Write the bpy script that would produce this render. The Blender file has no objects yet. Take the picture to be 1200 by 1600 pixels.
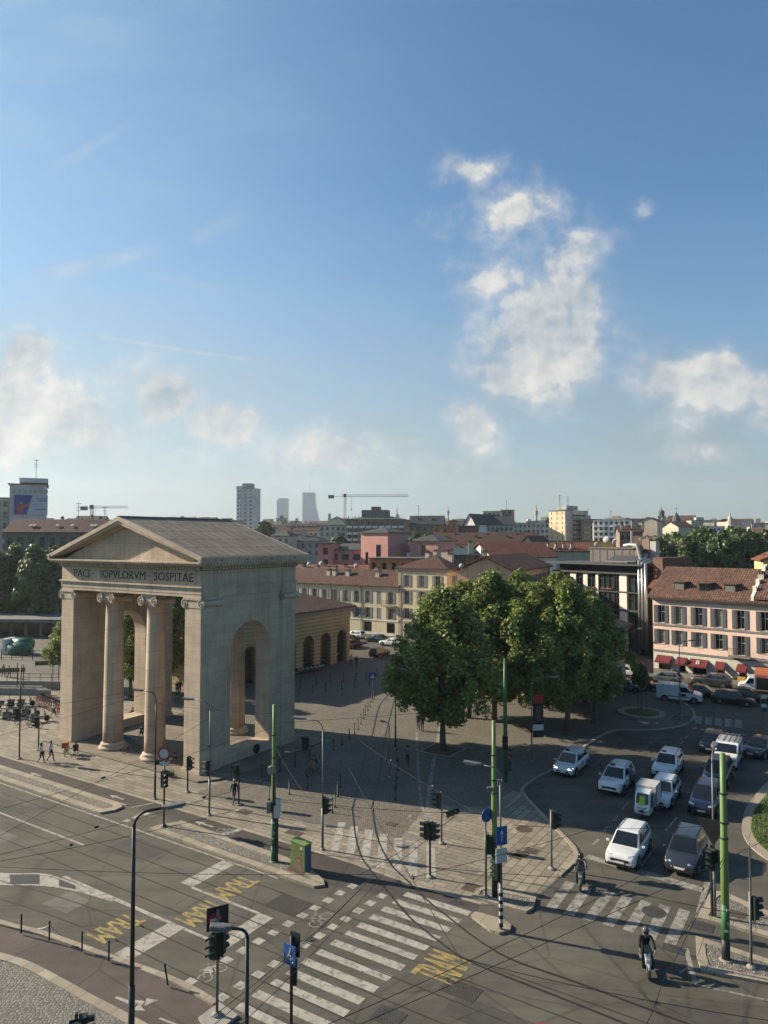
import bpy, bmesh, math, random
import numpy as np
from mathutils import Vector, Matrix
random.seed(7)
R = math.radians
SC = bpy.context.scene
COL = SC.collection

# ---------------------------------------------------------------- camera
F_PX, CAM_H = 1109.0, 19.0                      # focal length in photograph pixels, camera height in metres
PITCH = math.atan(42 / F_PX)
cam_d = bpy.data.cameras.new('camera'); cam = bpy.data.objects.new('camera', cam_d); COL.objects.link(cam)
cam.location = (0, 0, CAM_H); cam.rotation_euler = (R(90) + PITCH, 0, 0)
cam_d.sensor_fit = 'VERTICAL'; cam_d.sensor_height = 36; cam_d.lens = F_PX / 1600 * 36
cam_d.clip_start = 0.5; cam_d.clip_end = 20000
SC.camera = cam

# ---------------------------------------------------------------- sun, sky, exposure
SUN_EL, SUN_AZ = 26.5, -70.0                    # azimuth from +Y, clockwise
SUN_STR, SKY_STR, HAZE = 5.0, 0.054, 0.00011
sd = bpy.data.lights.new('sun', 'SUN'); so = bpy.data.objects.new('sun', sd); COL.objects.link(so)
sd.energy = SUN_STR; sd.angle = R(0.5); sd.color = (1.0, 0.87, 0.67)
_s = Vector((math.sin(R(SUN_AZ)) * math.cos(R(SUN_EL)), math.cos(R(SUN_AZ)) * math.cos(R(SUN_EL)), math.sin(R(SUN_EL))))
so.rotation_euler = _s.to_track_quat('Z', 'Y').to_euler(); so.location = _s * 200
SC.view_settings.view_transform = 'Standard'; SC.view_settings.look = 'None'
SC.view_settings.exposure = 1.18; SC.view_settings.gamma = 1.0
SC.cycles.max_bounces = 6; SC.cycles.diffuse_bounces = 3; SC.cycles.glossy_bounces = 3
SC.cycles.transmission_bounces = 4; SC.cycles.volume_bounces = 1; SC.cycles.transparent_max_bounces = 8
SC.cycles.caustics_reflective = False; SC.cycles.caustics_refractive = False

W = bpy.data.worlds.new('World'); SC.world = W; W.use_nodes = True
WN = W.node_tree; WN.nodes.clear()
def wnode(t, **k):
    n = WN.nodes.new(t)
    for a, b in k.items(): setattr(n, a, b)
    return n
def wset(sock, v):
    if hasattr(v, 'links') or hasattr(v, 'is_linked'): WN.links.new(v, sock)
    else: sock.default_value = v
def wm(op, *a, clamp=False):
    n = wnode('ShaderNodeMath', operation=op, use_clamp=clamp)
    for i, v in enumerate(a): wset(n.inputs[i], v)
    return n.outputs[0]
def wv(op, a, b=None):
    n = wnode('ShaderNodeVectorMath', operation=op); wset(n.inputs[0], a)
    if b is not None: wset(n.inputs[1], b)
    return n.outputs['Value'] if op == 'LENGTH' else n.outputs['Vector']
def wnoise(vec, scale, detail=7, rough=0.6):
    n = wnode('ShaderNodeTexNoise'); wset(n.inputs['Vector'], vec)
    n.inputs['Scale'].default_value = scale; n.inputs['Detail'].default_value = detail; n.inputs['Roughness'].default_value = rough
    return n
def smooth(x, lo, hi, to=1.0):
    n = wnode('ShaderNodeMapRange', interpolation_type='SMOOTHSTEP'); wset(n.inputs[0], x)
    n.inputs[1].default_value = lo; n.inputs[2].default_value = hi; n.inputs[4].default_value = to
    return n.outputs[0]
def build_sky():
    sky = wnode('ShaderNodeTexSky', sky_type='NISHITA', sun_disc=False)
    sky.sun_elevation = R(SUN_EL); sky.sun_rotation = R(SUN_AZ)
    sky.air_density = 1.0; sky.dust_density = 1.2; sky.ozone_density = 2.0; sky.altitude = 120
    tc = wnode('ShaderNodeTexCoord'); sep = wnode('ShaderNodeSeparateXYZ'); WN.links.new(tc.outputs['Generated'], sep.inputs[0])
    yy = wm('MAXIMUM', sep.outputs[1], 0.05)
    u = wm('DIVIDE', sep.outputs[0], yy); v = wm('DIVIDE', sep.outputs[2], yy)
    cv = wnode('ShaderNodeCombineXYZ'); wset(cv.inputs[0], u); wset(cv.inputs[1], v); uv = cv.outputs[0]
    warp = wnoise(uv, 9, 4, 0.55)
    off = wv('MULTIPLY', wv('SUBTRACT', warp.outputs['Color'], (0.5, 0.5, 0.5)), (0.05, 0.05, 0))
    uw = wv('ADD', uv, off)
    # cumulus positions: azimuth tangent, elevation tangent, radii, density
    C = []
    def blob(px, py, rx, ry, w): C.append(((px - 600) / F_PX, (842 - py) / F_PX, rx * 1.22 / F_PX, ry * 1.22 / F_PX, w))
    blob(850, 535, 118, 112, 1.0); blob(905, 460, 62, 62, .72); blob(800, 585, 62, 55, .85)
    blob(880, 385, 75, 75, .62); blob(800, 325, 110, 48, .60); blob(735, 252, 60, 32, .66); blob(765, 428, 75, 40, .60); blob(850, 300, 50, 40, .45)
    blob(740, 672, 48, 52, .85); blob(690, 728, 75, 24, .45); blob(640, 690, 30, 12, .4)
    blob(1095, 590, 112, 56, 1.0); blob(1125, 560, 60, 36, .8); blob(1200, 600, 45, 36, .7); blob(1050, 664, 60, 26, .4); blob(1105, 710, 60, 22, .5)
    blob(1200, 655, 40, 36, .6); blob(1017, 317, 26, 16, .38)
    blob(40, 555, 70, 50, 1.0); blob(0, 640, 95, 95, 1.15); blob(40, 548, 50, 36, 1.25); blob(95, 640, 180, 95, .66); blob(262, 618, 62, 50, 1.15); blob(340, 668, 68, 38, 1.0); blob(390, 656, 18, 24, .9)
    blob(510, 710, 92, 50, .85); blob(420, 718, 40, 16, .4); blob(270, 712, 60, 22, .4)
    fld = -1.0
    for (cx, cy, rx, ry, w) in C:
        d = wv('LENGTH', wv('MULTIPLY', wv('SUBTRACT', uw, (cx, cy, 0)), (1 / rx, 1 / ry, 0)))
        e = wm('MULTIPLY', wm('SUBTRACT', 1.0, d), w)
        fld = e if fld == -1.0 else wm('SMOOTH_MAX', fld, e, 0.12)
    fld = wm('MAXIMUM', fld, -0.45)
    wob = wv('MULTIPLY', wv('SUBTRACT', wnoise(uv, 34, 5, .6).outputs['Color'], (.5, .5, .5)), (.022, .022, 0)); ub = wv('ADD', uv, wob)
    n1 = wnoise(ub, 13, 10, 0.58); n2 = wnoise(wv('ADD', ub, (-0.010, 0.011, 0)), 13, 8, 0.55)
    raw = wm('ADD', fld, wm('MULTIPLY', wm('SUBTRACT', n1.outputs['Fac'], 0.50), 1.9))
    soft = wm('MULTIPLY', smooth(raw, -0.08, 0.70, 0.60), smooth(fld, -0.35, 0.12)); crisp = smooth(wm('ADD', raw, wm('MULTIPLY', fld, 0.5)), 0.34, 0.80, 0.95)
    dens = wm('MAXIMUM', soft, crisp)
    m1_ = wnoise(ub, 7, 3, .5); m2_ = wnoise(wv('ADD', ub, (-0.03, 0.03, 0)), 7, 3, .5)
    lit = wm('ADD', wm('ADD', 0.42, wm('MULTIPLY', wm('SUBTRACT', m1_.outputs['Fac'], m2_.outputs['Fac']), 2.0)), wm('MULTIPLY', wm('SUBTRACT', n1.outputs['Fac'], n2.outputs['Fac']), 2.6), clamp=True)
    edge = smooth(raw, 1.0, 0.2, 0.22)
    lit = wm('ADD', lit, edge, clamp=True)
    # thin high veil and old vapour trails
    stretch = wv('MULTIPLY', uv, (2.2, 7.0, 1)); n3 = wnoise(stretch, 1.6, 6, 0.6)
    veil = wm('MULTIPLY', wm('ADD', 0.32, smooth(n3.outputs['Fac'], 0.36, 0.8, 0.40)), smooth(u, 0.20, -0.62))
    low = wm('MULTIPLY', smooth(v, 0.56, -0.02, 1.0), wm('ADD', 0.62, smooth(wnoise(wv('MULTIPLY', uv, (1, 2.2, 1)), 5, 7, .6).outputs['Fac'], 0.25, 0.75, 0.38)))
    trails = 0.0
    for (x0, y0, x1, y1, wd, st) in ((90, 512, 460, 572, 5, .45), (30, 432, 270, 375, 20, .42), (270, 384, 390, 318, 18, .42), (50, 268, 210, 172, 13, .34), (210, 418, 370, 454, 14, .24)):
        ax, ay, bx, by = (x0 - 600) / F_PX, (842 - y0) / F_PX, (x1 - 600) / F_PX, (842 - y1) / F_PX
        L = math.hypot(bx - ax, by - ay); tx, ty = (bx - ax) / L, (by - ay) / L
        rel = wv('SUBTRACT', wv('ADD', uv, wv('MULTIPLY', off, (.18, .18, 0))), (ax, ay, 0)); sp = wnode('ShaderNodeSeparateXYZ'); wset(sp.inputs[0], rel)
        al = wm('ADD', wm('MULTIPLY', sp.outputs[0], tx), wm('MULTIPLY', sp.outputs[1], ty))
        ac = wm('ABSOLUTE', wm('SUBTRACT', wm('MULTIPLY', sp.outputs[0], -ty), wm('MULTIPLY', sp.outputs[1], -tx)))
        m = wm('MULTIPLY', smooth(ac, wd / F_PX, 0.0, st), wm('MULTIPLY', smooth(al, -0.01, 0.09), smooth(al, L + .01, L - 0.09)))
        m = wm('MULTIPLY', m, smooth(n1.outputs['Fac'], 0.25, 0.6))
        trails = m if trails == 0.0 else wm('MAXIMUM', trails, m)
    front = wm('GREATER_THAN', sep.outputs[1], 0.06)
    thin = wm('MULTIPLY', wm('SUBTRACT', 1.0, wm('MULTIPLY', wm('MULTIPLY', wm('SUBTRACT', 1.0, veil), wm('SUBTRACT', 1.0, trails)), wm('SUBTRACT', 1.0, low))), front)
    dens = wm('MULTIPLY', wm('MAXIMUM', dens, wm('MULTIPLY', trails, 0.6)), front)
    b0 = wnode('ShaderNodeBackground'); b0.inputs['Strength'].default_value = SKY_STR
    tint = wnode('ShaderNodeMix', data_type='RGBA', blend_type='MULTIPLY'); tint.inputs[0].default_value = 1.0
    WN.links.new(sky.outputs[0], tint.inputs[6]); tint.inputs[7].default_value = SKY_TINT
    WN.links.new(tint.outputs[2], b0.inputs['Color'])
    b1 = wnode('ShaderNodeBackground'); b1.inputs['Strength'].default_value = 0.325
    vc = wnode('ShaderNodeMix', data_type='RGBA'); wset(vc.inputs[0], smooth(v, 0.45, 0.12)); vc.inputs[6].default_value = (0.45, 0.66, 0.86, 1); vc.inputs[7].default_value = (0.575, 0.65, 0.655, 1); gs = wm('ADD', 0.80, smooth(u, 0.5, -0.5, 0.30)); vs_ = wnode('ShaderNodeVectorMath', operation='SCALE'); WN.links.new(vc.outputs[2], vs_.inputs[0]); wset(vs_.inputs['Scale'], gs); WN.links.new(vs_.outputs[0], b1.inputs['Color'])
    m1 = wnode('ShaderNodeMixShader'); wset(m1.inputs[0], thin); WN.links.new(b0.outputs[0], m1.inputs[1]); WN.links.new(b1.outputs[0], m1.inputs[2])
    cm = wnode('ShaderNodeMix', data_type='RGBA'); wset(cm.inputs[0], lit)
    cm.inputs[6].default_value = (0.34, 0.43, 0.51, 1); cm.inputs[7].default_value = (0.84, 0.81, 0.76, 1)
    b2 = wnode('ShaderNodeBackground'); b2.inputs['Strength'].default_value = 0.43; WN.links.new(cm.outputs[2], b2.inputs['Color'])
    m2 = wnode('ShaderNodeMixShader'); wset(m2.inputs[0], dens); WN.links.new(m1.outputs[0], m2.inputs[1]); WN.links.new(b2.outputs[0], m2.inputs[2])
    out = wnode('ShaderNodeOutputWorld'); WN.links.new(m2.outputs[0], out.inputs[0])
SKY_TINT = (0.74, 1.10, 1.26, 1)
build_sky()

# ---------------------------------------------------------------- geometry of the place: a pixel of the photograph to a point on the ground
def ray(px, py):
    u = (px - 600) / F_PX; v = (800 - py) / F_PX
    return u, math.cos(PITCH) - v * math.sin(PITCH), math.sin(PITCH) + v * math.cos(PITCH)
def G(px, py, z=0.0):
    d = ray(px, py); t = (z - CAM_H) / d[2]
    return d[0] * t, d[1] * t
def G3(px, py, z=0.0):
    x, y = G(px, py, z); return Vector((x, y, z))
def AT(px, d): return ((px - 600) / F_PX * d, d)
def ZT(py, d): return CAM_H - (py - 842) / F_PX * d
GA = R(33)                                       # the gate, the road and the square share one direction
EX = (math.cos(GA), -math.sin(GA)); EY = (math.sin(GA), math.cos(GA)); GO = (-30.6, 67.7)
def LW(lx, ly): return (GO[0] + lx * EX[0] + ly * EY[0], GO[1] + lx * EX[1] + ly * EY[1])
def zoom(x0, y0, s, pts): return [(x0 + a / s, y0 + b / s) for a, b in pts]

# ---------------------------------------------------------------- mesh helpers
class MB:
    def __init__(s): s.v, s.f, s.m, s.T = [], [], [], None
    def add(s, vs, fs, mi=0):
        b = len(s.v)
        s.v += [tuple(s.T @ Vector(p)) for p in vs] if s.T is not None else [tuple(p) for p in vs]
        for f in fs: s.f.append(tuple(b + i for i in f)); s.m.append(mi)
        return s
    def box(s, x0, x1, y0, y1, z0, z1, mi=0):
        return s.add([(x0, y0, z0), (x1, y0, z0), (x1, y1, z0), (x0, y1, z0), (x0, y0, z1), (x1, y0, z1), (x1, y1, z1), (x0, y1, z1)],
                     [(0, 3, 2, 1), (4, 5, 6, 7), (0, 1, 5, 4), (1, 2, 6, 5), (2, 3, 7, 6), (3, 0, 4, 7)], mi)
    def extr(s, poly, vec, mi=0, mi_side=None):
        n = len(poly); p = [Vector(q) for q in poly]; v = Vector(vec)
        nrm = sum(((p[i] - p[0]).cross(p[(i + 1) % n] - p[0]) for i in range(n)), Vector())
        if nrm.dot(v) < 0: p.reverse()
        s.add(p + [q + v for q in p], [tuple(range(n - 1, -1, -1)), tuple(range(n, 2 * n))], mi)
        b = len(s.v) - 2 * n; ms = mi if mi_side is None else mi_side
        for i in range(n):
            j = (i + 1) % n; s.f.append((b + i, b + j, b + n + j, b + n + i)); s.m.append(ms)
        return s
    def prism(s, poly, z0, z1, mi=0, mi_side=None): return s.extr([(x, y, z0) for x, y in poly], (0, 0, z1 - z0), mi, mi_side)
    def sheet(s, poly, z, mi=0):
        a = sum(poly[i][0] * poly[(i + 1) % len(poly)][1] - poly[(i + 1) % len(poly)][0] * poly[i][1] for i in range(len(poly)))
        q = poly if a > 0 else poly[::-1]
        return s.add([(x, y, z) for x, y in q], [tuple(range(len(q)))], mi)
    def quad(s, a, b, c, d, mi=0): return s.add([a, b, c, d], [(0, 1, 2, 3)], mi)
    def tube(s, pts, r, n=8, mi=0, cap=True):
        P = [Vector(p) for p in pts]; rs = r if isinstance(r, (list, tuple)) else [r] * len(P)
        ref = None; b = len(s.v)
        vs = []
        for i, p in enumerate(P):
            t = (P[min(i + 1, len(P) - 1)] - P[max(i - 1, 0)]).normalized()
            if ref is None: ref = Vector((1, 0, 0)) if abs(t.x) < .9 else Vector((0, 1, 0))
            a = (ref - t * ref.dot(t)).normalized(); c = t.cross(a); ref = a
            vs += [p + (a * math.cos(2 * math.pi * k / n) + c * math.sin(2 * math.pi * k / n)) * rs[i] for k in range(n)]
        fs = [(i * n + k, i * n + (k + 1) % n, (i + 1) * n + (k + 1) % n, (i + 1) * n + k) for i in range(len(P) - 1) for k in range(n)]
        if cap: fs += [tuple(range(n - 1, -1, -1)), tuple((len(P) - 1) * n + k for k in range(n))]
        return s.add(vs, fs, mi)
    def lathe(s, prof, n=16, c=(0, 0, 0), mi=0, axis='z'):
        vs = []
        for r, z in prof:
            for k in range(n):
                a = 2 * math.pi * k / n; x, y = r * math.cos(a), r * math.sin(a)
                q = (x, y, z) if axis == 'z' else ((x, -z, y) if axis == 'y' else (z, x, y))
                vs.append((c[0] + q[0], c[1] + q[1], c[2] + q[2]))
        m = len(prof)
        fs = [(i * n + k, i * n + (k + 1) % n, (i + 1) * n + (k + 1) % n, (i + 1) * n + k) for i in range(m - 1) for k in range(n)]
        fs += [tuple(range(n - 1, -1, -1)), tuple((m - 1) * n + k for k in range(n))]
        return s.add(vs, fs, mi)
    def ribbon(s, pts, w, z, mi=0):
        P = [Vector((x, y)) for x, y in pts]; vs = []
        for i, p in enumerate(P):
            t = (P[min(i + 1, len(P) - 1)] - P[max(i - 1, 0)]).normalized(); nn = Vector((-t.y, t.x)) * w / 2
            vs += [(p.x - nn.x, p.y - nn.y, z), (p.x + nn.x, p.y + nn.y, z)]
        return s.add(vs, [(2 * i, 2 * i + 2, 2 * i + 3, 2 * i + 1) for i in range(len(P) - 1)], mi)
    def mesh(s, name, mats, smooth_=False):
        me = bpy.data.meshes.new(name); me.from_pydata(s.v, [], s.f)
        for m in (mats if isinstance(mats, (list, tuple)) else [mats]): me.materials.append(m)
        if s.f:
            me.polygons.foreach_set('material_index', s.m)
            me.polygons.foreach_set('use_smooth', [smooth_] * len(s.f))
            uv = me.uv_layers.new(name='metres').data
            up = Vector((0, 0, 1)); k = 0
            V = [Vector(p) for p in s.v]
            for p in me.polygons:
                n = p.normal
                if abs(n.z) > .99: a, b = Vector((1, 0, 0)), Vector((0, 1, 0))
                else: a = up.cross(n).normalized(); b = n.cross(a)
                for li in p.loop_indices:
                    q = V[me.loops[li].vertex_index]; uv[li].uv = (q.dot(a), q.dot(b))
        me.update(); return me
    def build(s, name, mats, parent=None, smooth_=False, bevel=0, sub=0, angle=None):
        o = bpy.data.objects.new(name, s.mesh(name, mats, smooth_)); COL.objects.link(o)
        if parent is not None: o.parent = parent
        if bevel:
            b = o.modifiers.new('bevel', 'BEVEL'); b.width = bevel; b.segments = 2 if bevel < .05 else 3; b.limit_method = 'ANGLE'; b.angle_limit = R(35)
        if sub:
            b = o.modifiers.new('sub', 'SUBSURF'); b.levels = sub; b.render_levels = sub
        return o
def smooth_path(pts, n=6):
    P = [Vector(p).to_3d() if len(p) == 2 else Vector(p) for p in pts]; out = []
    for i in range(len(P) - 1):
        a, b, c, d = P[max(i - 1, 0)], P[i], P[i + 1], P[min(i + 2, len(P) - 1)]
        for k in range(n):
            t = k / n
            out.append(0.5 * (2 * b + (c - a) * t + (2 * a - 5 * b + 4 * c - d) * t * t + (3 * b - a - 3 * c + d) * t ** 3))
    out.append(P[-1]); return [tuple(q) for q in out]
def sp2(pts, n=6): return [q[:2] for q in smooth_path(pts, n)]
def thing(name, label, cat, loc=(0, 0, 0), rotz=0.0, group=None):
    o = bpy.data.objects.new(name, None); COL.objects.link(o); o.empty_display_size = .2
    o.location = loc if len(loc) == 3 else (loc[0], loc[1], 0); o.rotation_euler = (0, 0, rotz)
    o['label'] = label; o['category'] = cat
    if group: o['group'] = group
    return o
def tag(o, label, cat, group=None):
    o['label'] = label; o['category'] = cat
    if group: o['group'] = group
    return o
def struct(o, kind='structure', label=None, cat=None):
    o['kind'] = kind
    o['label'] = label or ('%s of the square' % o.name.split('.')[0].replace('_', ' ') + ' seen from above')
    o['category'] = cat or o.name.split('.')[0].replace('_', ' ')
    return o
KIDS = {}
def copy_tree(o, parent=None):
    c = o.copy(); COL.objects.link(c); c.parent = parent
    for ch in o.children: copy_tree(ch, c)
    return c
def inst(name, me, parent, loc=(0, 0, 0), rotz=0.0, scale=None):
    o = bpy.data.objects.new(name, me); COL.objects.link(o); o.parent = parent; o.location = loc; o.rotation_euler = (0, 0, rotz)
    if scale: o.scale = scale
    return o
def text_mesh(body, size, extrude=0.0, name='lettering', mat_=None, sx=1.0, rx=0.0, bold=0.0):
    cu = bpy.data.curves.new('lettering', 'FONT'); cu.body = body; cu.size = size; cu.extrude = extrude; cu.align_x = 'CENTER'; cu.align_y = 'CENTER'; cu.resolution_u = 2; cu.offset = bold
    ob = bpy.data.objects.new('lettering', cu); me = bpy.data.meshes.new_from_object(ob); bpy.data.objects.remove(ob)
    for v in me.vertices: v.co.x *= sx
    if rx: me.transform(Matrix.Rotation(rx, 4, 'X'))
    me.materials.clear(); me.materials.append(mat_); me.name = name; return me

# ---------------------------------------------------------------- materials
MATS = {}
ALB = {'*': .64, 'asphalt': .56, 'stone_slabs': .78, 'stone_slabs_wide': .74, 'gate_stone': 1.02, 'gate_trim': 1.0, 'gate_column_stone': 1.0, 'gate_roof_slabs': .95, 'grey_setts': .48, 'brown_clay_tiles': .85, 'red_clay_tiles': .8, 'plane_leaf': 1.0, 'far_leaf': .95, 'white_car_paint': .85, 'grass_soil': .8, 'grass_blade': .8, 'cloth_white': .9, 'headlamp_glass': .9, 'licence_plate': .9, 'tower_curtain_glass': 1.0, 'ochre_rustication': .95, 'grey_blue_shutter': .85, 'green_mast_paint': .85, 'granite_setts': .62}      # measured tones of the place
def nd(nt, t, **k):
    n = nt.nodes.new(t)
    for a, b in k.items(): setattr(n, a, b)
    return n
def mat(name, col, rough=.8, metal=0.0, var=.12, scale=1.5, bump=0.0, bscale=30, stain=0.0, pattern=None, coord='Object', spec=.35, island=0.0, emit=0, transl=0.0, coat=0.0, streak=0.0, orand=None, alb=None):
    if name in MATS: return MATS[name]
    k_ = 1.0 if emit else alb or ALB.get(name, ALB['*']); col = tuple(c * k_ for c in col)
    m = bpy.data.materials.new(name); m.use_nodes = True; nt = m.node_tree; L = nt.links.new
    bs = nt.nodes['Principled BSDF']; bs.inputs['Roughness'].default_value = rough; bs.inputs['Metallic'].default_value = metal
    bs.inputs['Specular IOR Level'].default_value = spec
    if coat: bs.inputs['Coat Weight'].default_value = coat; bs.inputs['Coat Roughness'].default_value = .08
    tc = nd(nt, 'ShaderNodeTexCoord'); vec = tc.outputs[coord]
    def mixc(a, b, fac, mode='MIX'):
        x = nd(nt, 'ShaderNodeMix', data_type='RGBA', blend_type=mode)
        for sock, v in ((x.inputs[0], fac), (x.inputs[6], a), (x.inputs[7], b)):
            if hasattr(v, 'links'): L(v, sock)
            else: sock.default_value = v if not isinstance(v, tuple) or len(v) == 4 else v + (1,)
        return x.outputs[2]
    def rng(x, a, b, c=0., d=1.):
        n = nd(nt, 'ShaderNodeMapRange'); L(x, n.inputs[0])
        for i, v in enumerate((a, b, c, d)): n.inputs[i + 1].default_value = v
        return n.outputs[0]
    def noise(sc, det=5, v=None, ro=.6):
        n = nd(nt, 'ShaderNodeTexNoise'); L(v if v is not None else vec, n.inputs['Vector']); n.inputs['Scale'].default_value = sc; n.inputs['Detail'].default_value = det; n.inputs['Roughness'].default_value = ro
        return n.outputs['Fac']
    lo = tuple(c * (1 - var) for c in col); hi = tuple(min(1, c * (1 + var)) for c in col)
    c = mixc(lo, hi, rng(noise(scale), .3, .7))
    h = None
    if pattern: c, h = pattern(nt, L, vec, tc, c, mixc, rng, noise)
    if stain: c = mixc(c, tuple(k * .45 for k in col), rng(noise(scale * .23, 8, None, .68), .5, .78, 0, stain))
    if streak:                                   # rain streaks and soot running down the face
        mp = nd(nt, 'ShaderNodeMapping'); mp.inputs['Scale'].default_value = (1.3, .10, 1); L(tc.outputs['UV'], mp.inputs[0])
        c = mixc(c, (.30, .28, .26), rng(noise(1.0, 7, mp.outputs[0], .65), .5, .78, 0, streak), 'MULTIPLY')
        c = mixc(c, (.55, .52, .48), rng(noise(.16, 9, None, .7), .5, .66, 0, streak), 'MULTIPLY')
    if orand:
        oi = nd(nt, 'ShaderNodeObjectInfo'); c = mixc(c, orand, rng(oi.outputs['Random'], .62, .66))
    if island:
        gi = nd(nt, 'ShaderNodeNewGeometry'); hs = nd(nt, 'ShaderNodeHueSaturation'); L(c, hs.inputs['Color'])
        L(rng(gi.outputs['Random Per Island'], 0, 1, 1 - island, 1 + island), hs.inputs['Value'])
        L(rng(gi.outputs['Random Per Island'], 0, 1, .485, .52), hs.inputs['Hue']); c = hs.outputs[0]
    L(c, bs.inputs['Base Color'])
    if emit: L(c, bs.inputs['Emission Color']); bs.inputs['Emission Strength'].default_value = emit
    if h is None and bump: h = noise(bscale, 4)
    if h is not None:
        b = nd(nt, 'ShaderNodeBump'); b.inputs['Strength'].default_value = bump or .3; b.inputs['Distance'].default_value = .03
        L(h, b.inputs['Height']); L(b.outputs[0], bs.inputs['Normal'])
    if transl:
        t = nd(nt, 'ShaderNodeBsdfTranslucent'); L(c, t.inputs[0]); mx = nd(nt, 'ShaderNodeMixShader'); mx.inputs[0].default_value = transl
        L(bs.outputs[0], mx.inputs[1]); L(t.outputs[0], mx.inputs[2]); L(mx.outputs[0], nt.nodes['Material Output'].inputs[0])
    MATS[name] = m; return m
def p_brick(w, h, mortar=.02, dark=.5, var=.18, rot=0.0, off=.5, uv=True, bump_inv=False):
    def f(nt, L, vec, tc, c, mixc, rng, noise):
        mp = nd(nt, 'ShaderNodeMapping'); mp.inputs['Rotation'].default_value = (0, 0, rot); L(tc.outputs['UV'] if uv else vec, mp.inputs[0])
        b = nd(nt, 'ShaderNodeTexBrick'); L(mp.outputs[0], b.inputs[0]); b.offset = off
        b.inputs['Scale'].default_value = 1; b.inputs['Brick Width'].default_value = w; b.inputs['Row Height'].default_value = h
        b.inputs['Mortar Size'].default_value = mortar; b.inputs['Mortar Smooth'].default_value = .15; b.inputs['Bias'].default_value = 0
        b.inputs['Color1'].default_value = (1 - var,) * 3 + (1,); b.inputs['Color2'].default_value = (1 + var,) * 3 + (1,); b.inputs['Mortar'].default_value = (dark,) * 3 + (1,)
        c = mixc(c, b.outputs['Color'], 1.0, 'MULTIPLY')
        return c, rng(b.outputs['Fac'], 0, 1, 1, 0)
    return f
def p_tiles(w=.26, rowh=.38, dark=.32, patches=.35):
    """round clay roof tiles: ridges running down the slope, courses across, tile by tile colour"""
    def f(nt, L, vec, tc, c, mixc, rng, noise):
        b = nd(nt, 'ShaderNodeTexBrick'); L(tc.outputs['UV'], b.inputs[0]); b.offset = 0
        b.inputs['Scale'].default_value = 1; b.inputs['Brick Width'].default_value = w; b.inputs['Row Height'].default_value = rowh
        b.inputs['Mortar Size'].default_value = .035; b.inputs['Mortar Smooth'].default_value = .6
        b.inputs['Color1'].default_value = (.62, .6, .6, 1); b.inputs['Color2'].default_value = (1.35, 1.25, 1.2, 1); b.inputs['Mortar'].default_value = (dark, dark, dark, 1)
        c = mixc(c, b.outputs['Color'], 1.0, 'MULTIPLY')
        c = mixc(c, (.027, .021, .018), rng(noise(.35, 6), .45, .75, 0, patches))
        sx = nd(nt, 'ShaderNodeSeparateXYZ'); L(tc.outputs['UV'], sx.inputs[0])
        s = nd(nt, 'ShaderNodeMath', operation='MULTIPLY'); L(sx.outputs[0], s.inputs[0]); s.inputs[1].default_value = 2 * math.pi / w
        s2 = nd(nt, 'ShaderNodeMath', operation='COSINE'); L(s.outputs[0], s2.inputs[0])
        return c, s2.outputs[0]
    return f
def p_cells(scale, dark=.45, var=.25, rand=1.0):
    """set cobbles or pebbles: one cell each, dark joints"""
    def f(nt, L, vec, tc, c, mixc, rng, noise):
        v = nd(nt, 'ShaderNodeTexVoronoi', feature='DISTANCE_TO_EDGE'); L(vec, v.inputs['Vector']); v.inputs['Scale'].default_value = scale; v.inputs['Randomness'].default_value = rand
        v2 = nd(nt, 'ShaderNodeTexVoronoi'); L(vec, v2.inputs['Vector']); v2.inputs['Scale'].default_value = scale; v2.inputs['Randomness'].default_value = rand
        bw = nd(nt, 'ShaderNodeRGBToBW'); L(v2.outputs['Color'], bw.inputs[0])
        c = mixc(c, (dark * .14, dark * .125, dark * .11), rng(v.outputs['Distance'], .02, .16, 1, 0))
        hs = nd(nt, 'ShaderNodeHueSaturation'); L(c, hs.inputs['Color']); L(rng(bw.outputs[0], 0, 1, 1 - var, 1 + var), hs.inputs['Value'])
        return hs.outputs[0], rng(v.outputs['Distance'], 0, .3)
    return f
def p_asphalt(tone=.32, worn=.42):
    """asphalt with lighter wheel-worn bands, darker patches and fine grit"""
    def f(nt, L, vec, tc, c, mixc, rng, noise):
        mp = nd(nt, 'ShaderNodeMapping'); mp.inputs['Rotation'].default_value = (0, 0, GA); mp.inputs['Scale'].default_value = (.06, .9, 1); L(vec, mp.inputs[0])
        c = mixc(c, tuple(1 + worn for _ in range(3)), rng(noise(1.0, 5, mp.outputs[0]), .35, .7, 0, 1), 'MULTIPLY')
        c = mixc(c, (1 - tone,) * 3, rng(noise(.11, 7, None, .65), .45, .62), 'MULTIPLY')
        g = noise(26, 3)
        c = mixc(c, (1.3, 1.3, 1.3), rng(g, .35, .7), 'MULTIPLY')
        v = nd(nt, 'ShaderNodeTexVoronoi', feature='DISTANCE_TO_EDGE'); L(vec, v.inputs['Vector']); v.inputs['Scale'].default_value = .16
        c = mixc(c, (.45, .45, .45), rng(v.outputs['Distance'], 0.0, .012, .55, 0), 'MULTIPLY')
        return c, g
    return f
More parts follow.
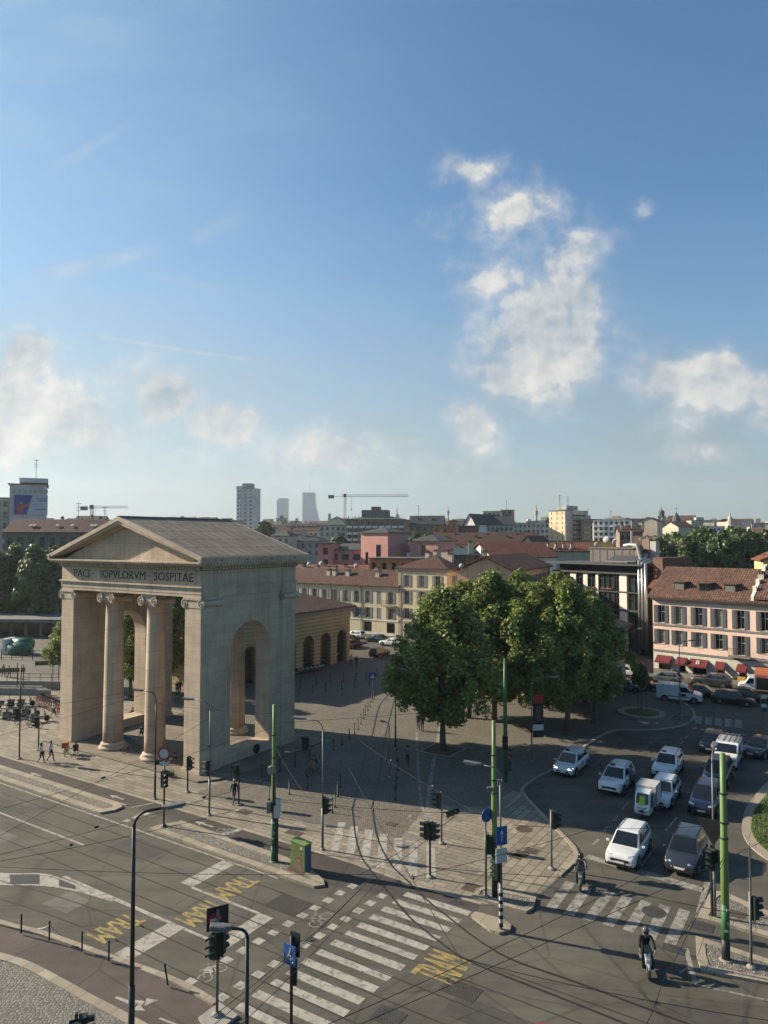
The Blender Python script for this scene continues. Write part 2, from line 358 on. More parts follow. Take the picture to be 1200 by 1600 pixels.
def p_lines(axis, period, width, dark):
    """standing joints along one direction of the face"""
    def f(nt, L, vec, tc, c, mixc, rng, noise):
        sx = nd(nt, 'ShaderNodeSeparateXYZ'); L(tc.outputs['UV'], sx.inputs[0])
        s = nd(nt, 'ShaderNodeMath', operation='PINGPONG'); L(sx.outputs[axis], s.inputs[0]); s.inputs[1].default_value = period / 2
        k = rng(s.outputs[0], 0, width, 1, 0)
        c = mixc(c, (dark,) * 3, k, 'MULTIPLY')
        mp = nd(nt, 'ShaderNodeMapping'); mp.inputs['Scale'].default_value = (1.2, .12, 1) if axis == 0 else (.12, 1.2, 1); L(tc.outputs['UV'], mp.inputs[0])
        c = mixc(c, (.62, .6, .58), rng(noise(1.0, 5, mp.outputs[0]), .4, .72), 'MULTIPLY')
        return c, k
    return f
def p_worn(bg, amt=.6, scale=2.5):
    """worn road paint: the surface below shows through in patches"""
    def f(nt, L, vec, tc, c, mixc, rng, noise):
        n = noise(scale, 9, None, .72); bg_ = tuple(k * .6 for k in bg)
        return mixc(c, bg_, rng(n, .62 - amt * .22, .72 - amt * .1, 0, .9)), n
    return f
def glass(name, col=(.02, .025, .03), rough=.06, orand=None):
    return mat(name, col, rough=rough, var=.5, scale=.35, spec=.7, orand=orand)
M = lambda n: MATS[n]
# ================================================================ ground
asph = mat('asphalt', (.112, .103, .084), rough=.88, var=.1, scale=.6, pattern=p_asphalt(), bump=.25, spec=.25)
asph_dk = mat('asphalt_path', (.070, .062, .056), rough=.9, var=.1, scale=.6, pattern=p_asphalt(.15, .2), bump=.25, spec=.25)
asph_red = mat('asphalt_red', (.104, .086, .076), rough=.9, var=.14, scale=.5, pattern=p_asphalt(.2, .2), bump=.3, spec=.25)
slab = mat('stone_slabs', (.245, .212, .165), rough=.82, var=.1, scale=.3, pattern=p_brick(1.1, .42, .022, .35, .22, rot=GA, uv=True), stain=.5, bump=.25)
slab2 = mat('stone_slabs_wide', (.26, .222, .168), rough=.82, var=.1, scale=.3, pattern=p_brick(1.0, .55, .03, .38, .26, rot=GA + R(90), uv=True), stain=.5, bump=.25)
cobble = mat('granite_setts', (.205, .182, .138), rough=.85, var=.12, scale=.15, pattern=p_cells(7.5, .5, .3, .55), stain=.55, bump=.3)
cobble2 = mat('grey_setts', (.30, .285, .25), rough=.85, var=.12, scale=.2, pattern=p_cells(6.5, .5, .26, .6), stain=.35, bump=.5)
pebble = mat('pebbles', (.30, .27, .225), rough=.85, var=.2, scale=.5, pattern=p_cells(8.5, .5, .38), bump=.7)
kerbm = mat('kerb_stone', (.37, .315, .24), rough=.8, var=.12, scale=.8, pattern=p_brick(1.0, 5, .02, .45, .12, rot=GA), bump=.2)
paint = mat('road_paint', (.44, .415, .36), rough=.8, var=.12, scale=.7, pattern=p_worn((.115, .105, .092), .62))
paint_w = mat('road_paint_worn', (.36, .34, .30), rough=.85, var=.15, scale=.7, pattern=p_worn((.11, .10, .088), .9))
paint_y = mat('yellow_paint', (.43, .325, .105), rough=.8, var=.12, scale=.7, pattern=p_worn((.11, .10, .085), .75))
paint_yw = mat('yellow_paint_worn', (.20, .15, .06), rough=.85, var=.15, scale=.7, pattern=p_worn((.10, .09, .08), 1.0))
steel_rail = mat('rail_steel', (.095, .085, .075), rough=.5, metal=.35, var=.25, scale=.6)
grassm = mat('grass_soil', (.075, .105, .028), rough=.95, var=.35, scale=1.2, bump=.8, bscale=14, stain=.3)
iron = mat('cast_iron', (.115, .075, .05), rough=.75, var=.25, scale=2, pattern=p_cells(9, .3, .2, 0), bump=.3)

g = MB(); g.sheet([(-9000, -400), (9000, -400), (9000, 9000), (-9000, 9000)], 0)
struct(g.build('ground', asph), label='grey worn asphalt ground under the whole crossing and city', cat='ground')
Z1, Z2, Z3 = .012, .018, .026
# the paved square
right_edge = [(828, 1413), (877, 1370), (904, 1334), (868, 1292), (836, 1259), (820, 1240), (822, 1230), (845, 1214), (863, 1205), (900, 1178), (940, 1151), (965, 1142), (1000, 1142), (1040, 1140), (1066, 1135), (1082, 1127), (1087, 1117), (1080, 1106), (1060, 1094), (1020, 1085), (985, 1078)]
sq = [LW(-80, -6.1), LW(20, -5.6), LW(38, -5.7), LW(42.5, -6.0), LW(46.3, -5.85)] + [G(*p) for p in right_edge] + [G(800, 1052), G(640, 1035), G(560, 1029), G(530, 1022), G(400, 1010), LW(-80, 60)]
g = MB(); g.sheet(sq, Z1); struct(g.build('square_paving', cobble), label='square of granite setts around the stone gate', cat='paving')
fr = [LW(-80, -6.08), LW(20, -5.58), LW(38, -5.68), LW(42.5, -5.98), LW(46.2, -5.83)] + [G(*p) for p in ((826, 1410), (875, 1369), (901, 1334), (866, 1292), (834, 1259), (818, 1240))] + [G(800, 1236), G(760, 1262), G(668, 1258)] + [LW(38.5, -1.2), LW(30, -2.6), LW(21.5, -2.6), LW(21.5, 14), LW(-10, 14), LW(-80, 14)]
g = MB(); g.sheet(fr, Z2); struct(g.build('stone_slab_paving', slab), label='sunlit band of beige stone slabs in front of the gate', cat='paving')
g = MB(); g.sheet([LW(44.2, -5.9)] + [G(*p) for p in ((824, 1408), (874, 1368), (899, 1333), (864, 1291), (832, 1258), (810, 1240))] + [G(790, 1262), G(770, 1350)], Z2 + .004); struct(g.build('corner_paving', slab2), label='patch of large pale slabs at the corner by the taxi rank', cat='paving')
# pale strips and the stone gutter lines across the square
g = MB()
for a, b, w in (((668, 1304), (685, 1130), .28), ((788, 1300 - 8), (755, 1130), .28)):
    pass
g.ribbon(sp2([G(675, 1303), G(669, 1262), G(676, 1200), G(690, 1128)]), .32, Z3)
g.ribbon(sp2([G(664, 1290), G(700, 1290)]), .02, Z3)
g.ribbon(sp2([G(786, 1300), G(778, 1272), G(766, 1215), G(752, 1145)]), .30, Z3) if False else None
g.ribbon(sp2([G(662, 1300), G(660, 1290)]), .02, Z3)
g.ribbon(sp2([G(664, 1270), G(656, 1240), G(651, 1145)]), .22, Z3)
struct(g.build('path_border', paint_w), label='pale border lines of the cycle lane beside the tram rails', cat='path border')

# kerb along the taxi rank and the far pavement
g = MB()
kp = sp2([G(*p) for p in right_edge[1:]], 5)
for i in range(len(kp) - 1):
    a, b = Vector(kp[i]), Vector(kp[i + 1]); t = (b - a).normalized(); n = Vector((-t.y, t.x)) * .26
    g.prism([tuple(a), tuple(b), tuple(b + n), tuple(a + n)], 0.0, .09 + .0007 * (i % 3))
struct(g.build('pavement_kerb', kerbm), label='stone kerb between the square and the taxi rank', cat='kerb')

# cycle path in front of the gate, and its kerbed pebble islands
g = MB(); g.sheet([LW(-80, -7.25), LW(19.2, -7.05), LW(24.6, -6.85), LW(34.3, -7.2), LW(36.6, -7.7), LW(37.6, -8.6), LW(46.4, -6.6), LW(46.2, -5.9), LW(42.5, -6.05), LW(38, -5.75), LW(20, -5.65), LW(-80, -6.15)], .006)
struct(g.build('cycle_path', asph_dk), label='dark asphalt cycle path running past the front of the gate', cat='cycle path')
g = MB(); g.ribbon([LW(-80, -6.0), LW(20, -5.5), LW(38, -5.6), LW(42.5, -5.92), LW(46.2, -5.75)], .22, Z3); g.ribbon([LW(-80, -7.32), LW(19.2, -7.1)], .2, .05) ; g.ribbon([LW(24.6, -6.9), LW(34.3, -7.25)], .2, .05)
struct(g.build('path_edging', kerbm), label='light stone edging of the cycle path', cat='edging')
def island(poly, label, fill=True, h=.13, kw=.38):
    n = len(poly); c = Vector((sum(p[0] for p in poly) / n, sum(p[1] for p in poly) / n)); P = [Vector(p) for p in poly]
    area = sum(P[i].x * P[(i + 1) % n].y - P[(i + 1) % n].x * P[i].y for i in range(n)); sgn = 1 if area > 0 else -1
    inn = []
    for i in range(n):
        a = (P[i] - P[i - 1]).normalized(); b = (P[(i + 1) % n] - P[i]).normalized()
        na, nb = Vector((-a.y, a.x)) * sgn, Vector((-b.y, b.x)) * sgn; m = (na + nb).normalized()
        inn.append(P[i] + m * kw / max(.5, m.dot(na)))
    g = MB(); b = []
    for i in range(n):
        j = (i + 1) % n
        g.add([(*P[i], 0), (*P[j], 0), (*P[j], h), (*P[i], h), (*inn[j], h), (*inn[i], h), (*inn[j], h - .05), (*inn[i], h - .05)], [(0, 1, 2, 3), (3, 2, 4, 5), (5, 4, 6, 7)] if sgn > 0 else [(3, 2, 1, 0), (5, 4, 2, 3), (7, 6, 4, 5)], 0)
    g.sheet([tuple(p) for p in inn], h - .03 if fill else h - .004, 1)
    return struct(g.build('traffic_island', [kerbm, pebble if fill else kerbm], bevel=0), label=label, cat='traffic island')
island([LW(-80, -7.45), LW(18.6, -7.15), LW(19.35, -7.5), LW(19.45, -8.2), LW(19.0, -9.05), LW(18.4, -9.1), LW(-80, -8.9)], 'long kerbed pebble island at the left in front of the gate', kw=.55)
island([LW(24.0, -8.95), LW(24.1, -8.3), LW(24.9, -7.0), LW(29.1, -7.1), LW(34.3, -7.3), LW(36.6, -7.75), LW(37.9, -8.3), LW(38.3, -8.75), LW(37.9, -9.18), LW(36, -9.2), LW(30, -9.15)], 'kerbed pebble island carrying the painted utility box', kw=.5)
island([LW(*p) for p in ((47.1, -6.3), (47.05, -5.9), (47.5, -5.35), (51.6, -5.35), (51.75, -6.4))], 'narrow pebble island with the middle green mast') if False else None
island([G(*p) for p in ((737, 1404), (745, 1391), (760, 1388), (838, 1405), (834, 1421), (822, 1428))], 'small island at the foot of the middle green mast', kw=.3)
island([G(*p) for p in ((736, 1434), (742, 1428), (752, 1430), (789, 1441), (799, 1449), (797, 1457), (780, 1461), (765, 1456))], 'low rounded stone island with the striped lamp post', fill=False, kw=.3)
island([G(*p) for p in ((1090, 1437), (1106, 1403), (1114, 1396), (1130, 1396), (1230, 1440), (1230, 1475), (1150, 1452))], 'pebble island right of the second crossing, far half', kw=.42)
island([G(*p) for p in ((1087, 1466), (1230, 1512), (1230, 1545), (1096, 1520), (1088, 1494))], 'pebble island around the foot of the near green mast', kw=.4)
# roundabout lawn
rp = sp2([G(*p) for p in ((1330, 1180), (1240, 1200), (1200, 1222), (1170, 1258), (1160, 1285), (1162, 1308), (1180, 1331), (1215, 1352), (1300, 1385))], 6)
g = MB(); g.prism(rp + [(60, 45), (60, 62)], 0, .1); struct(g.build('roundabout_kerb', kerbm), label='pale stone kerb around the roundabout lawn', cat='kerb')
cen = Vector((36, 51)); gp = [tuple(Vector(p) + (cen - Vector(p)).normalized() * .75) for p in rp]
g = MB(); g.prism(gp + [(59, 46), (59, 61)], .05, .16); struct(g.build('lawn', grassm), label='green lawn of the roundabout at the right edge', cat='lawn')
# near pavement: setts, red cycle path
low = [LW(-40, -26), LW(10, -23), LW(24, -21.7)] + [G(*p) for p in zoom(0, 1200, 3, [(0, 875), (130, 925), (250, 985), (420, 1080), (560, 1150), (640, 1200)])] + [LW(46, -21.6), LW(46, -45), LW(-40, -45)]
g = MB(); g.sheet(low, .012); struct(g.build('sett_pavement', cobble2), label='pale fan-laid setts of the near pavement at lower left', cat='pavement')
redp = [LW(-40, -22.5), LW(10, -20.9)] + [G(*p) for p in zoom(0, 1200, 3, [(0, 740), (210, 800), (520, 910), (800, 1010), (1010, 1120)])] + [LW(46, -19.3), LW(46, -21.4), LW(40, -21.4)] + [G(*p) for p in zoom(0, 1200, 3, [(640, 1195), (560, 1145), (420, 1075), (250, 980), (130, 920), (0, 870)])] + [LW(10, -22.9), LW(-40, -25.9)]
g = MB(); g.sheet(redp, .016); struct(g.build('red_cycle_path', asph_red), label='reddish brown cycle path curving through the lower left', cat='cycle path')
g = MB()
e1 = sp2([G(*p) for p in [(-120, 1405)] + zoom(0, 1200, 3, [(0, 730), (210, 785), (520, 895), (820, 1005), (1010, 1110)])], 5)
e2 = sp2([G(*p) for p in [(-120, 1465)] + zoom(0, 1200, 3, [(0, 885), (130, 928), (250, 990), (420, 1085), (560, 1158), (700, 1235)])], 5)
for pth, w, h in ((e1, .3, .11), (e2, .42, .05)):
    for i in range(len(pth) - 1):
        a, b = Vector(pth[i]), Vector(pth[i + 1]); t = (b - a).normalized(); n = Vector((-t.y, t.x)) * w / 2
        g.prism([tuple(a - n), tuple(b - n), tuple(b + n), tuple(a + n)], 0, h + .0007 * (i % 3))
struct(g.build('path_kerb', kerbm), label='pale kerb stones along the red cycle path', cat='kerb')

# ---------------------------------------------------------------- painted markings
mk = MB()       # white
def lbar(x0, x1, y0, y1, z=.008, mb=None): (mb or mk).sheet([LW(x0, y0), LW(x1, y0), LW(x1, y1), LW(x0, y1)], z)
for i in range(15):                                             # first zebra
    t = i; y = -6.0 - .955 * i
    a, b = (42.45 - .085 * i, 46.25 - .075 * i)
    q = [LW(a, y - .28), LW(b, y - .22), LW(b, y + .26), LW(a, y + .2)]
    if i == 0: continue
    mk.sheet(q, .008 + .0005 * (i % 2))
struct(mk.build('zebra_crossing', paint), label='worn white zebra crossing in the middle foreground', cat='zebra crossing')
mk = MB()
for i in range(13):
    y = -7.85 - .962 * i
    for xc in (41.45 - .088 * i, 39.5 - .085 * i):
        if xc > 41 and i > 10: continue
        lbar(xc - .24, xc + .24, y - .24, y + .24)
for i in range(5): lbar(21.3 + .0 * i, 21.8, -7.3 - .75 * i - .22, -7.3 - .75 * i + .22) if i < 3 else None
for i in range(9): lbar(40.6 + .04 * i - 22, 41.05 - 22 + .04 * i, -7.4 - .9 * i - .2, -7.4 - .9 * i + .2) if False else None
struct(mk.build('cycle_crossing', paint), label='two rows of white squares marking the cycle crossing', cat='cycle crossing')
mk = MB()
lbar(31.3, 32.25, -12.68, -9.4); lbar(34.05, 35.1, -18.95, -15.85); lbar(37.2, 38.1, -15.85, -12.68)           # stop bars
lbar(32.25, 37.2, -12.82, -12.64); lbar(25.2, 37.2, -15.86, -15.68)
lbar(-80, 35.5, -9.45, -9.33)
lbar(-60, 22.5, -12.75, -12.6, .0085); lbar(-60, 16, -10.0, -9.86, .0085) if False else None
hx = [LW(-10, -18.9), LW(18, -18.35), LW(21.8, -17.55), LW(23.8, -16.35), LW(25.3, -16.05), LW(27, -15.98), LW(30.3, -15.84), LW(29.9, -15.98), LW(27.06, -16.42), LW(25.05, -17.1), LW(23.06, -18.25), LW(20, -19.0), LW(-10, -19.9)]
mk.ribbon(sp2(hx[:7]), .14, .0085); mk.ribbon(sp2(hx[7:]), .14, .0085)
for P in ([(-40, 1364), (15, 1364.5), (16, 1381), (-40, 1380)], [(62, 1366), (92, 1374), (92, 1387), (62, 1383)], [(119, 1383.5), (150, 1394), (200, 1415), (262, 1442), (240, 1434), (180, 1408), (118, 1391)]): mk.sheet([G(*p) for p in P], .0075)
struct(mk.build('lane_marking', paint), label='white stop bars and lane lines on the tram road', cat='lane marking')
mk = MB()
for P in ([(17, 1365), (60, 1366), (61, 1382.5), (17, 1380.5)], [(93, 1374.5), (117, 1383), (116, 1390), (93, 1387)]): mk.sheet([G(*p) for p in P], .0072)
struct(mk.build('dark_marking', mat('dark_road_paint', (.05, .052, .055), rough=.85, var=.2, scale=1)), label='dark cells between the white ones of the road divider', cat='lane marking')
mk = MB()                                                       # worn: far bars on the slabs, right-hand lanes
for a, b in zip(zoom(400, 1200, 3, [(365, 400), (440, 415), (510, 440), (585, 470), (660, 490), (735, 510), (822, 508)]), zoom(400, 1200, 3, [(405, 255), (462, 275), (530, 290), (600, 310), (668, 330), (740, 345), (818, 362)])):
    A, B = Vector(G(*a)), Vector(G(*b)); n = Vector((B - A).normalized().yx); n.x *= 1; n = Vector((-(B - A).normalized().y, (B - A).normalized().x)) * .26
    mk.sheet([tuple(A - n), tuple(B - n), tuple(B + n), tuple(A + n)], Z3)
struct(mk.build('slab_crossing', paint), label='faded white bars painted across the slabs and rails', cat='zebra crossing')
mk = MB()
zl = zoom(800, 1200, 3, [(180, 660), (265, 690), (355, 715), (450, 740), (545, 765), (645, 800), (740, 825)]); zr = zoom(800, 1200, 3, [(275, 535), (355, 560), (460, 580), (540, 605), (630, 625), (720, 645), (810, 665)])
for a, b in zip(zl, zr):
    A, B = Vector(G(*a)), Vector(G(*b)); d = (B - A).normalized(); n = Vector((-d.y, d.x)) * .27
    mk.sheet([tuple(A - n), tuple(B - n), tuple(B + n), tuple(A + n)], .008)
struct(mk.build('zebra_crossing', paint_w), label='cracked white zebra crossing behind the riding scooters', cat='zebra crossing')
mk = MB()
def pline(a, b, w, mb=None, z=.008): (mb or mk).ribbon([G(*a), G(*b)], w, z)
pline((916, 1338), (1099, 1391), .62)                                # stop line under the waiting cars
for a, b in (((1001, 1354), (1024, 1323)), ((1040, 1298), (1058, 1277)), ((926, 1320), (936, 1311)), ((942, 1300), (951, 1291)), ((958, 1283), (966, 1274)), ((972, 1265), (981, 1253)), ((986, 1247), (993, 1238)), ((1000, 1230), (1006, 1223)), ((1012, 1216), (1020, 1206)), ((1050, 1178), (1056, 1172)), ((1062, 1163), (1067, 1158)), ((1070, 1154), (1076, 1149))): pline(a, b, .14)
pline((1072, 1482), (1086, 1535), .22); pline((1086, 1538), (1230, 1570), .12); pline((1062, 1520), (1075, 1512), .1)
pline((1090, 1434), (1106, 1376), .28)
for i in range(5):                                               # far zebra on the right
    a = (1091 + 15.6 * i, 1131 + 1.6 * i); b = (1091 + 15.6 * i, 1119 + 1.3 * i)
    A, B = Vector(G(*a)), Vector(G(*b)); d = (B - A).normalized(); n = Vector((-d.y, d.x)) * .32
    mk.sheet([tuple(A - n), tuple(B - n), tuple(B + n), tuple(A + n)], .0085)
for i in range(7):
    c = Vector(G(1086 + 12 * i, 1138 + 1.6 * i)); mk.sheet([(c.x - .35, c.y - .3), (c.x + .35, c.y - .42), (c.x + .05, c.y + .4)], .0085)
struct(mk.build('lane_marking', paint_w), label='worn white lines of the waiting lanes and give way teeth at right', cat='lane marking')
mk = MB()
for a, b in (((886, 1238), (970, 1155)), ((928, 1252), (905, 1255)), ((926, 1250), (972, 1262)), ((972, 1262), (1066, 1152)), ((1020, 1158), (1052, 1163)), ((930, 1255), (938, 1243)), ((975, 1208), (1020, 1158)), ((905, 1192), (1000, 1215)), ((872, 1237), (890, 1220))): pline(a, b, .13)
struct(mk.build('parking_bay_marking', paint_yw), label='faded yellow outlines of the taxi bays', cat='bay marking')
def ground_text(body, loc, rot, w, h, m, label):
    me = text_mesh(body, 1.0, mat_=m, name='road_lettering', bold=0.0); bx = [v.co for v in me.vertices]
    x0, x1 = min(v.x for v in bx), max(v.x for v in bx); y0, y1 = min(v.y for v in bx), max(v.y for v in bx)
    V = [((v.co.x - (x0 + x1) / 2) * w / (x1 - x0), (v.co.y - (y0 + y1) / 2) * h / (y1 - y0)) for v in me.vertices]; F = [tuple(p.vertices) for p in me.polygons]; b = MB()
    for k, (dx, dy) in enumerate(((-.026, -.022), (.026, .022), (.026, -.022), (-.026, .022))): b.add([(x + dx, y + dy, .0012 * k) for x, y in V], F)
    o = b.build('road_lettering', m); o.location = (*loc, .009); o.rotation_euler = (0, 0, rot)
    struct(o, label=label, cat='road lettering')
ground_text('TRAM', LW(32.25, -17.5), -GA - R(90), 2.35, 1.45, paint_y, 'yellow word TRAM in the nearest lane')
ground_text('TRAM', LW(34.7, -14.25), -GA - R(90), 2.3, 1.45, paint_y, 'yellow word TRAM in the middle lane')
ground_text('TRAM', LW(34.2, -11.45), -GA - R(90), 2.5, 1.45, paint_y, 'yellow word TRAM beside the pebble island')
ground_text('TRAM', LW(47.15, -11.7), -GA + R(90), 2.1, 2.0, paint_y, 'doubled yellow word TRAM right of the zebra')
ground_text('TRAM', LW(47.3, -11.62), -GA + R(90), 2.1, 1.6, paint_y, 'second yellow TRAM painted over the first one') if False else None
ground_text('TAXI', G(1004, 1205), R(90 - 33 - 180) + R(90), 2.4, 1.3, paint_yw, 'faded yellow word TAXI nearer the taxis')
ground_text('TAXI', G(1015, 1176), R(90 - 33 - 180) + R(90), 2.4, 1.3, paint_yw, 'faded yellow word TAXI farther back')
def arrow(c, rot, s, m, z, name='lane_arrow', label=''):
    mk = MB(); P = [(-1, -.09), (.2, -.09), (.1, -.32), (1, 0), (.1, .32), (.2, .09), (-1, .09)]
    ca, sa = math.cos(rot), math.sin(rot); mk.sheet([(c[0] + s * (x * ca - y * sa), c[1] + s * (x * sa + y * ca)) for x, y in P], z)
    struct(mk.build(name, m), label=label, cat='arrow marking')
def bike_mark(c, rot, s, z, label):
    mk = MB(); ca, sa = math.cos(rot), math.sin(rot)
    def T(x, y): return (c[0] + s * (x * ca - y * sa), c[1] + s * (x * sa + y * ca))
    for cx in (-.55, .55): mk.ribbon([T(cx + .38 * math.cos(a * R(30)), .38 * math.sin(a * R(30))) for a in range(13)], .07, z)
    for a, b in (((-.55, 0), (-.2, .6)), ((-.2, .6), (.4, .6)), ((.55, 0), (.35, .75)), ((-.2, .6), (.05, 0)), ((.05, 0), (.4, .6)), ((-.35, .68), (-.1, .68)), ((.3, .75), (.5, .8))): mk.ribbon([T(*a), T(*b)], .07, z + .001)
    struct(mk.build('bicycle_marking', paint_w), label=label, cat='bicycle marking')
arrow(LW(7.4, -6.75), R(180) - GA, .8, paint, .014, label='white arrow on the cycle path at far left')
arrow(LW(17.2, -6.4), R(180) - GA, .8, paint, .014, label='white arrow on the cycle path in front of the first column')
arrow(LW(26.3, -6.35), R(180) - GA, .9, paint, .014, label='white arrow on the cycle path beside the pebble island')
arrow(G(641, 1278), R(90), .6, paint_w, Z3, label='small pale arrow on the slabs beside the tram rails')
bike_mark(LW(28.4, -6.45), -GA, .75, .014, 'white bicycle symbol on the cycle path after the arrow')
bike_mark(LW(38.9, -17.5), -GA + R(90), .8, .008, 'faded bicycle symbol between the white squares, near one')
bike_mark(LW(40.2, -11.5), -GA + R(90), .8, .008, 'faded bicycle symbol between the white squares, far one')
bike_mark(LW(42.4, -5.2), -GA, .7, Z3, 'faded bicycle symbol on the slabs before the zebra')
mk = MB()
for P in (zoom(200, 1400, 6, [(0, 970), (160, 990), (120, 1040)]), zoom(200, 1400, 6, [(175, 962), (285, 980), (150, 1035)]), zoom(200, 1400, 6, [(45, 1075), (95, 1020), (165, 1080)]), zoom(200, 1400, 6, [(285, 1155), (305, 1145), (480, 1210), (460, 1225)]), zoom(0, 1400, 6, [(1075, 960), (1095, 945), (1290, 1010), (1250, 1040)])): mk.sheet([G(*p) for p in P], .021)
struct(mk.build('path_arrow', paint), label='white three-pointed arrow on the red cycle path', cat='arrow marking')
mk = MB(); pline((144, 1207), (178, 1199), .3, z=.014); pline((339, 1306), (376, 1296), .42, z=.014); pline((205, 1262), (240, 1255), .12, z=.014)
struct(mk.build('path_line', paint), label='white cross lines on the cycle path', cat='line marking')

# ---------------------------------------------------------------- tram rails (flush steel bands, each with its groove)
tr = MB()
def rail(path, z):
    tr.ribbon(path, .11, z) if z > .02 else tr.ribbon(path, .075, z); tr.ribbon(path, .045, z + .003, 1) if z > .02 else None
A = sp2([G(*p) for p in [(637, 1055), (610, 1083), (593, 1103), (582, 1146), (573, 1173), (566, 1203), (552, 1258)] + zoom(400, 1200, 3, [(452, 200), (480, 380), (545, 490), (700, 680), (800, 770), (950, 880), (1100, 950)])] + [LW(52, -10.85), LW(60, -11.2), LW(75, -11.25)], 6)
B = sp2([G(*p) for p in [(650, 1055), (622, 1083), (612, 1110), (600, 1160), (593, 1213), (582, 1258)] + zoom(400, 1200, 3, [(546, 200), (570, 330), (630, 450), (700, 520), (800, 620), (900, 700), (1030, 800), (1200, 900)])] + [LW(52.5, -9.5), LW(60, -9.75), LW(75, -9.8)], 6)
for P in (A, B): rail(P, Z3 + .004)
for ly in (-10.5, -11.95, -13.45, -14.9): rail([LW(-80, ly), LW(75, ly)], .0105)
for ly in (-16.75, -18.2): rail(sp2([LW(-30, ly - 2.2), LW(10, ly - 2.0), LW(20, ly - 1.6), LW(27, ly - .55), LW(33, ly - .05), LW(37, ly), LW(75, ly)]), .0105)
groove = mat('rail_groove', (.012, .011, .010), rough=.7)
struct(tr.build('tram_track', [steel_rail, groove]), label='steel tram rails set flush in the road and the square', cat='tram track')
# repair patches in the road
pm = mat('asphalt_repair', (.066, .061, .055), rough=.9, var=.2, scale=1, pattern=p_asphalt(.1, .15), bump=.3); pl = mat('asphalt_pale', (.145, .135, .118), rough=.9, var=.15, scale=1, pattern=p_asphalt(.2, .2), bump=.3)
mk = MB()
for x0, x1, y0, y1, k in ((8, 14.5, -13.2, -11.0, 0), (24, 27.5, -12.4, -10.2, 0), (36, 38.2, -20.4, -18.9, 0), (48.5, 55, -14.4, -12.9, 0), (50, 53, -18, -15.2, 1), (43, 45, -20.8, -18, 0), (27, 29, -18.2, -16.6, 1), (56, 61, -9.5, -8.4, 0), (13, 18, -15.9, -14.2, 1)): mk.sheet([LW(x0, y0), LW(x1, y0 + .15), LW(x1 - .1, y1), LW(x0 + .1, y1)], .0045, k)
struct(mk.build('road_repair', [pm, pl]), label='darker and paler repair patches in the tram road', cat='road repair')
# square iron covers
def cover(px, py, w, d, m, label, z=.03, rnd=False):
    c = G(px, py); mk = MB(); ca, sa = EX; cs = math.cos(-GA), math.sin(-GA)
    P = [(w * math.cos(k * R(22.5)), w * math.sin(k * R(22.5))) for k in range(16)] if rnd else [(-w, -d), (w, -d), (w, d), (-w, d)]
    mk.sheet([(c[0] + x * cs[0] - y * cs[1], c[1] + x * cs[1] + y * cs[0]) for x, y in P], z)
    tag(mk.build('manhole_cover', m), label, 'manhole cover', 'iron covers in the ground')
cast = mat('grey_iron', (.06, .055, .05), rough=.6, var=.2, pattern=p_cells(9, .3, .2, 0), bump=.3)
for a in ((819, 1296, .55, 0, iron, 'round rusty cover in the slabs near the taxi corner', .03, True), (738, 1388, .5, .45, iron, 'brown square cover left of the middle green mast', .03), (815, 1335, .4, .4, iron, 'brown square cover right of the middle mast, first of three', .03), (830, 1330, .4, .4, iron, 'brown square cover on the slabs, second of three', .03), (806, 1339, .4, .3, iron, 'brown square cover on the slabs, third of three', .03), (612, 1288, .35, .3, iron, 'small rust-red cover between the tram rails', .032), (1022, 1425, .6, 0, cast, 'round cover in the middle of the second zebra', .012, True), (450, 1414, 1.0, .75, cast, 'large dark rectangular cover in the tram road', .012), (1053, 1483, .5, .3, cast, 'dark drain grate at the end of the second zebra', .012), (715, 1410, .35, .22, cast, 'black drain grate at the end of the first zebra', .012), (720, 1547, .8, .5, cast, 'rectangular cover below the doubled TRAM lettering', .012), (607, 1588, .6, .5, cast, 'square cover near the bottom edge', .012), (382, 1269, .5, .4, iron, 'square cover behind the walking man', .03), (460, 1302, .6, .35, iron, 'brown cover beside the leftmost green mast', .03), (1098, 1448, .5, .4, cast, 'dark steel cover at the tip of the right island', .012), (1148, 1431, .5, .35, iron, 'rust-red cover in the pebbles by the right mast', .115), (468, 1360, .6, .5, iron, 'orange rusted cover in the pebbles below the utility box', .115), (940, 1126, .6, .3, cast, 'dark cover on the pavement by the round tree bed', .03), (982, 1124, .9, .4, cast, 'wide dark cover on the pavement by the round tree bed', .03)): cover(*a)
# ================================================================ the gate
st = mat('gate_stone', (.425, .336, .245), rough=.85, var=.08, scale=.5, pattern=p_brick(1.5, .62, .012, .66, .055), stain=.35, bump=.2, streak=.5)
st_dk = mat('gate_roof_slabs', (.21, .168, .128), rough=.9, var=.15, scale=.6, pattern=p_brick(1.02, 2.2, .06, .42, .13), stain=.5, bump=.2)
st_tr = mat('gate_trim', (.42, .34, .255), rough=.85, var=.12, scale=1.2, stain=.5, bump=.15, streak=.55)
st_sh = mat('gate_column_stone', (.425, .338, .248), rough=.85, var=.09, scale=.6, pattern=p_brick(9, 1.55, .016, .5, .08), stain=.4, bump=.15, streak=.7)
letter = mat('bronze_letters', (.05, .043, .037), rough=.7, var=.2); letter_f = mat('faded_letters', (.2, .175, .145), rough=.8)
GW, GD, TH, Z_AR = 18.9, 11.7, 1.85, 14.25
gate = thing('triumphal_gate', 'monumental pale stone city gate with pediment, columns and side arches', 'city gate', (*GO, 0), -GA)
b = MB()                                                       # step under the gate
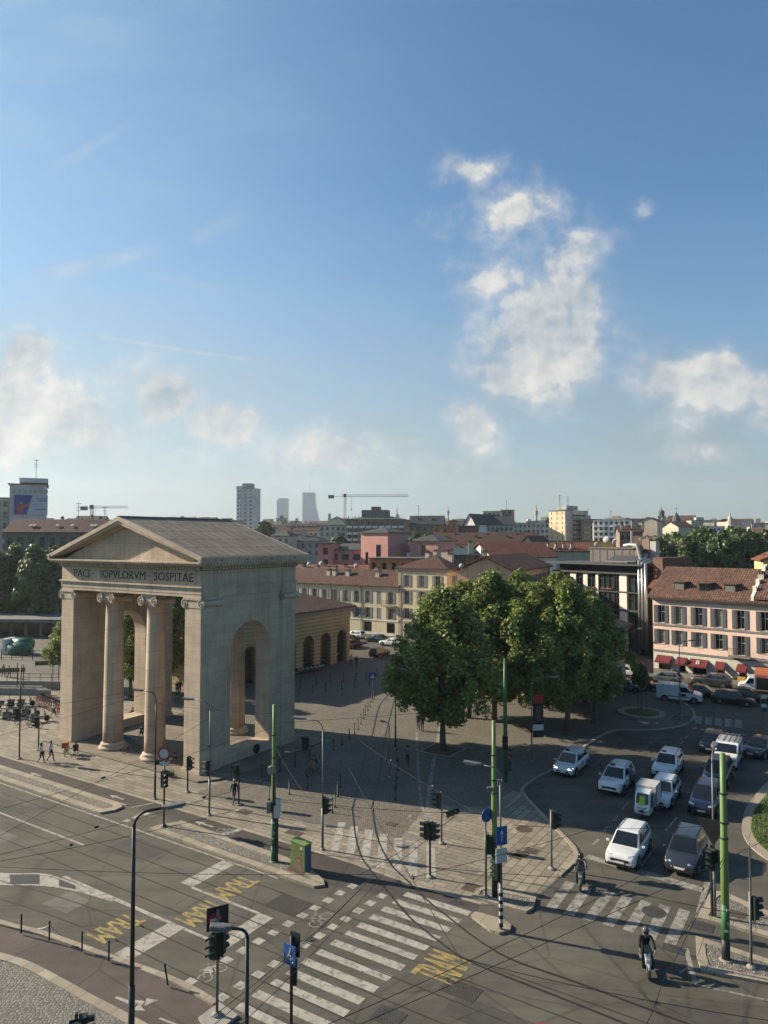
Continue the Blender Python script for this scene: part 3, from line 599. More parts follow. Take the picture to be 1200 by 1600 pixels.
b.prism([(-1.0, -1.1), (GW + 1.0, -1.1), (GW + 2.0, .2), (GW + 2.4, 2), (GW + 2.4, GD + 1.5), (-1.0, GD + 1.5)], .012, .16); b.build('step', mat('gate_step_stone', (.24, .20, .155), rough=.85, var=.15, scale=.5, pattern=p_brick(1.4, .9, .015, .6, .1), stain=.5), gate, bevel=.04)
AY, AR, ASP, SILL = GD / 2, 2.42, 9.45, 1.0
for x0 in (0, GW - TH):                                        # side wall pierced by an arch
    w = MB()
    arc = [(AY - AR * math.cos(R(k * 7.5)), ASP + AR * math.sin(R(k * 7.5))) for k in range(25)]
    poly = [(.25, SILL)] + [(AY - AR, SILL)] + arc + [(AY + AR, SILL), (GD - .25, SILL), (GD - .25, Z_AR), (.25, Z_AR)]
    w.extr([(x0 + .07, y, z) for y, z in poly], (TH - .14, 0, 0)); w.box(x0 + .07, x0 + TH - .07, .25, GD - .25, .1, SILL - .002)
    o = w.build('side_wall', st, gate)
    p = MB()
    for y0, y1 in ((0, 2.0), (GD - 1.9, GD)):
        p.box(x0, x0 + TH, y0, y1, .55, Z_AR - .85); p.box(x0 - .12, x0 + TH + .12, y0 - .12, y1 + .12, .1, .42); p.box(x0 - .06, x0 + TH + .06, y0 - .06, y1 + .06, .42, .56)
    p.build('corner_pier', st, gate)
    for y0, y1, sg in ((0, 2.0, -1), (GD - 1.9, GD, 1)):        # ionic pilaster capitals: abacus, bolsters with volutes
        c = MB(); c.box(x0 - .12, x0 + TH + .12, y0 - .12, y1 + .12, Z_AR - .22, Z_AR); c.box(x0 + .02, x0 + TH - .02, y0 - .04, y1 + .04, Z_AR - .86, Z_AR - .22)
        for vx in (x0 - .05, x0 + TH + .05):
            c.lathe([(.36, -1.08), (.36, -1.0), (.33, -.98), (.33, -.85), (.26, -.35), (.2, 0), (.26, .35), (.33, .85), (.33, .98), (.36, 1.0), (.36, 1.08)], 18, (vx, (y0 + y1) / 2, Z_AR - .52), axis='y')
            for e in (-1, 1):
                cy = (y0 + y1) / 2 + e * 1.09
                spi = [(vx + (.33 - .025 * k) * math.cos(k * .7 + 1.6), cy, Z_AR - .52 + (.33 - .025 * k) * math.sin(k * .7 + 1.6)) for k in range(12)]
                c.tube(spi, .035, 5)
        c.build('pilaster_capital', st_tr, gate)
def column(cx, cy, z0):
    h = Z_AR - .95 - z0 - .62
    s = MB(); s.lathe([(.88 - .13 * (t / 10) ** 1.7, z0 + .62 + h * t / 10) for t in range(11)] + [(.80, Z_AR - .93), (.84, Z_AR - .88), (.84, Z_AR - .8), (.76, Z_AR - .76)], 28, (cx, cy, 0))
    o = s.build('column', st_sh, gate, smooth_=True)
    q = MB(); q.lathe([(1.2, z0), (1.24, z0 + .1), (1.2, z0 + .24), (1.02, z0 + .28), (1.0, z0 + .36), (1.06, z0 + .42), (1.06, z0 + .5), (.98, z0 + .55), (.9, z0 + .62)], 28, (cx, cy, 0)); q.build('column_base', st_tr, o, smooth_=True)
    c = MB(); c.box(cx - .95, cx + .95, cy - .9, cy + .9, Z_AR - .2, Z_AR - .001); c.box(cx - .85, cx + .85, cy - .82, cy + .82, Z_AR - .8, Z_AR - .2)
    for vx in (cx - .86, cx + .86):
        c.lathe([(.40, -1.0), (.40, -.92), (.36, -.9), (.28, -.4), (.22, 0), (.28, .4), (.36, .9), (.40, .92), (.40, 1.0)], 18, (vx, cy, Z_AR - .6), axis='y')
        for e in (-1, 1):
            spi = [(vx + (.36 - .026 * k) * math.cos(k * .7 + 1.6), cy + e * 1.01, Z_AR - .6 + (.36 - .026 * k) * math.sin(k * .7 + 1.6)) for k in range(12)]
            c.tube(spi, .04, 5)
    c.build('ionic_capital', st_tr, o)
for cy in (1.0, GD - 1.0):
    for cx in (GW / 2 - 2.85, GW / 2 + 2.85): column(cx, cy, .16)
e = MB()                                                       # entablature: stepped architrave, frieze, dentils, cornice
for k, (z0, z1) in enumerate(((Z_AR, 14.5), (14.5, 14.78), (14.78, 15.02))): e.box(-.02 - .03 * k, GW + .02 + .03 * k, -.02 - .03 * k, GD + .02 + .03 * k, z0 + .001 * k, z1)
e.box(-.2, GW + .2, -.2, GD + .2, 15.02, 15.15)
e.build('architrave', st_tr, gate)
e = MB(); e.box(-.02, GW + .02, -.02, GD + .02, 15.15, 16.42); fz = e.build('frieze', st, gate)
TXT = (('PACI ·', 1.0, -6.05, letter), ('P', 1.0, -3.35, letter_f), ('OPVLORVM ·', 1.0, .0, letter), ('SOSPITAE', 1.0, 6.15, letter))
for body, sz, cxx, mm in TXT:
    me = text_mesh(body, 1.02, .02, 'inscription', mm, 1.13, R(90)); o = inst('inscription', me, fz, (GW / 2 + cxx, -.03, 15.8))
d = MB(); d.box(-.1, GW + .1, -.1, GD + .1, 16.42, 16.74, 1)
n = int(GW / .34)
for i in range(n):
    x = -.1 + (GW + .2) * (i + .5) / n
    for y0, y1 in ((-.32, -.1), (GD + .1, GD + .32)): d.box(x - .1, x + .1, y0, y1, 16.46, 16.74)
n = int(GD / .34)
for i in range(n):
    y = -.1 + (GD + .2) * (i + .5) / n
    for x0, x1 in ((-.32, -.1), (GW + .1, GW + .32)): d.box(x0, x1, y - .1, y + .1, 16.46, 16.74)
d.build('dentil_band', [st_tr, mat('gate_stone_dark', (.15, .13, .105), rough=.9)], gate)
OV = .92; ZC = 17.12
c = MB(); c.box(-.45, GW + .45, -.45, GD + .45, 16.742, 16.86); c.box(-OV + .15, GW + OV - .15, -OV + .15, GD + OV - .15, 16.86, 17.0); c.box(-OV, GW + OV, -OV, GD + OV, 17.0, ZC); c.build('cornice', st_tr, gate)
ZR = 20.95; ZE = 17.55; hw = GW / 2 + OV
t = MB()
for y0, y1 in ((.05, .75), (GD - .75, GD - .05)): t.extr([(.3, y0, ZC), (GW - .3, y0, ZC), (GW / 2, y0, ZR - .42)], (0, y1 - y0, 0))
t.build('pediment', st, gate)
rk = MB()                                                      # raking cornices: stepped mouldings along both slopes, both ends
for sx in (-1, 1):
    def sl(d, z): return (GW / 2 + sx * d, z)
    for y0, y1, t0, t1 in ((-OV, -OV + .3, .0, .36), (-OV + .12, .05, -.30, .0), (-.35, .05, -.52, -.30), (GD + OV - .3, GD + OV, .0, .36), (GD - .05, GD + OV - .12, -.30, 0), (GD - .05, GD + .35, -.52, -.3)):
        za = lambda d: ZE + (ZR - ZE) * (1 - d / hw)
        P = [sl(hw, max(ZC, za(hw) - .36 + t0)), sl(0, ZR - .36 + t0), sl(0, ZR - .36 + t1), sl(hw, max(ZC + .02, za(hw) - .36 + t1))]
        rk.extr([(x, y0, z) for x, z in P], (0, y1 - y0, 0))
rk.build('raking_cornice', st_tr, gate)
r = MB()
for sx in (-1, 1):
    x1 = GW / 2 + sx * (hw + .0); y0, y1 = -OV + .3, GD + OV - .3
    P = [(GW / 2, ZR), (x1, ZE), (x1, ZE - .38), (GW / 2, ZR - .42)]
    r.extr([(x, y0, z) for x, z in P], (0, y1 - y0, 0))
r.build('roof', st_dk, gate)
g = MB()
for xa, xb in ((GW + OV - .28, GW + OV + .05), (-OV - .05, -OV + .28)): g.box(xa, xb, -OV - .03, GD + OV + .03, ZC + .001, 17.34); g.box(xa - (.08 if xa < 0 else 0), xb + (.08 if xa > 0 else 0), -OV - .06, GD + OV + .06, 17.34, 17.53)
g.build('eaves_moulding', st_tr, gate)
k = MB(); k.box(GW / 2 - .16, GW / 2 + .16, -OV, GD + OV, ZR - .02, ZR + .07); k.build('roof_ridge', st_dk, gate)
s = MB()
for yy in (1.2, 4.1, 7.2, 10.3):
    s.extr([(GW + OV - .02, yy, ZE - .38), (GW + OV + .12, yy, ZE - .3), (GW + OV + .12, yy, ZE - .18), (GW + OV - .02, yy, ZE - .12)], (0, .22, 0))
s.build('water_spout', st_dk, gate)
o = MB(); o.lathe([(.42, 0), (.42, .04), (.36, .06)], 18, (GW - .04, 6.6, .62), axis='x'); o.build('vent_grille', mat('black_iron', (.012, .012, .013), rough=.5), gate)
tufts = MB()
for i in range(60):
    a = random.random() * 6.28; q = Vector((GW - 2.2 + random.gauss(0, .3), -1.3 + random.gauss(0, .18), .1)); d_ = Vector((math.cos(a), math.sin(a), 0)) * .05; up = Vector((random.gauss(0, .1), random.gauss(0, .1), .2 + random.random() * .25))
    tufts.quad(q - d_, q + d_, q + d_ * .3 + up, q - d_ * .3 + up)
tuft_m = mat('weed_leaf', (.06, .085, .02), rough=.8, island=.3); tf = tufts.build('weeds', tuft_m); tf.location = (*GO, 0); tf.rotation_euler = (0, 0, -GA); tag(tf, 'tuft of green weeds growing at the foot of the front right pier', 'weeds')
# ================================================================ buildings
def plaster(n, col, stain=.35): return mat(n, col, rough=.9, var=.06, scale=.25, stain=stain, bump=.05, streak=.4, alb=1.05)
cream = plaster('cream_plaster', (.50, .44, .29)); cream_s = plaster('pale_stone_base', (.52, .50, .46)); ochre = mat('ochre_rustication', (.37, .30, .165), rough=.9, var=.08, scale=.4, pattern=p_brick(50, .52, .05, .5, .03), stain=.3, bump=.5)
pink = plaster('pink_plaster', (.64, .455, .37)); salmon = plaster('rose_plaster', (.46, .235, .205)); orange = plaster('orange_plaster', (.50, .20, .09)); peach = plaster('peach_plaster', (.60, .36, .22)); yellow = plaster('yellow_plaster', (.60, .46, .19))
greyw = plaster('grey_render', (.33, .32, .30)); whitew = plaster('white_render', (.62, .60, .56)); beige = plaster('beige_render', (.42, .36, .28)); brownw = plaster('brown_render', (.20, .145, .11)); mauve = plaster('mauve_render', (.32, .26, .26))
tile_dk = mat('dark_clay_tiles', (.105, .048, .033), rough=.85, var=.25, scale=.5, pattern=p_tiles(.3, .5), bump=.5)
tile_rd = mat('red_clay_tiles', (.215, .078, .045), rough=.85, var=.25, scale=.5, pattern=p_tiles(.3, .5), bump=.5)
tile_br = mat('brown_clay_tiles', (.125, .068, .048), rough=.85, var=.25, scale=.5, pattern=p_tiles(.32, .5, .25), bump=.6)
sheet_gr = mat('grey_sheet_roof', (.075, .08, .072), rough=.7, var=.15, scale=.4, pattern=p_lines(0, .7, .05, .6)); sheet_gn = mat('green_copper_roof', (.10, .135, .12), rough=.7, var=.2, scale=.4, pattern=p_lines(0, .7, .05, .6)); sheet_bl = mat('slate_roof', (.042, .052, .056), rough=.75, var=.2, scale=.4)
flat_g = mat('flat_roof', (.16, .155, .145), rough=.9, var=.2, scale=.3, stain=.4)
gl = glass('window_glass', orand=(.16, .155, .14)); gl2 = glass('dark_window', (.016, .018, .02)); frm = mat('window_frame_white', (.50, .48, .44), rough=.6); frm_d = mat('window_frame_dark', (.035, .035, .036), rough=.5)
shut = mat('grey_blue_shutter', (.095, .115, .125), rough=.7, var=.15, scale=2, pattern=p_brick(40, .09, .02, .5, .05)); shut_g = mat('light_grey_shutter', (.30, .31, .31), rough=.7, var=.15, scale=2, pattern=p_brick(40, .09, .02, .55, .05)); trim = mat('window_trim', (.42, .39, .33), rough=.85)
brick = mat('brick_wall', (.22, .125, .085), rough=.9, var=.15, pattern=p_brick(.5, .16, .02, .7, .2)); metal = mat('galvanised_metal', (.42, .42, .42), rough=.35, metal=.8, var=.15); black = mat('black_metal', (.014, .014, .015), rough=.45, var=.2)
WM = {}
def win_mesh(w, h, st):
    k = ('w', round(w, 2), round(h, 2), st)
    if k not in WM:
        b = MB(); g_, f_ = (gl, frm) if st not in ('dark',) else (gl2, frm_d)
        b.box(-w / 2, w / 2, .08, .12, 0, h, 0)
        t = .07
        b.box(-w / 2, -w / 2 + t, 0, .08, 0, h, 1); b.box(w / 2 - t, w / 2, 0, .08, 0, h, 1); b.box(-w / 2 + t, w / 2 - t, 0, .08, 0, t, 1); b.box(-w / 2 + t, w / 2 - t, 0, .08, h - t, h, 1)
        if st != 'dark':
            b.box(-t / 2, t / 2, .01, .08, t, h - t, 1)
            b.box(-w / 2 + t, -t / 2, .02, .08, h * .62, h * .62 + t * .7, 1); b.box(t / 2, w / 2 - t, .02, .08, h * .62, h * .62 + t * .7, 1)
        b.box(-w / 2 - .1, w / 2 + .1, -.22, -.0, -.1, -.002, 2)
        WM[k] = b.mesh('window', [g_, f_, trim])
    return WM[k]
def shutter_mesh(w, h, m):
    k = ('s', round(w, 2), round(h, 2), m.name)
    if k not in WM:
        b = MB(); b.box(0, w, -.05, 0, 0, h); b.box(.05, w - .05, -.062, -.05, .08, h * .48); b.box(.05, w - .05, -.062, -.05, h * .52, h - .08); WM[k] = b.mesh('shutter', m)
    return WM[k]
def window(parent, x, y, z, rot, w, h, st='plain', sm=None, depth=.18):
    """the opening's inner face carries the pane; shutters hang either side on the wall face"""
    nx, ny = -math.sin(rot) * depth, math.cos(rot) * depth
    o = inst('window', win_mesh(w, h, 'dark' if st == 'dark' else 'plain'), parent, (x + nx, y + ny, z), rot)
    sm = sm or shut
    if st in ('shut', 'half'):
        for s in (-1, 1):
            if st == 'half' and s > 0: continue
            me = shutter_mesh(w / 2, h, sm); inst('shutter', me, o, (-w / 2 - .02 if s < 0 else w / 2 + .02, -depth - .005, 0), R(180 + 14) if s < 0 else R(-14)) if False else inst('shutter', me, o, ((-w - .02) if s < 0 else w / 2 + .02, -depth - .008, 0), 0)
    if st == 'closed':
        inst('shutter', shutter_mesh(w * .49, h, sm), o, (-w * .49, -depth + .1, 0)); inst('shutter', shutter_mesh(w * .49, h, sm), o, (.01 * w, -depth + .1, 0))
    return o
def facade(mb, p0, d, L, z0, z1, holes, depth=.18, mi=0, mr=0):
    """a wall face along d from p0 with rectangular openings and their reveals; the wall's outside is to the right of d"""
    n = (-d[1], d[0])                                  # inward
    us = sorted({0, L} | {h[0] for h in holes} | {h[1] for h in holes}); vs = sorted({z0, z1} | {h[2] for h in holes} | {h[3] for h in holes})
    P = lambda u, v, k=0: (p0[0] + d[0] * u + n[0] * k, p0[1] + d[1] * u + n[1] * k, v)
    for i in range(len(us) - 1):
        for j in range(len(vs) - 1):
            cu, cv_ = (us[i] + us[i + 1]) / 2, (vs[j] + vs[j + 1]) / 2
            if any(h[0] < cu < h[1] and h[2] < cv_ < h[3] for h in holes): continue
            mb.quad(P(us[i], vs[j]), P(us[i + 1], vs[j]), P(us[i + 1], vs[j + 1]), P(us[i], vs[j + 1]), mi)
    for a, b, c, e in holes:
        mb.quad(P(a, c), P(a, e), P(a, e, depth), P(a, c, depth), mr); mb.quad(P(b, e), P(b, c), P(b, c, depth), P(b, e, depth), mr)
        mb.quad(P(a, e), P(b, e), P(b, e, depth), P(a, e, depth), mr); mb.quad(P(b, c), P(a, c), P(a, c, depth), P(b, c, depth), mr)
def roof_mesh(w, d, h, kind, rh, ov, mats, thick=.22, ridge=.5):
    b = MB(); z = h
    x0, x1, y0, y1 = -ov, w + ov, -ov, d + ov
    if kind == 'gx':
        ym = y0 + (y1 - y0) * ridge
        for ya, pts in ((0, [(y0, z), (ym, z + rh)]), (1, [(ym, z + rh), (y1, z)])):
            (ya_, za), (yb_, zb) = pts; b.extr([(x0, ya_, za), (x0, yb_, zb), (x0, yb_, zb + thick), (x0, ya_, za + thick)], (x1 - x0, 0, 0))
    elif kind == 'gy':
        xm = (x0 + x1) / 2
        for (xa, za), (xb, zb) in (((x0, z), (xm, z + rh)), ((xm, z + rh), (x1, z))): b.extr([(xa, y0, za), (xb, y0, zb), (xb, y0, zb + thick), (xa, y0, za + thick)], (0, y1 - y0, 0))
    elif kind == 'hip':
        m = min(x1 - x0, y1 - y0) / 2
        if x1 - x0 >= y1 - y0: A, B_ = (x0 + m, (y0 + y1) / 2), (x1 - m, (y0 + y1) / 2)
        else: A, B_ = ((x0 + x1) / 2, y0 + m), ((x0 + x1) / 2, y1 - m)
        t = z + thick; A3, B3 = (*A, z + rh), (*B_, z + rh)
        c = [(x0, y0, t), (x1, y0, t), (x1, y1, t), (x0, y1, t)]
        b.add([(x0, y0, z), (x1, y0, z), (x1, y1, z), (x0, y1, z)], [(3, 2, 1, 0)])
        for i in range(4): b.quad((c[i][0], c[i][1], z), (c[(i + 1) % 4][0], c[(i + 1) % 4][1], z), c[(i + 1) % 4], c[i])
        if x1 - x0 >= y1 - y0:
            b.quad(c[0], c[1], B3, A3); b.quad(c[2], c[3], A3, B3); b.add([c[1], c[2], B3], [(0, 1, 2)]); b.add([c[3], c[0], A3], [(0, 1, 2)])
        else:
            b.quad(c[1], c[2], B3, A3); b.quad(c[3], c[0], A3, B3); b.add([c[0], c[1], A3], [(0, 1, 2)]); b.add([c[2], c[3], B3], [(0, 1, 2)])
    elif kind == 'shed': b.extr([(x0, y0, z), (x0, y1, z + rh), (x0, y1, z + rh + thick), (x0, y0, z + thick)], (x1 - x0, 0, 0))
    else: b.box(x0, x1, y0, y1, z, z + thick)
    return b
chim_m = plaster('chimney_plaster', (.40, .36, .31))
def chimney(parent, x, y, z, s=.6, h=1.5):
    b = MB(); b.box(x - s / 2, x + s / 2, y - s / 2, y + s / 2, z - 1.2, z + h); b.box(x - s / 2 - .08, x + s / 2 + .08, y - s / 2 - .08, y + s / 2 + .08, z + h, z + h + .12, 1); b.box(x - s / 3, x + s / 3, y - s / 3, y + s / 3, z + h + .12, z + h + .4, 1)
    return b.build('chimney', [chim_m, tile_br], parent)
def antenna(parent, x, y, z, h=3.0, r=.03):
    b = MB(); b.tube([(x, y, z - .5), (x, y, z + h)], r, 5)
    for k, zz in enumerate((h * .95, h * .75, h * .6)): b.tube([(x - .7 + .15 * k, y, z + zz), (x + .7 - .15 * k, y, z + zz)], r * .8, 4)
    return b.build('aerial', black, parent)
def dish(parent, x, y, z, r=.6, rot=0):
    r *= .75; b = MB(); b.lathe([(.02, .16), (r * .5, .11), (r, 0), (r, -.02), (r * .5, .08), (.02, .12)], 14, (0, 0, 0), axis='y'); b.tube([(0, .1, 0), (0, .2, -.9)], .05, 6)
    o = b.build('satellite_dish', greyw, parent, smooth_=True); o.location = (x, y, z); o.rotation_euler = (R(-25), 0, rot); return o
def house(name, label, loc, rot, w, d, h, wm_=None, roof='gx', rh=2.5, rm=None, rows=(), side=(), st='plain', sm=None, ov=.5, chim=(), aer=(), dishes=(), cat='building', group=None, base=None, lside=(), plinth=None, ridge=.5, cornice=False):
    """rows / side / lside: (z0, height, width, [centres along the face], style) for the front, right and left face"""
    t = thing(name, label, cat, (loc[0], loc[1], 0), rot, group)
    b = MB(); H = [[], [], []]
    for fi, (rs, L) in enumerate(((rows, w), (side, d), (lside, d))):
        for r in rs:
            z0, hh, ww, cs = r[:4]
            for c in cs: H[fi].append((c - ww / 2, c + ww / 2, z0, z0 + hh))
    zb = -6 if base is None else base
    facade(b, (0, 0), (1, 0), w, zb, h, H[0]); facade(b, (w, 0), (0, 1), d, zb, h, H[1]); facade(b, (w, d), (-1, 0), w, zb, h, []); facade(b, (0, d), (0, -1), d, zb, h, H[2])
    if roof == 'gx': ym = d * .5 if ridge == .5 else -ov + (d + 2 * ov) * ridge; top = h + rh - .15; b.add([(w, 0, h), (w, d, h), (w, ym, top)], [(0, 1, 2)]); b.add([(0, d, h), (0, 0, h), (0, ym, top)], [(0, 1, 2)])
    if roof == 'gy': b.add([(0, 0, h), (w, 0, h), (w / 2, 0, h + rh - .15)], [(0, 1, 2)]); b.add([(w, d, h), (0, d, h), (w / 2, d, h + rh - .15)], [(0, 1, 2)])
    b.build('wall', wm_, t)
    for r in rows:
        for c in r[3]: window(t, c, 0, r[0], 0, r[2], r[1], r[4] if len(r) > 4 else st, sm)
    for r in side:
        for c in r[3]: window(t, w, c, r[0], R(90), r[2], r[1], r[4] if len(r) > 4 else st, sm)
    for r in lside:
        for c in r[3]: window(t, 0, d - c, r[0], R(-90), r[2], r[1], r[4] if len(r) > 4 else st, sm)
    ro = roof_mesh(w, d, h, roof, rh, ov, rm).build('roof', rm, t)
    if cornice: c = MB(); c.box(-.35, w + .35, -.35, d + .35, h - .3, h - .002); c.box(-.2, w + .2, -.2, d + .2, h - .5, h - .302); c.build('cornice', trim, t)
    if plinth: p = MB(); p.box(-.06, w + .06, -.06, d + .06, -1, plinth[0]); p.build('plinth', plinth[1], t)
    for c in chim: chimney(ro, *c)
    for a in aer: antenna(ro, *a)
    for q in dishes: dish(ro, *q)
    return t, ro
RG = -GA
def bays(n, L, m=0): return [m + (L - 2 * m) * (i + .5) / n for i in range(n)]

# --- cream terrace behind the square: long wing and taller corner house
bx = [1.6 + 2.72 * i for i in range(13)]
t, ro = house('terraced_house', 'long cream three storey terrace with grey shutters and dark tiled roof', (-27.4, 158.6), RG, 36, 10, 9.5, cream, 'gx', 2.9, tile_dk,
    rows=[(6.2, 2.3, 1.05, [x for i, x in enumerate(bx) if i != 11], 'shut'), (6.2, 2.3, 1.05, [bx[11]], 'closed'), (3.2, 2.1, 1.05, [bx[i] for i in range(13) if i != 11], 'shut'), (3.2, 2.1, 1.05, [bx[11]], 'closed'), (.5, 2.0, 1.9, bx[::2], 'dark')], sm=shut_g,
    chim=[(x, 2.8, 11.0, .9, 1.3) for x in (17, 18.5, 22, 29.5)] + [(x, 7.6, 11.2, .9, 1.6) for x in (6, 10, 15, 26, 32)], dishes=[(13, 5, 13.6, .75, .3), (9, 5.5, 13.5, .6, -.2)], plinth=None)
b = MB()
for i, k in ((8, 0), (12, 1)):
    x = bx[i] - .2
    b.box(x - 1.5, x + 1.5, -1.0, -.01, 5.75, 5.95)
b.build('balcony_slab', trim, t); b = MB()
for i in (8, 12):
    x = bx[i] - .2
    for k in range(16): b.box(x - 1.45 + k * .19, x - 1.42 + k * .19, -.98, -.95, 5.95, 6.9)
    b.box(x - 1.48, x + 1.48, -.99, -.94, 6.9, 6.95)
b.build('balcony_railing', black, t)
b = MB(); b.box(.0, 36, -.05, -.002, -1, .44); b.box(0, 36, -.09, -.001, 2.75, 2.95); b.build('stone_band', cream_s, t)
b = MB()
for x in (2.9, 19.5, 27.2): b.tube([(x, -.12, .3), (x, -.12, 9.4)], .07, 6)
b.build('downpipe', brownw, t)
t, ro = house('corner_house', 'taller cream corner house with hipped dark roof above the trees', (2.8, 139.0), RG, 10.7, 10.5, 13.2, cream, 'hip', 2.6, tile_dk,
    rows=[(9.7, 2.3, 1.1, (1.9, 5.3, 8.7), 'shut'), (6.4, 2.5, 1.1, (1.9, 5.3, 8.7), 'shut'), (3.6, 2.0, 1.1, (1.9, 5.3, 8.7), 'shut'), (.4, 2.3, 1.7, (2.2, 5.4, 8.6), 'dark')],
    side=[(9.7, 2.3, 1.1, (3.2,), 'shut'), (9.7, 2.3, .8, (7.8,), 'closed'), (6.4, 2.5, 1.1, (3.2, 7.8), 'shut'), (3.6, 2.0, 1.1, (3.2, 7.8), 'shut')], sm=shut_g, cornice=True,
    chim=[(3.0, 6.5, 14.6, .9, 1.6), (3.9, 8, 14.6, .8, 1.9), (7.2, 6.4, 14.9, 1.5, 1.6), (8.4, 6.0, 14.6, .9, 1.3), (7.2, 8.5, 14.5, .7, 2.2)])
b = MB(); b.box(-.08, 10.78, -.08, 10.58, 9.0, 9.25); b.box(-.06, 10.76, -.06, 10.56, 2.9, 3.1); b.build('string_course', trim, t)
b = MB(); b.tube([(.25, -.12, .3), (.25, -.12, 12.7)], .07, 6); b.build('downpipe', brownw, t)

# --- the two toll houses
def toll_house(label, loc, rot, w, d, h, arches_right, arches_front, wins=()):
    t = thing('toll_house', label, 'toll house', (*loc, 0), rot)
    b = MB(); r_, sp = 1.25, 3.7
    def face(p0, dr, L, cs):
        n = (-dr[1], dr[0]); P = lambda u, z, k=0: (p0[0] + dr[0] * u + n[0] * k, p0[1] + dr[1] * u + n[1] * k, z)
        e = [0] + [(cs[i] + cs[i + 1]) / 2 for i in range(len(cs) - 1)] + [L]
        if not cs: b.quad(P(0, 0), P(L, 0), P(L, h), P(0, h)); return
        for i, c in enumerate(cs):
            arc = [(c - r_ * math.cos(R(a * 12)), sp + r_ * math.sin(R(a * 12))) for a in range(16)]
            poly = [(e[i], 0), (c - r_, 0)] + arc + [(c + r_, 0), (e[i + 1], 0), (e[i + 1], h), (e[i], h)]
            b.add([P(*q) for q in poly], [tuple(range(len(poly)))])
            o = [(c - r_, 0)] + arc + [(c + r_, 0)]
            for k in range(len(o) - 1): b.quad(P(*o[k + 1]), P(*o[k]), P(*o[k], .9), P(*o[k + 1], .9))
    face((0, 0), (1, 0), w, arches_front); face((w, 0), (0, 1), d, arches_right); face((w, d), (-1, 0), w, []); face((0, d), (0, -1), d, [])
    b.build('wall', ochre, t)
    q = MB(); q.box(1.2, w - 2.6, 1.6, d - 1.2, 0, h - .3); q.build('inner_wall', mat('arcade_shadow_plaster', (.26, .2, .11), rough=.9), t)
    q = MB(); q.box(-.3, w + .3, -.3, d + .3, h - .55, h); q.box(-.5, w + .5, -.5, d + .5, h - .18, h + .06); q.build('eaves_cornice', mat('pale_cornice', (.34, .33, .31), rough=.85), t)
    for cs, hor in ((arches_right, 0), (arches_front, 1)):
        for c in cs:
            q = MB()
            for s in (-1, 1):
                k = c + s * (r_ + .22)
                if hor: q.box(k - .3, k + .3, -.07, -.002, sp - .22, sp)
                else: q.box(w + .002, w + .07, k - .3, k + .3, sp - .22, sp)
            for a in range(1, 8):                      # keystones radiating round the arch
                an = R(a * 22.5); x0, z0 = c - (r_ + .04) * math.cos(an), sp + (r_ + .04) * math.sin(an); x1, z1 = c - (r_ + .7) * math.cos(an), sp + (r_ + .7) * math.sin(an); dx, dz = .17 * math.sin(an), .17 * math.cos(an)
                P = [(x0 - dx, z0 - dz), (x1 - dx, z1 - dz), (x1 + dx, z1 + dz), (x0 + dx, z0 + dz)]
                if hor: q.extr([(x, -.04, z) for x, z in P], (0, .038, 0))
                else: q.extr([(w + .002, x, z) for x, z in P], (.038, 0, 0))
            q.build('arch_stones', ochre, t)
    p = MB(); p.box(-.12, w + .12, -.12, .3, 0, .9); p.box(w - .02, w + .12, .3, d + .12, 0, .9) if not arches_right else None
    for (y, z, hh) in wins: window(t, w, y, z, R(90), 1.1, hh, 'dark', depth=-.12)
    roof_mesh(w, d, h + .06, 'hip', 2.6, .75, None).build('roof', tile_br, t)
    if arches_right:
        g_ = MB(); L = MB()
        for c in arches_right:
            for k in range(9): g_.box(w - .75, w - .72, c - r_ + k * .3, c - r_ + k * .3 + .05, 0, sp)
        g_.build('gate_grille', black, t)
    return t
TL = (-5.35 - .839 * 13, 112 + .545 * 13); TL = (TL[0] - .545 * 29, TL[1] - .839 * 29)
toll_house('yellow arcaded toll house with brown hipped roof behind the gate', TL, RG, 13, 29, 8.3, [2.6 + 4.05 * i for i in range(7)], [])
toll_house('ochre toll house corner half hidden by the trees at right', (25.2 - .839 * 20, 82 + .545 * 20), RG, 20, 9.6, 8.0, [], [], [(2.6, 1.4, 1.9), (6.8, 1.4, 1.9), (2.6, 4.9, 1.9), (6.8, 4.9, 1.9)])

# --- the modern office block of glass and white panels
t = thing('office_block', 'modern dark glass office block with white panels and rooftop plant', 'office block', (31.3, 130.0, 0), R(-53))
LO, HO = 17.6, 15.0
b = MB(); b.box(0, LO, .6, 8, 0, HO - 1.9); b.build('core', frm_d, t)
b = MB(); b.box(-.3, LO + .4, -.35, 8.3, HO - 1.9, HO - 1.62); b.box(-1.2, LO + .8, -1.1, 8.5, HO - .42, HO - .1); b.box(-.05, LO + .05, -.05, .55, 3.5, 3.8); b.box(-.05, LO + .05, -.05, .55, 6.95, 7.25); b.box(-.05, LO + .05, -.05, .55, 10.0, 10.2)
b.build('floor_bands', mat('dark_grey_cladding', (.07, .072, .072), rough=.55, var=.15), t)
b = MB(); b.box(0, LO, 1.2, 7.5, HO - 1.62, HO - .42); b.build('recessed_top_floor', mat('smoked_glazing', (.03, .032, .034), rough=.2, var=.4, scale=.3), t)
wp = mat('white_panel', (.58, .55, .48), rough=.6, var=.06, alb=1.0)
cols = [(a * LO, c * LO, k) for a, c, k in ((.005, .13, 'g'), (.137, .185, 'g'), (.19, .26, 'w'), (.265, .345, 'g'), (.35, .40, 'w'), (.405, .49, 'g'), (.497, .527, 'w'), (.532, .70, 'g'), (.704, .757, 'g'), (.765, .845, 'w'), (.858, .995, 'g'))]
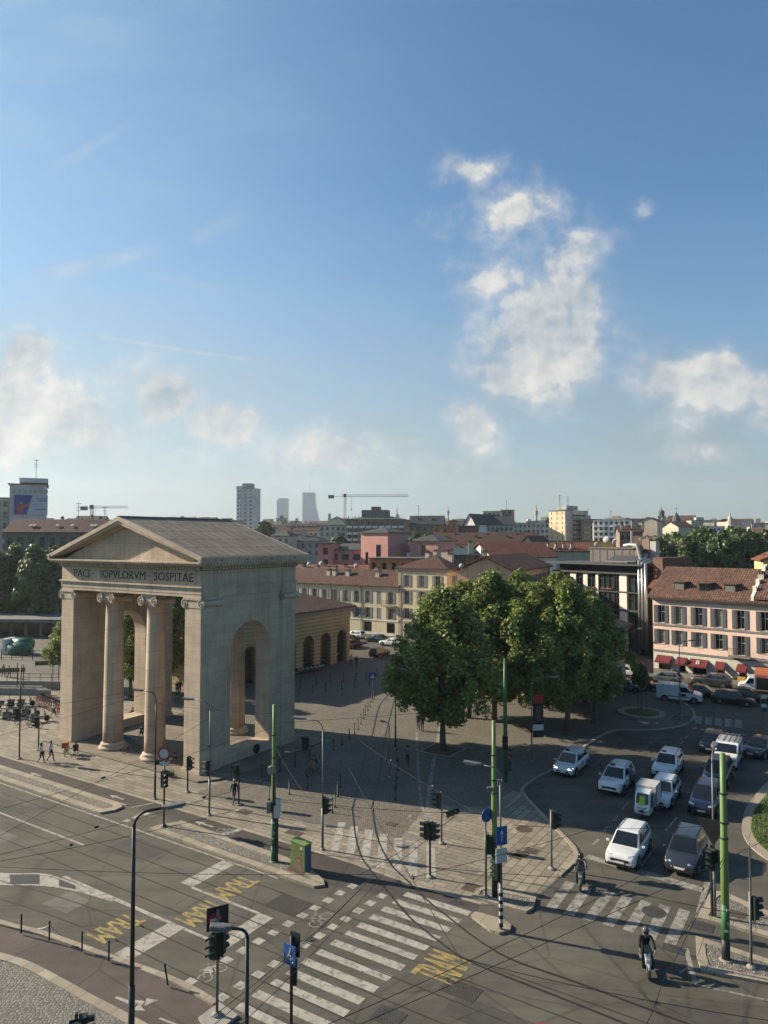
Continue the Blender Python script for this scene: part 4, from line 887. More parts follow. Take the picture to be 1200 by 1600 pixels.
for z0, z1 in ((.2, 3.5), (3.8, 6.95), (7.25, 10.0), (10.2, HO - 1.9)):
    for x0, x1, k in cols:
        if k == 'w': b = MB(); b.box(x0, x1, .0, .5, z0 + .05, z1 - .05); b.build('panel', wp, t)
        else:
            b = MB(); n = max(2, int((x1 - x0) / .95)); b.box(x0, x1, .30, .36, z0, z1, 0)
            for i in range(n + 1): xx = x0 + (x1 - x0 - .08) * i / n; b.box(xx, xx + .08, .12, .30, z0, z1, 1)
            b.box(x0, x1, .18, .295, z0 + (z1 - z0) * .68, z0 + (z1 - z0) * .68 + .08, 1)
            b.build('window', [mat('green_glazing', (.03, .05, .052), rough=.08, var=.6, scale=.5, spec=.8), frm_d], t)
for x in (7.4, 8.4, 10.2, 11.0, 11.7):
    for z in (10.45, 7.5):
        if x > 9 or z > 8: MB().box(x - .35, x + .35, -.25, -.06, z, z + .25).build('planter', tile_rd, t)
b = MB(); b.box(5.4, 14.3, 3, 7.6, HO - .1, HO + 2.3); b.box(5.2, 14.5, 2.8, 7.8, HO + 2.3, HO + 2.5)
for i in range(6): b.box(5.9 + 1.5 * i, 6.02 + 1.5 * i, 2.94, 3.0, HO - .1, HO + 2.3)
b.build('roof_house', mat('taupe_cladding', (.17, .15, .135), rough=.7, var=.12), t)
b = MB(); b.extr([(11.2, -.6, HO + .2), (17.0, -.6, HO + .2), (17.0, 2.0, HO + 1.1), (11.2, 2.0, HO + 1.1)], (0, .02, .08)); b.build('solar_panel', mat('solar_glass', (.10, .105, .11), rough=.35, var=.1, pattern=p_brick(1.2, .8, .04, .6, .05)), t)
duct = mat('silver_duct', (.55, .55, .54), rough=.3, metal=.7, var=.1)
b = MB(); b.tube([(12.6, 5, HO + 2.4), (12.6, 5, HO + 5.4)], .2, 10); b.build('flue', duct, t)
b = MB(); b.tube([(11.5, 4.5, HO + 2.8), (13, 4, HO + 3.0), (14.9, 3.2, HO + 2.9)], .35, 10); b.tube([(14.8, 3.2, HO + 2.9), (17.2, .6, HO + .4)], .25, 10); b.build('duct', duct, t)
for k in range(3): b = MB(); b.tube([(LO - .2 + .75 * k, -.2 - .25 * k, 1.2), (LO - .2 + .75 * k, -.2 - .25 * k, HO + .4 - .2 * k), (LO - .2 + .75 * k, 1.6, HO + .8 - .2 * k)], .26, 10); b.build('vertical_duct', duct, t, smooth_=True)
dish(t, 7.5, 5, HO + 3.9, .9, .2); dish(t, 8.4, 6, HO + 3.6, .7, -.3)
b = MB(); b.box(LO + 1.9, LO + 3.6, .4, 9, 0, HO + 1); b.build('brick_stair_tower', brick, t)
for k in range(9): b = MB(); x = 13 + random.random() * 4; y = 3 + random.random() * 4; b.box(x, x + .5 + random.random() * 1.2, y, y + 1, HO - .1, HO + 1.5 + random.random() * 2.5); b.build('roof_plant', [greyw, brownw, sheet_gr][k % 3], t)

# --- pink house with red awnings at right
PW = 34
px_ = [1.16, 3.6, 6.27, 8.85, 11.6, 14.5, 17.2, 19.9, 22.6, 25.3, 28.0, 31]
t, ro = house('shop_house', 'pink three storey house with grey shutters and dark red awnings over the shops', (38.1, 101.0), R(-44), PW, 12, 10.7, pink, 'gx', 4.0, tile_br,
    rows=[(7.25, 2.45, 1.0, px_, 'shut'), (4.35, 2.0, 1.0, [p for i, p in enumerate(px_) if i != 4], 'shut'), (3.85, 2.5, 1.0, [px_[4]], 'shut'), (.15, 2.45, 1.75, (1.6, 6.3), 'dark'), (.15, 2.45, .95, (4.0, 9.1), 'dark'), (.9, 1.3, .95, (11.8,), 'dark'), (.15, 2.4, 3.0, (15.5, 20, 24.5, 29), 'dark')],
    lside=[(7.4, 2.2, .9, (8,), 'plain')], chim=[(13.3, 3.2, 12.8, .7, 1.6), (2.6, 8, 13, .5, 1.2), (11.8, 7.2, 13.2, .9, 1.2)], aer=[(13, 5.5, 14, 3, .03)])
b = MB(); b.box(-.02, PW, -.05, -.003, 0, .8); b.box(-.03, PW, -.12, -.004, 3.25, 3.5); b.box(-.02, PW, -.08, -.004, 6.85, 7.1); b.build('stone_band', mat('grey_band', (.27, .255, .23), rough=.85), t)
gw = MB(); facade(gw, (0, -.03), (1, 0), PW, .8, 3.25, [(c - w_ / 2, c + w_ / 2, max(.8, z), min(3.25, z + h_)) for z, h_, w_, cs in ((.15, 2.45, 1.75, (1.6, 6.3)), (.15, 2.45, .95, (4.0, 9.1)), (.9, 1.3, .95, (11.8,)), (.15, 2.4, 3.0, (15.5, 20, 24.5, 29))) for c in cs], .02); gw.build('shopfront', plaster('shopfront_plaster', (.50, .48, .41)), t)
b = MB(); b.box(-.1, PW + .1, -.55, .1, 10.45, 10.69); b.build('gutter', frm_d, t)
awn = mat('dark_red_canvas', (.165, .022, .028), rough=.8, var=.12); awn_o = mat('orange_canvas', (.36, .11, .045), rough=.8, var=.12)
def awning(c, w_, m, drop=.75, txt=None):
    b = MB(); z = 2.75; b.extr([(c - w_ / 2, -.04, z), (c - w_ / 2, -1.0, z - drop), (c - w_ / 2, -1.0, z - drop - .22), (c - w_ / 2, -.97, z - drop - .22), (c - w_ / 2, -.97, z - drop - .04), (c - w_ / 2, -.04, z - .05)], (w_, 0, 0))
    o = b.build('awning', m, t)
    if txt: inst('awning_lettering', text_mesh(txt, .8, .01, 'awning_lettering', mat('white_lettering', (.72, .70, .66), rough=.7), 1.3, R(90 - 38)), o, (c, -.62, z - drop * .55 + .07))
awning(1.6, 2.1, awn); awning(4.0, 1.3, awn); awning(6.3, 2.4, awn, .8, 'B'); awning(9.1, 1.25, awn); awning(11.8, 1.25, awn); awning(15.5, 4.2, awn_o, .9)
b = MB(); b.box(11.25, 12.35, -.5, -.2, .55, 1.15); b.build('lit_shop_display', mat('yellow_shop_sign', (.65, .36, .05), rough=.6), t)
b = MB(); b.lathe([(.42, -.05), (.42, .05)], 16, (0, 0, 0), axis='x'); b.tube([(0, .05, 0), (0, .55, .2)], .03, 5); o = b.build('hanging_sign', awn, t); o.location = (4.95, -.6, 2.2)
inst('sign_lettering', text_mesh('B', .45, .01, 'sign_lettering', M('white_lettering'), 1.2, R(90)), o, (-.07, 0, 0), R(-90))
b = MB(); x = px_[4]; b.box(x - 1.35, x + 1.35, -.95, -.13, 3.6, 3.78); b.build('balcony_slab', M('grey_band'), t); b = MB()
for k in range(15): b.box(x - 1.3 + k * .185, x - 1.275 + k * .185, -.93, -.9, 3.78, 4.75)
b.box(x - 1.33, x + 1.33, -.94, -.89, 4.75, 4.8); b.build('balcony_railing', frm_d, t)
for x in (3.3, 6.7, 10.0):                                     # dormers
    b = MB(); b.box(x - .75, x + .75, 1.2, 4.2, 11.2, 12.9); b.box(x - .9, x + .9, 1.0, 4.6, 12.9, 13.02, 1); b.box(x - .62, x + .62, 1.16, 1.199, 11.75, 12.75, 2); b.build('dormer', [frm_d, tile_br, gl], ro)
b = MB(); b.extr([(13.0, -.3, 10.95), (13.0, 5.6, 14.9), (13.0, 5.6, 15.6), (13.0, -.3, 11.6)], (.35, 0, 0))
for k in range(4): b.box(12.95, 13.42, .6 + 1.3 * k, 1.0 + 1.3 * k, 11.6 + .85 * k, 12.9 + .85 * k)
b.build('stepped_parapet', plaster('parapet_plaster', (.6, .56, .48)), ro)
b = MB(); b.extr([(13.4, -.45, 11.25), (13.4, 6.0, 15.5), (13.4, 6.0, 15.75), (13.4, -.45, 11.5)], (20.8, 0, 0)); b.build('raised_roof', tile_br, ro)
b = MB(); b.extr([(16, 2.2, 13.32), (16, 3.8, 14.4), (16, 3.8, 14.5), (16, 2.2, 13.42)], (1.8, 0, 0)); b.build('skylight', gl, ro)
house('rear_range', 'dark red tiled roof range directly behind the pink house', (42.4, 112.5), R(-44), 16, 9, 11.2, beige, 'gx', 2.6, tile_rd, chim=[(3, 5, 13.2, .5, 1.2), (9, 3, 12.6, .4, 1)], aer=[(1.2, 3, 12.5, 6, .03)], dishes=[(1.2, 2.2, 12.4, .7, .2)])
house('yellow_house', 'small bright yellow gabled house at the right edge above the roofs', (64.5, 121.0), R(-20), 9, 10, 15.2, yellow, 'gy', 2.3, tile_rd, rows=[(12.5, 1.3, .9, (2.2, 6.4), 'dark')])
house('ochre_house', 'ochre rooftop with chimneys at the right edge on the skyline', (112, 216), R(-30), 22, 12, 20.5, orange, 'gx', 1.6, tile_br, chim=[(4, 4, 22, 1, 1.5), (9, 6, 22, .8, 1.5), (14, 5, 22, .8, 1)], aer=[(6, 5, 22, 5, .06)])

# --- houses in the middle distance
def H(px0, px1, d, ye, rot=RG, depth=12): 
    """front-left corner and width so that the front spans px0..px1 with its left end d metres off; eaves at row ye"""
    x, y = AT(px0, d); c, s = math.cos(rot), math.sin(rot); k = (px1 - 600) / F_PX
    w = (k * y - x) / (c - k * s); return (x, y), w, ZT(ye, d + s * w / 2)
def HH(name, label, px0, px1, d, ye, wm_, roof, rh, rm, rot=RG, depth=12, nr=0, nb=0, ww=1.1, wh=1.5, fl=3.1, st='dark', ns=0, **k):
    loc, w, h = H(px0, px1, d, ye, rot)
    rows = [(h - 1.0 - wh - fl * i, wh, min(ww, w / max(nb, 1) * .6), bays(nb, w), st) for i in range(nr)] if nb else []
    side = [(h - 1.0 - wh - fl * i, wh, min(ww, depth / max(ns, 1) * .6), bays(ns, depth), st) for i in range(nr)] if ns else []
    return house(name, label, loc, rot, w, depth, h, wm_, roof, rh, rm, rows, side, **k)
def extra(t, name, m, *boxes):
    b = MB()
    for q in boxes: b.box(*q)
    return b.build(name, m, t)
house('row_house', 'house with warm peach gable and shaded side wall between the trees and the office block', (19.8 - .906 * 9.2, 108 + .423 * 9.2), R(-25), 9.2, 25.5, 13.9, peach, 'gy', 2.3, tile_rd, rows=[(12.6, .8, .7, (4.6,), 'dark'), (9.4, 2.0, 1.0, (1.8, 5.4), 'shut')], side=[(z_, 2.3, 1.5, (1.8, 5.2, 8.6, 12.0, 15.4, 18.8, 22.6), 'shut') for z_ in (10.7, 7.1, 3.5)], chim=[(3, 5, 15.6, .7, 1.2)], dishes=[(1.0, -.7, 14.8, .55, .3)])
HH('row_house', 'reddish tiled roof with a wide skylight behind the peach gable', 770, 868, 160, 872, whitew, 'gx', 3.4, tile_rd, rot=R(20), depth=13, dishes=[(9, 3, 15.5, .6, .1), (13, 4, 15.6, .5, .2)], chim=[(2, 3, 14.5, .7, 1.3), (5, 6, 15.4, .6, 1.0), (7, 3, 14.5, .6, 1.2)])
HH('glass_house', 'small building with green glass roof behind the corner house chimneys', 705, 742, 165, 868, mat('teal_glazing', (.06, .10, .095), rough=.2, var=.3, pattern=p_brick(1.2, 5, .06, .5, .1)), 'gx', 1.5, mat('teal_roof_glass', (.09, .13, .125), rough=.25, var=.2, pattern=p_lines(0, 1.1, .08, .5)), rot=R(-5), depth=8, chim=[(4.5, 1, 16.2, 1.1, 2)])
HH('rose_block', 'rose pink apartment block with loggias left of its stair tower', 497, 566, 192, 860, salmon, 'shed', 1.6, sheet_gr, rot=R(-10), depth=14, nr=4, nb=4, ww=2.0, wh=1.5, fl=2.9)
HH('rose_block', 'low rose pink block with square window at far left of the complex', 497, 520, 190, 850, salmon, 'flat', .4, sheet_gr, rot=R(-10), depth=9, nr=3, nb=1, ww=1.4, wh=1.8)
t, ro = HH('rose_tower', 'tall rose pink stair tower with dark vertical window slots', 564, 606, 188, 833, salmon, 'hip', 1.6, sheet_gr, rot=R(-38), depth=9, nr=1, nb=0)
extra(t, 'window_slot', gl2, (1.6, 2.4, -.06, -.01, 6, 15.5)); extra(t, 'window_slot', gl2, (5.2, 6.6, -.06, -.01, 12.5, 17.5))
HH('rose_block', 'square rose pink block with pyramid roof right of the stair tower', 640, 684, 184, 846, salmon, 'hip', 1.8, sheet_gr, rot=R(-34), depth=9, nr=1, nb=1, ww=1.3, wh=2.4)
HH('grey_roof_house', 'wide grey sheet roof between the two rose pink towers', 596, 650, 192, 862, salmon, 'gx', 2.6, sheet_gr, rot=R(-14), depth=12)
HH('orange_house', 'low orange house with small dark windows behind the cream terrace', 577, 655, 172, 873, orange, 'flat', .3, flat_g, rot=R(-18), depth=9, nr=1, nb=5, ww=1.2, wh=1.5, chim=[(9, 3, 14.5, .7, 1.2)])
HH('brick_house', 'red brown rooftops behind the cream terrace chimneys', 455, 640, 182, 891, brownw, 'gx', 1.0, tile_rd, rot=R(-12), depth=10, chim=[(3, 2, 11.2, 1, 1.3), (8, 3, 11.4, .9, 1.2), (14, 2, 11.2, .9, 1.1), (21, 3, 11.4, .8, 1.2)], dishes=[(17, 1, 12.2, .9, .2)])
HH('long_house', 'long yellow house with wide dark tiled roof in the middle distance', 676, 842, 236, 852, yellow, 'gx', 4.0, tile_dk, rot=R(-10), depth=14, nr=1, nb=11, ww=1.4, wh=2.3, chim=[(4 + 3.4 * i, 4 + (i % 3) * 2, 18.6 + (i % 3) * .8, .8, 1.1) for i in range(9)], dishes=[(22, -.8, 17.2, .8, .3)])
HH('gabled_house', 'taupe gable wall at the right end of the long yellow house', 806, 842, 205, 861, beige, 'gy', 4.2, tile_dk, rot=R(-28), depth=18)
HH('dormer_house', 'long brown roof with dormers and white framed windows left of the pointed white gable', 640, 692, 350, 820, brownw, 'gx', 4.5, sheet_bl, rot=R(-8), depth=14, nr=2, nb=5, ww=3.2, wh=2.0, chim=[(3, 4, 27.5, 1.5, 2), (10, 4, 27.5, 1.5, 2), (15, 5, 27, 1.2, 2)], aer=[(4, 5, 28, 8, .08)])
HH('terracotta_house', 'small terracotta rooftop house with square tower among the grey roofs', 677, 702, 300, 822, plaster('terracotta', (.46, .18, .11)), 'flat', .5, tile_dk, rot=R(-8), depth=8, nr=1, nb=2, ww=1.6, wh=1.6)
HH('terracotta_house', 'short terracotta tower beside a white pier among the grey roofs', 703, 714, 300, 815, plaster('terracotta', (.46, .18, .11)), 'hip', 1.2, tile_dk, rot=R(-8), depth=4, nr=1, nb=1)
HH('purple_house', 'low dark plum wall below the blue slate roofs', 716, 748, 290, 822, plaster('plum', (.12, .055, .055)), 'flat', .4, sheet_bl, rot=R(-8), depth=8)
t, ro = HH('white_gable_house', 'pointed cream white gable with dark slate roof running right', 726, 742, 330, 820, whitew, 'gy', 5.0, sheet_bl, rot=R(-40), depth=26, nr=1, nb=1, ww=1.5, wh=2)
HH('slate_house', 'blue slate roofed building with strip windows right of the pointed white gable', 745, 802, 335, 821, greyw, 'gx', 4.2, sheet_bl, rot=R(-6), depth=14, nr=2, nb=8, ww=1.6, wh=1.5, fl=3)
t, ro = HH('balcony_block', 'brown apartment block with rows of pale balconies and green attic', 541, 632, 335, 812, brownw, 'hip', 2.2, sheet_gn, rot=R(-8), depth=20, nr=5, nb=9, ww=1.5, wh=1.6, fl=3.0)
loc, w_, h_ = H(541, 632, 335, 812, R(-8))
for i in range(5): extra(t, 'balcony', whitew, *[(x - 1.15, x + 1.15, -.9, -.02, h_ - 4.0 - 3 * i, h_ - 2.9 - 3 * i) for x in bays(9, w_)])
extra(t, 'roof_house', brownw, (6.5, 19, 5, 14, h_ + 1, h_ + 4.8), (11, 15, 6, 12, h_ + 4.8, h_ + 6.4)); extra(t, 'lattice_screen', sheet_gn, *[(1 + i * 1.6, 1.2 + i * 1.6, .3, .5, h_, h_ + 1.8) for i in range(16)])
HH('green_roof_house', 'grey house with dark green copper roof left of the balcony block', 499, 541, 400, 821, greyw, 'hip', 5.5, sheet_gn, rot=R(-14), depth=16, nr=2, nb=5, ww=1.5, wh=1.8, chim=[(4, 6, 31, 1.2, 2)])
HH('flat_block', 'pale apartment blocks with terraces stepping on the skyline above the slate roofs', 755, 782, 450, 799, beige, 'flat', .6, flat_g, rot=R(-20), depth=12, nr=4, nb=4, ww=1.6, wh=1.5)
HH('flat_block', 'darker stepped apartment block beside the pale terraced one on the skyline', 783, 799, 455, 797, brownw, 'flat', .6, flat_g, rot=R(-20), depth=12, nr=4, nb=3, ww=1.4, wh=1.5, aer=[(3, 3, 38, 6, .1)])
t, ro = HH('slab_tower', 'cream sided slab tower with grey balconied front and roof masts', 858, 883, 450, 798, plaster('cream_tower', (.62, .50, .33)), 'flat', .8, flat_g, rot=R(-50), depth=24, nr=6, nb=3, ww=.6, wh=1.5, fl=3.0, ns=7, aer=[(4, 6, 38, 9, .18), (8, 9, 38, 8, .15)])
loc, w_, h_ = H(858, 883, 450, 798, R(-50))
extra(t, 'right_face', greyw, (w_ + .01, w_ + .12, 0, 8, 0, h_), (w_ + .01, w_ + .12, 20, 24, 0, h_))
for i in range(7): extra(t, 'balcony', M('dark_grey_cladding'), (w_ + .1, w_ + 1.1, 8, 20, h_ - 3.6 - 3 * i, h_ - 2.5 - 3 * i))
extra(t, 'roof_house', greyw, (2, 9, 6, 18, h_ + .8, h_ + 3.4))
HH('grey_block', 'long grey apartment building with square windows left of the cream slab tower', 796, 858, 430, 817, greyw, 'flat', .8, flat_g, rot=R(-6), depth=14, nr=3, nb=9, ww=1.4, wh=1.7, fl=3.2)
HH('brown_block', 'narrow brown block just right of the cream slab tower', 909, 926, 440, 812, brownw, 'flat', .8, flat_g, rot=R(-12), depth=12, nr=5, nb=4, ww=.9, wh=1.4, aer=[(4, 5, 31, 7, .1)])
t, ro = HH('terrace_block', 'white apartment block with stepped balconies and rooftop greenery', 927, 984, 400, 812, whitew, 'flat', .8, flat_g, rot=R(-24), depth=16, nr=4, nb=7, ww=1.7, wh=1.7, fl=3.1, aer=[(9, 5, 30, 5, .08)])
loc, w_, h_ = H(927, 984, 400, 812, R(-24))
for i in range(4): extra(t, 'balcony', whitew, (0.3, 6.5, -1.4, -.02, h_ - 4.0 - 3.1 * i, h_ - 2.9 - 3.1 * i), (10, w_ - .4, -1.2, -.02, h_ - 4.0 - 3.1 * i, h_ - 3.1 - 3.1 * i))
HH('yellow_range', 'long low yellow roof-level wall below the cream slab tower', 833, 968, 255, 846, yellow, 'flat', .5, sheet_gr, rot=R(-4), depth=12, nr=1, nb=0, chim=[(2 + 3.5 * i, -2, 14.6, .9, 1.4) for i in range(6)], dishes=[(22, -2, 17, 1.3, .1)])
HH('brown_range', 'dark tiled roofs with white chimneys in front of the yellow wall', 838, 925, 190, 862, beige, 'gx', 2.2, tile_rd, rot=R(2), depth=10, chim=[(1.5 + 2.1 * i, 1.5, 16.4, .55, 1.2) for i in range(5)], dishes=[(5, -.2, 16.4, .6, .1), (9, -.2, 16.2, .5, .3)])
HH('beige_block', 'plain beige block with shallow roof left of the bell tower', 998, 1027, 410, 815, beige, 'gy', 2.4, tile_dk, rot=R(-33), depth=16)
HH('cluttered_house', 'brown roofs cluttered with chimneys above the office block', 968, 1004, 240, 832, brownw, 'gx', 2.4, tile_dk, rot=R(-12), depth=12, nr=1, nb=4, chim=[(1 + 1.7 * i, 2 + (i % 2) * 3, 22.4 + (i % 3) * .7, .7, 1.3) for i in range(5)])
HH('cluttered_house', 'lower brown tiled roof with beige wall left of the green tree belt', 985, 1024, 200, 853, beige, 'gx', 2.6, tile_br, rot=R(-30), depth=12, nr=1, nb=3, chim=[(2 + 2 * i, 3, 18.5, .7, 1.2) for i in range(3)])
HH('white_hall', 'long white flat building on the skyline above the right trees', 1060, 1132, 420, 823, whitew, 'flat', .6, metal, rot=R(-6), depth=14, nr=1, nb=12, ww=1.4, wh=1.2, aer=[(14, 5, 27, 5, .09), (20, 5, 27, 4, .09)])
HH('gabled_house', 'low gabled house with brown roof left of the white skyline hall', 1060, 1084, 380, 824, beige, 'gx', 3.0, tile_dk, rot=R(20), depth=12)
# bell tower
x, y = AT(1034, 420); t = thing('bell_tower', 'slender stone bell tower with open belfry and small dome', 'bell tower', (x, y, 0), R(-20)); zt = ZT(797, 420); s = 2.1
b = MB(); b.box(-s, s, -s, s, 0, zt - 11); b.box(-s - .3, s + .3, -s - .3, s + .3, zt - 11, zt - 10.4); b.build('shaft', beige, t)
b = MB(); [b.box(a * (s - .9) - .7, a * (s - .9) + .7, c * (s - .9) - .7, c * (s - .9) + .7, zt - 10.4, zt - 4.4) for a in (-1, 1) for c in (-1, 1)]; b.box(-s - .3, s + .3, -s - .3, s + .3, zt - 4.4, zt - 3.6); b.build('belfry', beige, t)
b = MB(); b.lathe([(1.6, zt - 3.6), (1.6, zt - 1.6), (1.8, zt - 1.5), (1.5, zt - .8), (.7, zt), (.25, zt + .3), (.1, zt + 2.4)], 12); b.build('cupola', sheet_gn, t)
x, y = AT(1057, 400); t = thing('church_lantern', 'small dark church lantern dome with cross beside the bell tower', 'church dome', (x, y, 0)); zt = ZT(806, 400)
b = MB(); b.lathe([(2.4, 0), (2.4, zt - 6), (2.2, zt - 5.8), (2.2, zt - 3), (2.4, zt - 2.9), (1.9, zt - 1), (.8, zt + 1), (.2, zt + 2)], 12); b.build('dome', sheet_gn, t); b = MB(); b.tube([(0, 0, zt + 2), (0, 0, zt + 5)], .1, 5); b.tube([(-1, 0, zt + 4), (1, 0, zt + 4)], .1, 5); b.build('cross', black, t)
x, y = AT(1141, 430); t = thing('church_lantern', 'pale stepped lantern turret above the right trees', 'church dome', (x, y, 0)); zt = ZT(808, 430)
b = MB(); b.lathe([(3.0, 0), (3.0, zt - 5), (2.1, zt - 4.9), (2.0, zt - 2.4), (1.4, zt - 2.3), (1.3, zt - .4), (.5, zt + .6), (.1, zt + 3)], 10); b.build('turret', beige, t)
for px, yt, d, lab in ((838, 792, 900, 'thin telecom mast with round head left of the cream slab tower'), (700, 793, 1100, 'distant grey telecom mast in the middle of the skyline'), (620, 797, 800, 'thin pale chimney stack behind the balcony block')):
    x, y = AT(px, d); zt = ZT(yt, d); t = thing('telecom_mast', lab, 'mast', (x, y, 0)); b = MB(); b.tube([(0, 0, 0), (0, 0, zt - 8)], [2.2, 1.4], 8); b.build('mast_shaft', greyw, t); b = MB(); b.lathe([(2.6, zt - 10), (2.6, zt - 5), (1.0, zt - 4.5), (.4, zt + 3)], 10); b.build('mast_head', greyw, t)
# towers
t, ro = HH('residential_tower', 'tall grey white residential tower rising behind the gate roof', 370, 396, 600, 763, plaster('tower_grey', (.46, .45, .43)), 'flat', 1.0, flat_g, rot=R(-14), depth=14, nr=14, nb=3, ww=1.6, wh=1.5, fl=3.1, lside=())
loc, w_, h_ = H(370, 396, 600, 763, R(-14)); extra(t, 'white_flank', whitew, (-.3, 2.6, -.3, -.05, 0, h_)); extra(t, 'roof_house', greyw, (3, 11, 3, 11, h_ + 1, h_ + 4.5)); extra(t, 'parapet', whitew, (-.6, 5, -.6, 14, h_, h_ + 2))
for i in range(13): extra(t, 'window', gl2, (.6, 1.8, -.36, -.31, h_ - 3 - 3.1 * i, h_ - 1.6 - 3.1 * i))
skyg = mat('tower_curtain_glass', (.085, .17, .26), rough=.3, var=.12, scale=.02, pattern=p_brick(6, 4, .35, .8, .06))
x, y = AT(442, 2900); zt = ZT(781, 2900); t = thing('skyscraper', 'slim blue glass skyscraper, the smaller of the distant pair', 'skyscraper', (x, y, 0), R(-12)); b = MB(); b.box(-20, 18, -20, 20, 0, zt); b.box(-14, 18, -14, 20, zt, zt + 6); b.build('tower_body', skyg, t)
x, y = AT(486, 2900); zt = ZT(771, 2900); t = thing('skyscraper', 'broad blue glass skyscraper flaring at its foot with a mast on top', 'skyscraper', (x, y, 0), 0)
b = MB(); prof = [(-34, 0), (40, 0), (39, zt * .25), (34, zt * .48), (24, zt * .68), (19, zt * .8), (18, zt)] + [(-34, zt)]; b.extr([(px, -18, z) for px, z in prof], (0, 36, 0)); b.build('tower_body', skyg, t); b = MB(); b.box(-34, -30, -18.5, 18, 0, zt + 4); b.box(-33, 17, -17, 17, zt, zt + 3); b.build('tower_edge', greyw, t); b = MB(); b.tube([(-6, 0, zt), (-6, 0, zt + 36)], 1.0, 6); b.build('mast', greyw, t)
# cranes
crm = mat('crane_paint', (.18, .16, .12), rough=.6, var=.2)
def crane(label, px, d, ymast, x_left, x_right, mat_=crm):
    x, y = AT(px, d); t = thing('tower_crane', label, 'tower crane', (x, y, 0)); zt = ZT(ymast, d); k = d / F_PX; a, c = (x_left - px) * k, (x_right - px) * k; w = 1.0
    b = MB()
    for sx in (-w, w):
        for sy in (-w, w): b.box(sx - .16, sx + .16, sy - .16, sy + .16, 0, zt)
    for i in range(int(zt / 2.2)): z = i * 2.2; b.tube([(-w, -w, z), (w, -w, z + 2.2)], .1, 4); b.tube([(w, w, z), (-w, w, z + 2.2)], .1, 4)
    b.build('mast', mat_, t); b = MB()
    for sy in (-.8, .8): b.box(a, c, sy - .16, sy + .16, zt, zt + .3)
    b.box(a * .2, c, -.16, .16, zt + 1.7, zt + 2.0); n = int((c - a) / 2.4)
    for i in range(n): xx = a * .2 + (c - a * .2) * i / n; b.tube([(xx, -.8, zt + .15), (xx + 1.2, 0, zt + 1.8), (xx + 2.4, .8, zt + .15)], .1, 4)
    b.build('jib', mat_, t); b = MB(); b.box(a, a + 5.5, -1.2, 1.2, zt - 1.8, zt + 1.6); b.box(-1.4, 1.4, -1.4, 1.4, zt - .6, zt + 2.8); b.build('counterweight', frm_d, t); b = MB(); hx_ = c * .1; b.tube([(hx_, 0, zt), (hx_, 0, zt - 12)], .12, 4); b.box(hx_ - .5, hx_ + .5, -.5, .5, zt - 13.5, zt - 12); b.build('hook', frm_d, t)
crane('large tower crane with long horizontal jib left of centre', 539, 700, 776, 513, 638)
crane('smaller tower crane behind the red roof at left', 143, 620, 794, 126, 199)
# left background
t, ro = HH('grey_building', 'tall grey building at the left edge carrying a blue and white billboard', 14, 72, 215, 757, plaster('light_grey_render', (.46, .45, .43)), 'flat', .8, flat_g, rot=R(25), depth=16, nr=0, nb=0, aer=[(7, 5, 38, 6, .08)])
loc, w_, h_ = H(14, 72, 215, 757, R(25))
extra(t, 'penthouse', whitew, (2.5, 10.5, 2, 10, h_ + .8, h_ + 2.2)); 
for i in range(7): extra(t, 'window', frm, (.8 + i * 1.45, 1.8 + i * 1.45, -.08, -.02, h_ - 2.6, h_ - 1.5))
b = MB(); bw, bh, b0, bz = 9.4, 6.3, 1.1, h_ - 9.4; b.box(b0, b0 + bw, -.5, -.25, bz, bz + bh, 0); b.extr([(b0 + .15, -.53, bz + .15), (b0 + 3.6, -.53, bz + .15), (b0 + 5.2, -.53, bz + bh - .15), (b0 + .15, -.53, bz + bh - .15)], (0, .02, 0), 1)
b.extr([(b0 + 1.2, -.56, bz + .3), (b0 + 2.4, -.56, bz + .3), (b0 + 2.8, -.56, bz + 2.2), (b0 + 4.6, -.56, bz + 3.0), (b0 + 4.4, -.56, bz + 3.4), (b0 + 2.6, -.56, bz + 3.2), (b0 + 1.6, -.56, bz + 3.2), (b0 + .9, -.56, bz + 2.0)], (0, .02, 0), 2); b.lathe([(.4, -.02), (.4, .02)], 10, (b0 + 2.0, -.56, bz + 3.7), 3, 'y')
for r in ((5.9, 9, 4.9, 5.2), (6.4, 9, 4.3, 4.6), (6.0, 8.8, 1.6, 2.0), (5.2, 8.0, 3.2, 3.35)): b.box(b0 + r[0], b0 + r[1], -.54, -.5, bz + r[2], bz + r[3], 4)
b.build('billboard', [mat('billboard_white', (.60, .63, .68), rough=.5), mat('billboard_blue', (.03, .075, .33), rough=.5), mat('billboard_orange', (.55, .09, .05), rough=.5), mat('billboard_skin', (.5, .3, .15), rough=.5), mat('billboard_grey', (.22, .26, .36), rough=.5)], t)
HH('grey_building', 'grey side wing with balconies at the extreme left edge', -30, 13, 222, 778, greyw, 'flat', .6, flat_g, rot=R(25), depth=16, nr=6, nb=4, ww=1.3, wh=1.7, fl=3.4)
t, ro = HH('palazzo', 'old grey palazzo with long red roof and skylights at left', 8, 172, 165, 833, mat('old_grey_facade', (.24, .225, .195), rough=.9, var=.2, scale=.5, stain=.6), 'gx', 3.2, mat('plum_tiles', (.115, .045, .036), rough=.85, var=.2, pattern=p_tiles(.3, .5), bump=.4), rot=R(8), depth=14, nr=3, nb=10, ww=1.2, wh=2.3, fl=4.4, chim=[(10, 9, 23, .6, 1.2), (17, 9, 23, .6, 1.6), (19, 9, 23, .6, 1.2)], aer=[(14, 8, 23, 5, .06), (20, 9, 23, 4, .06)])
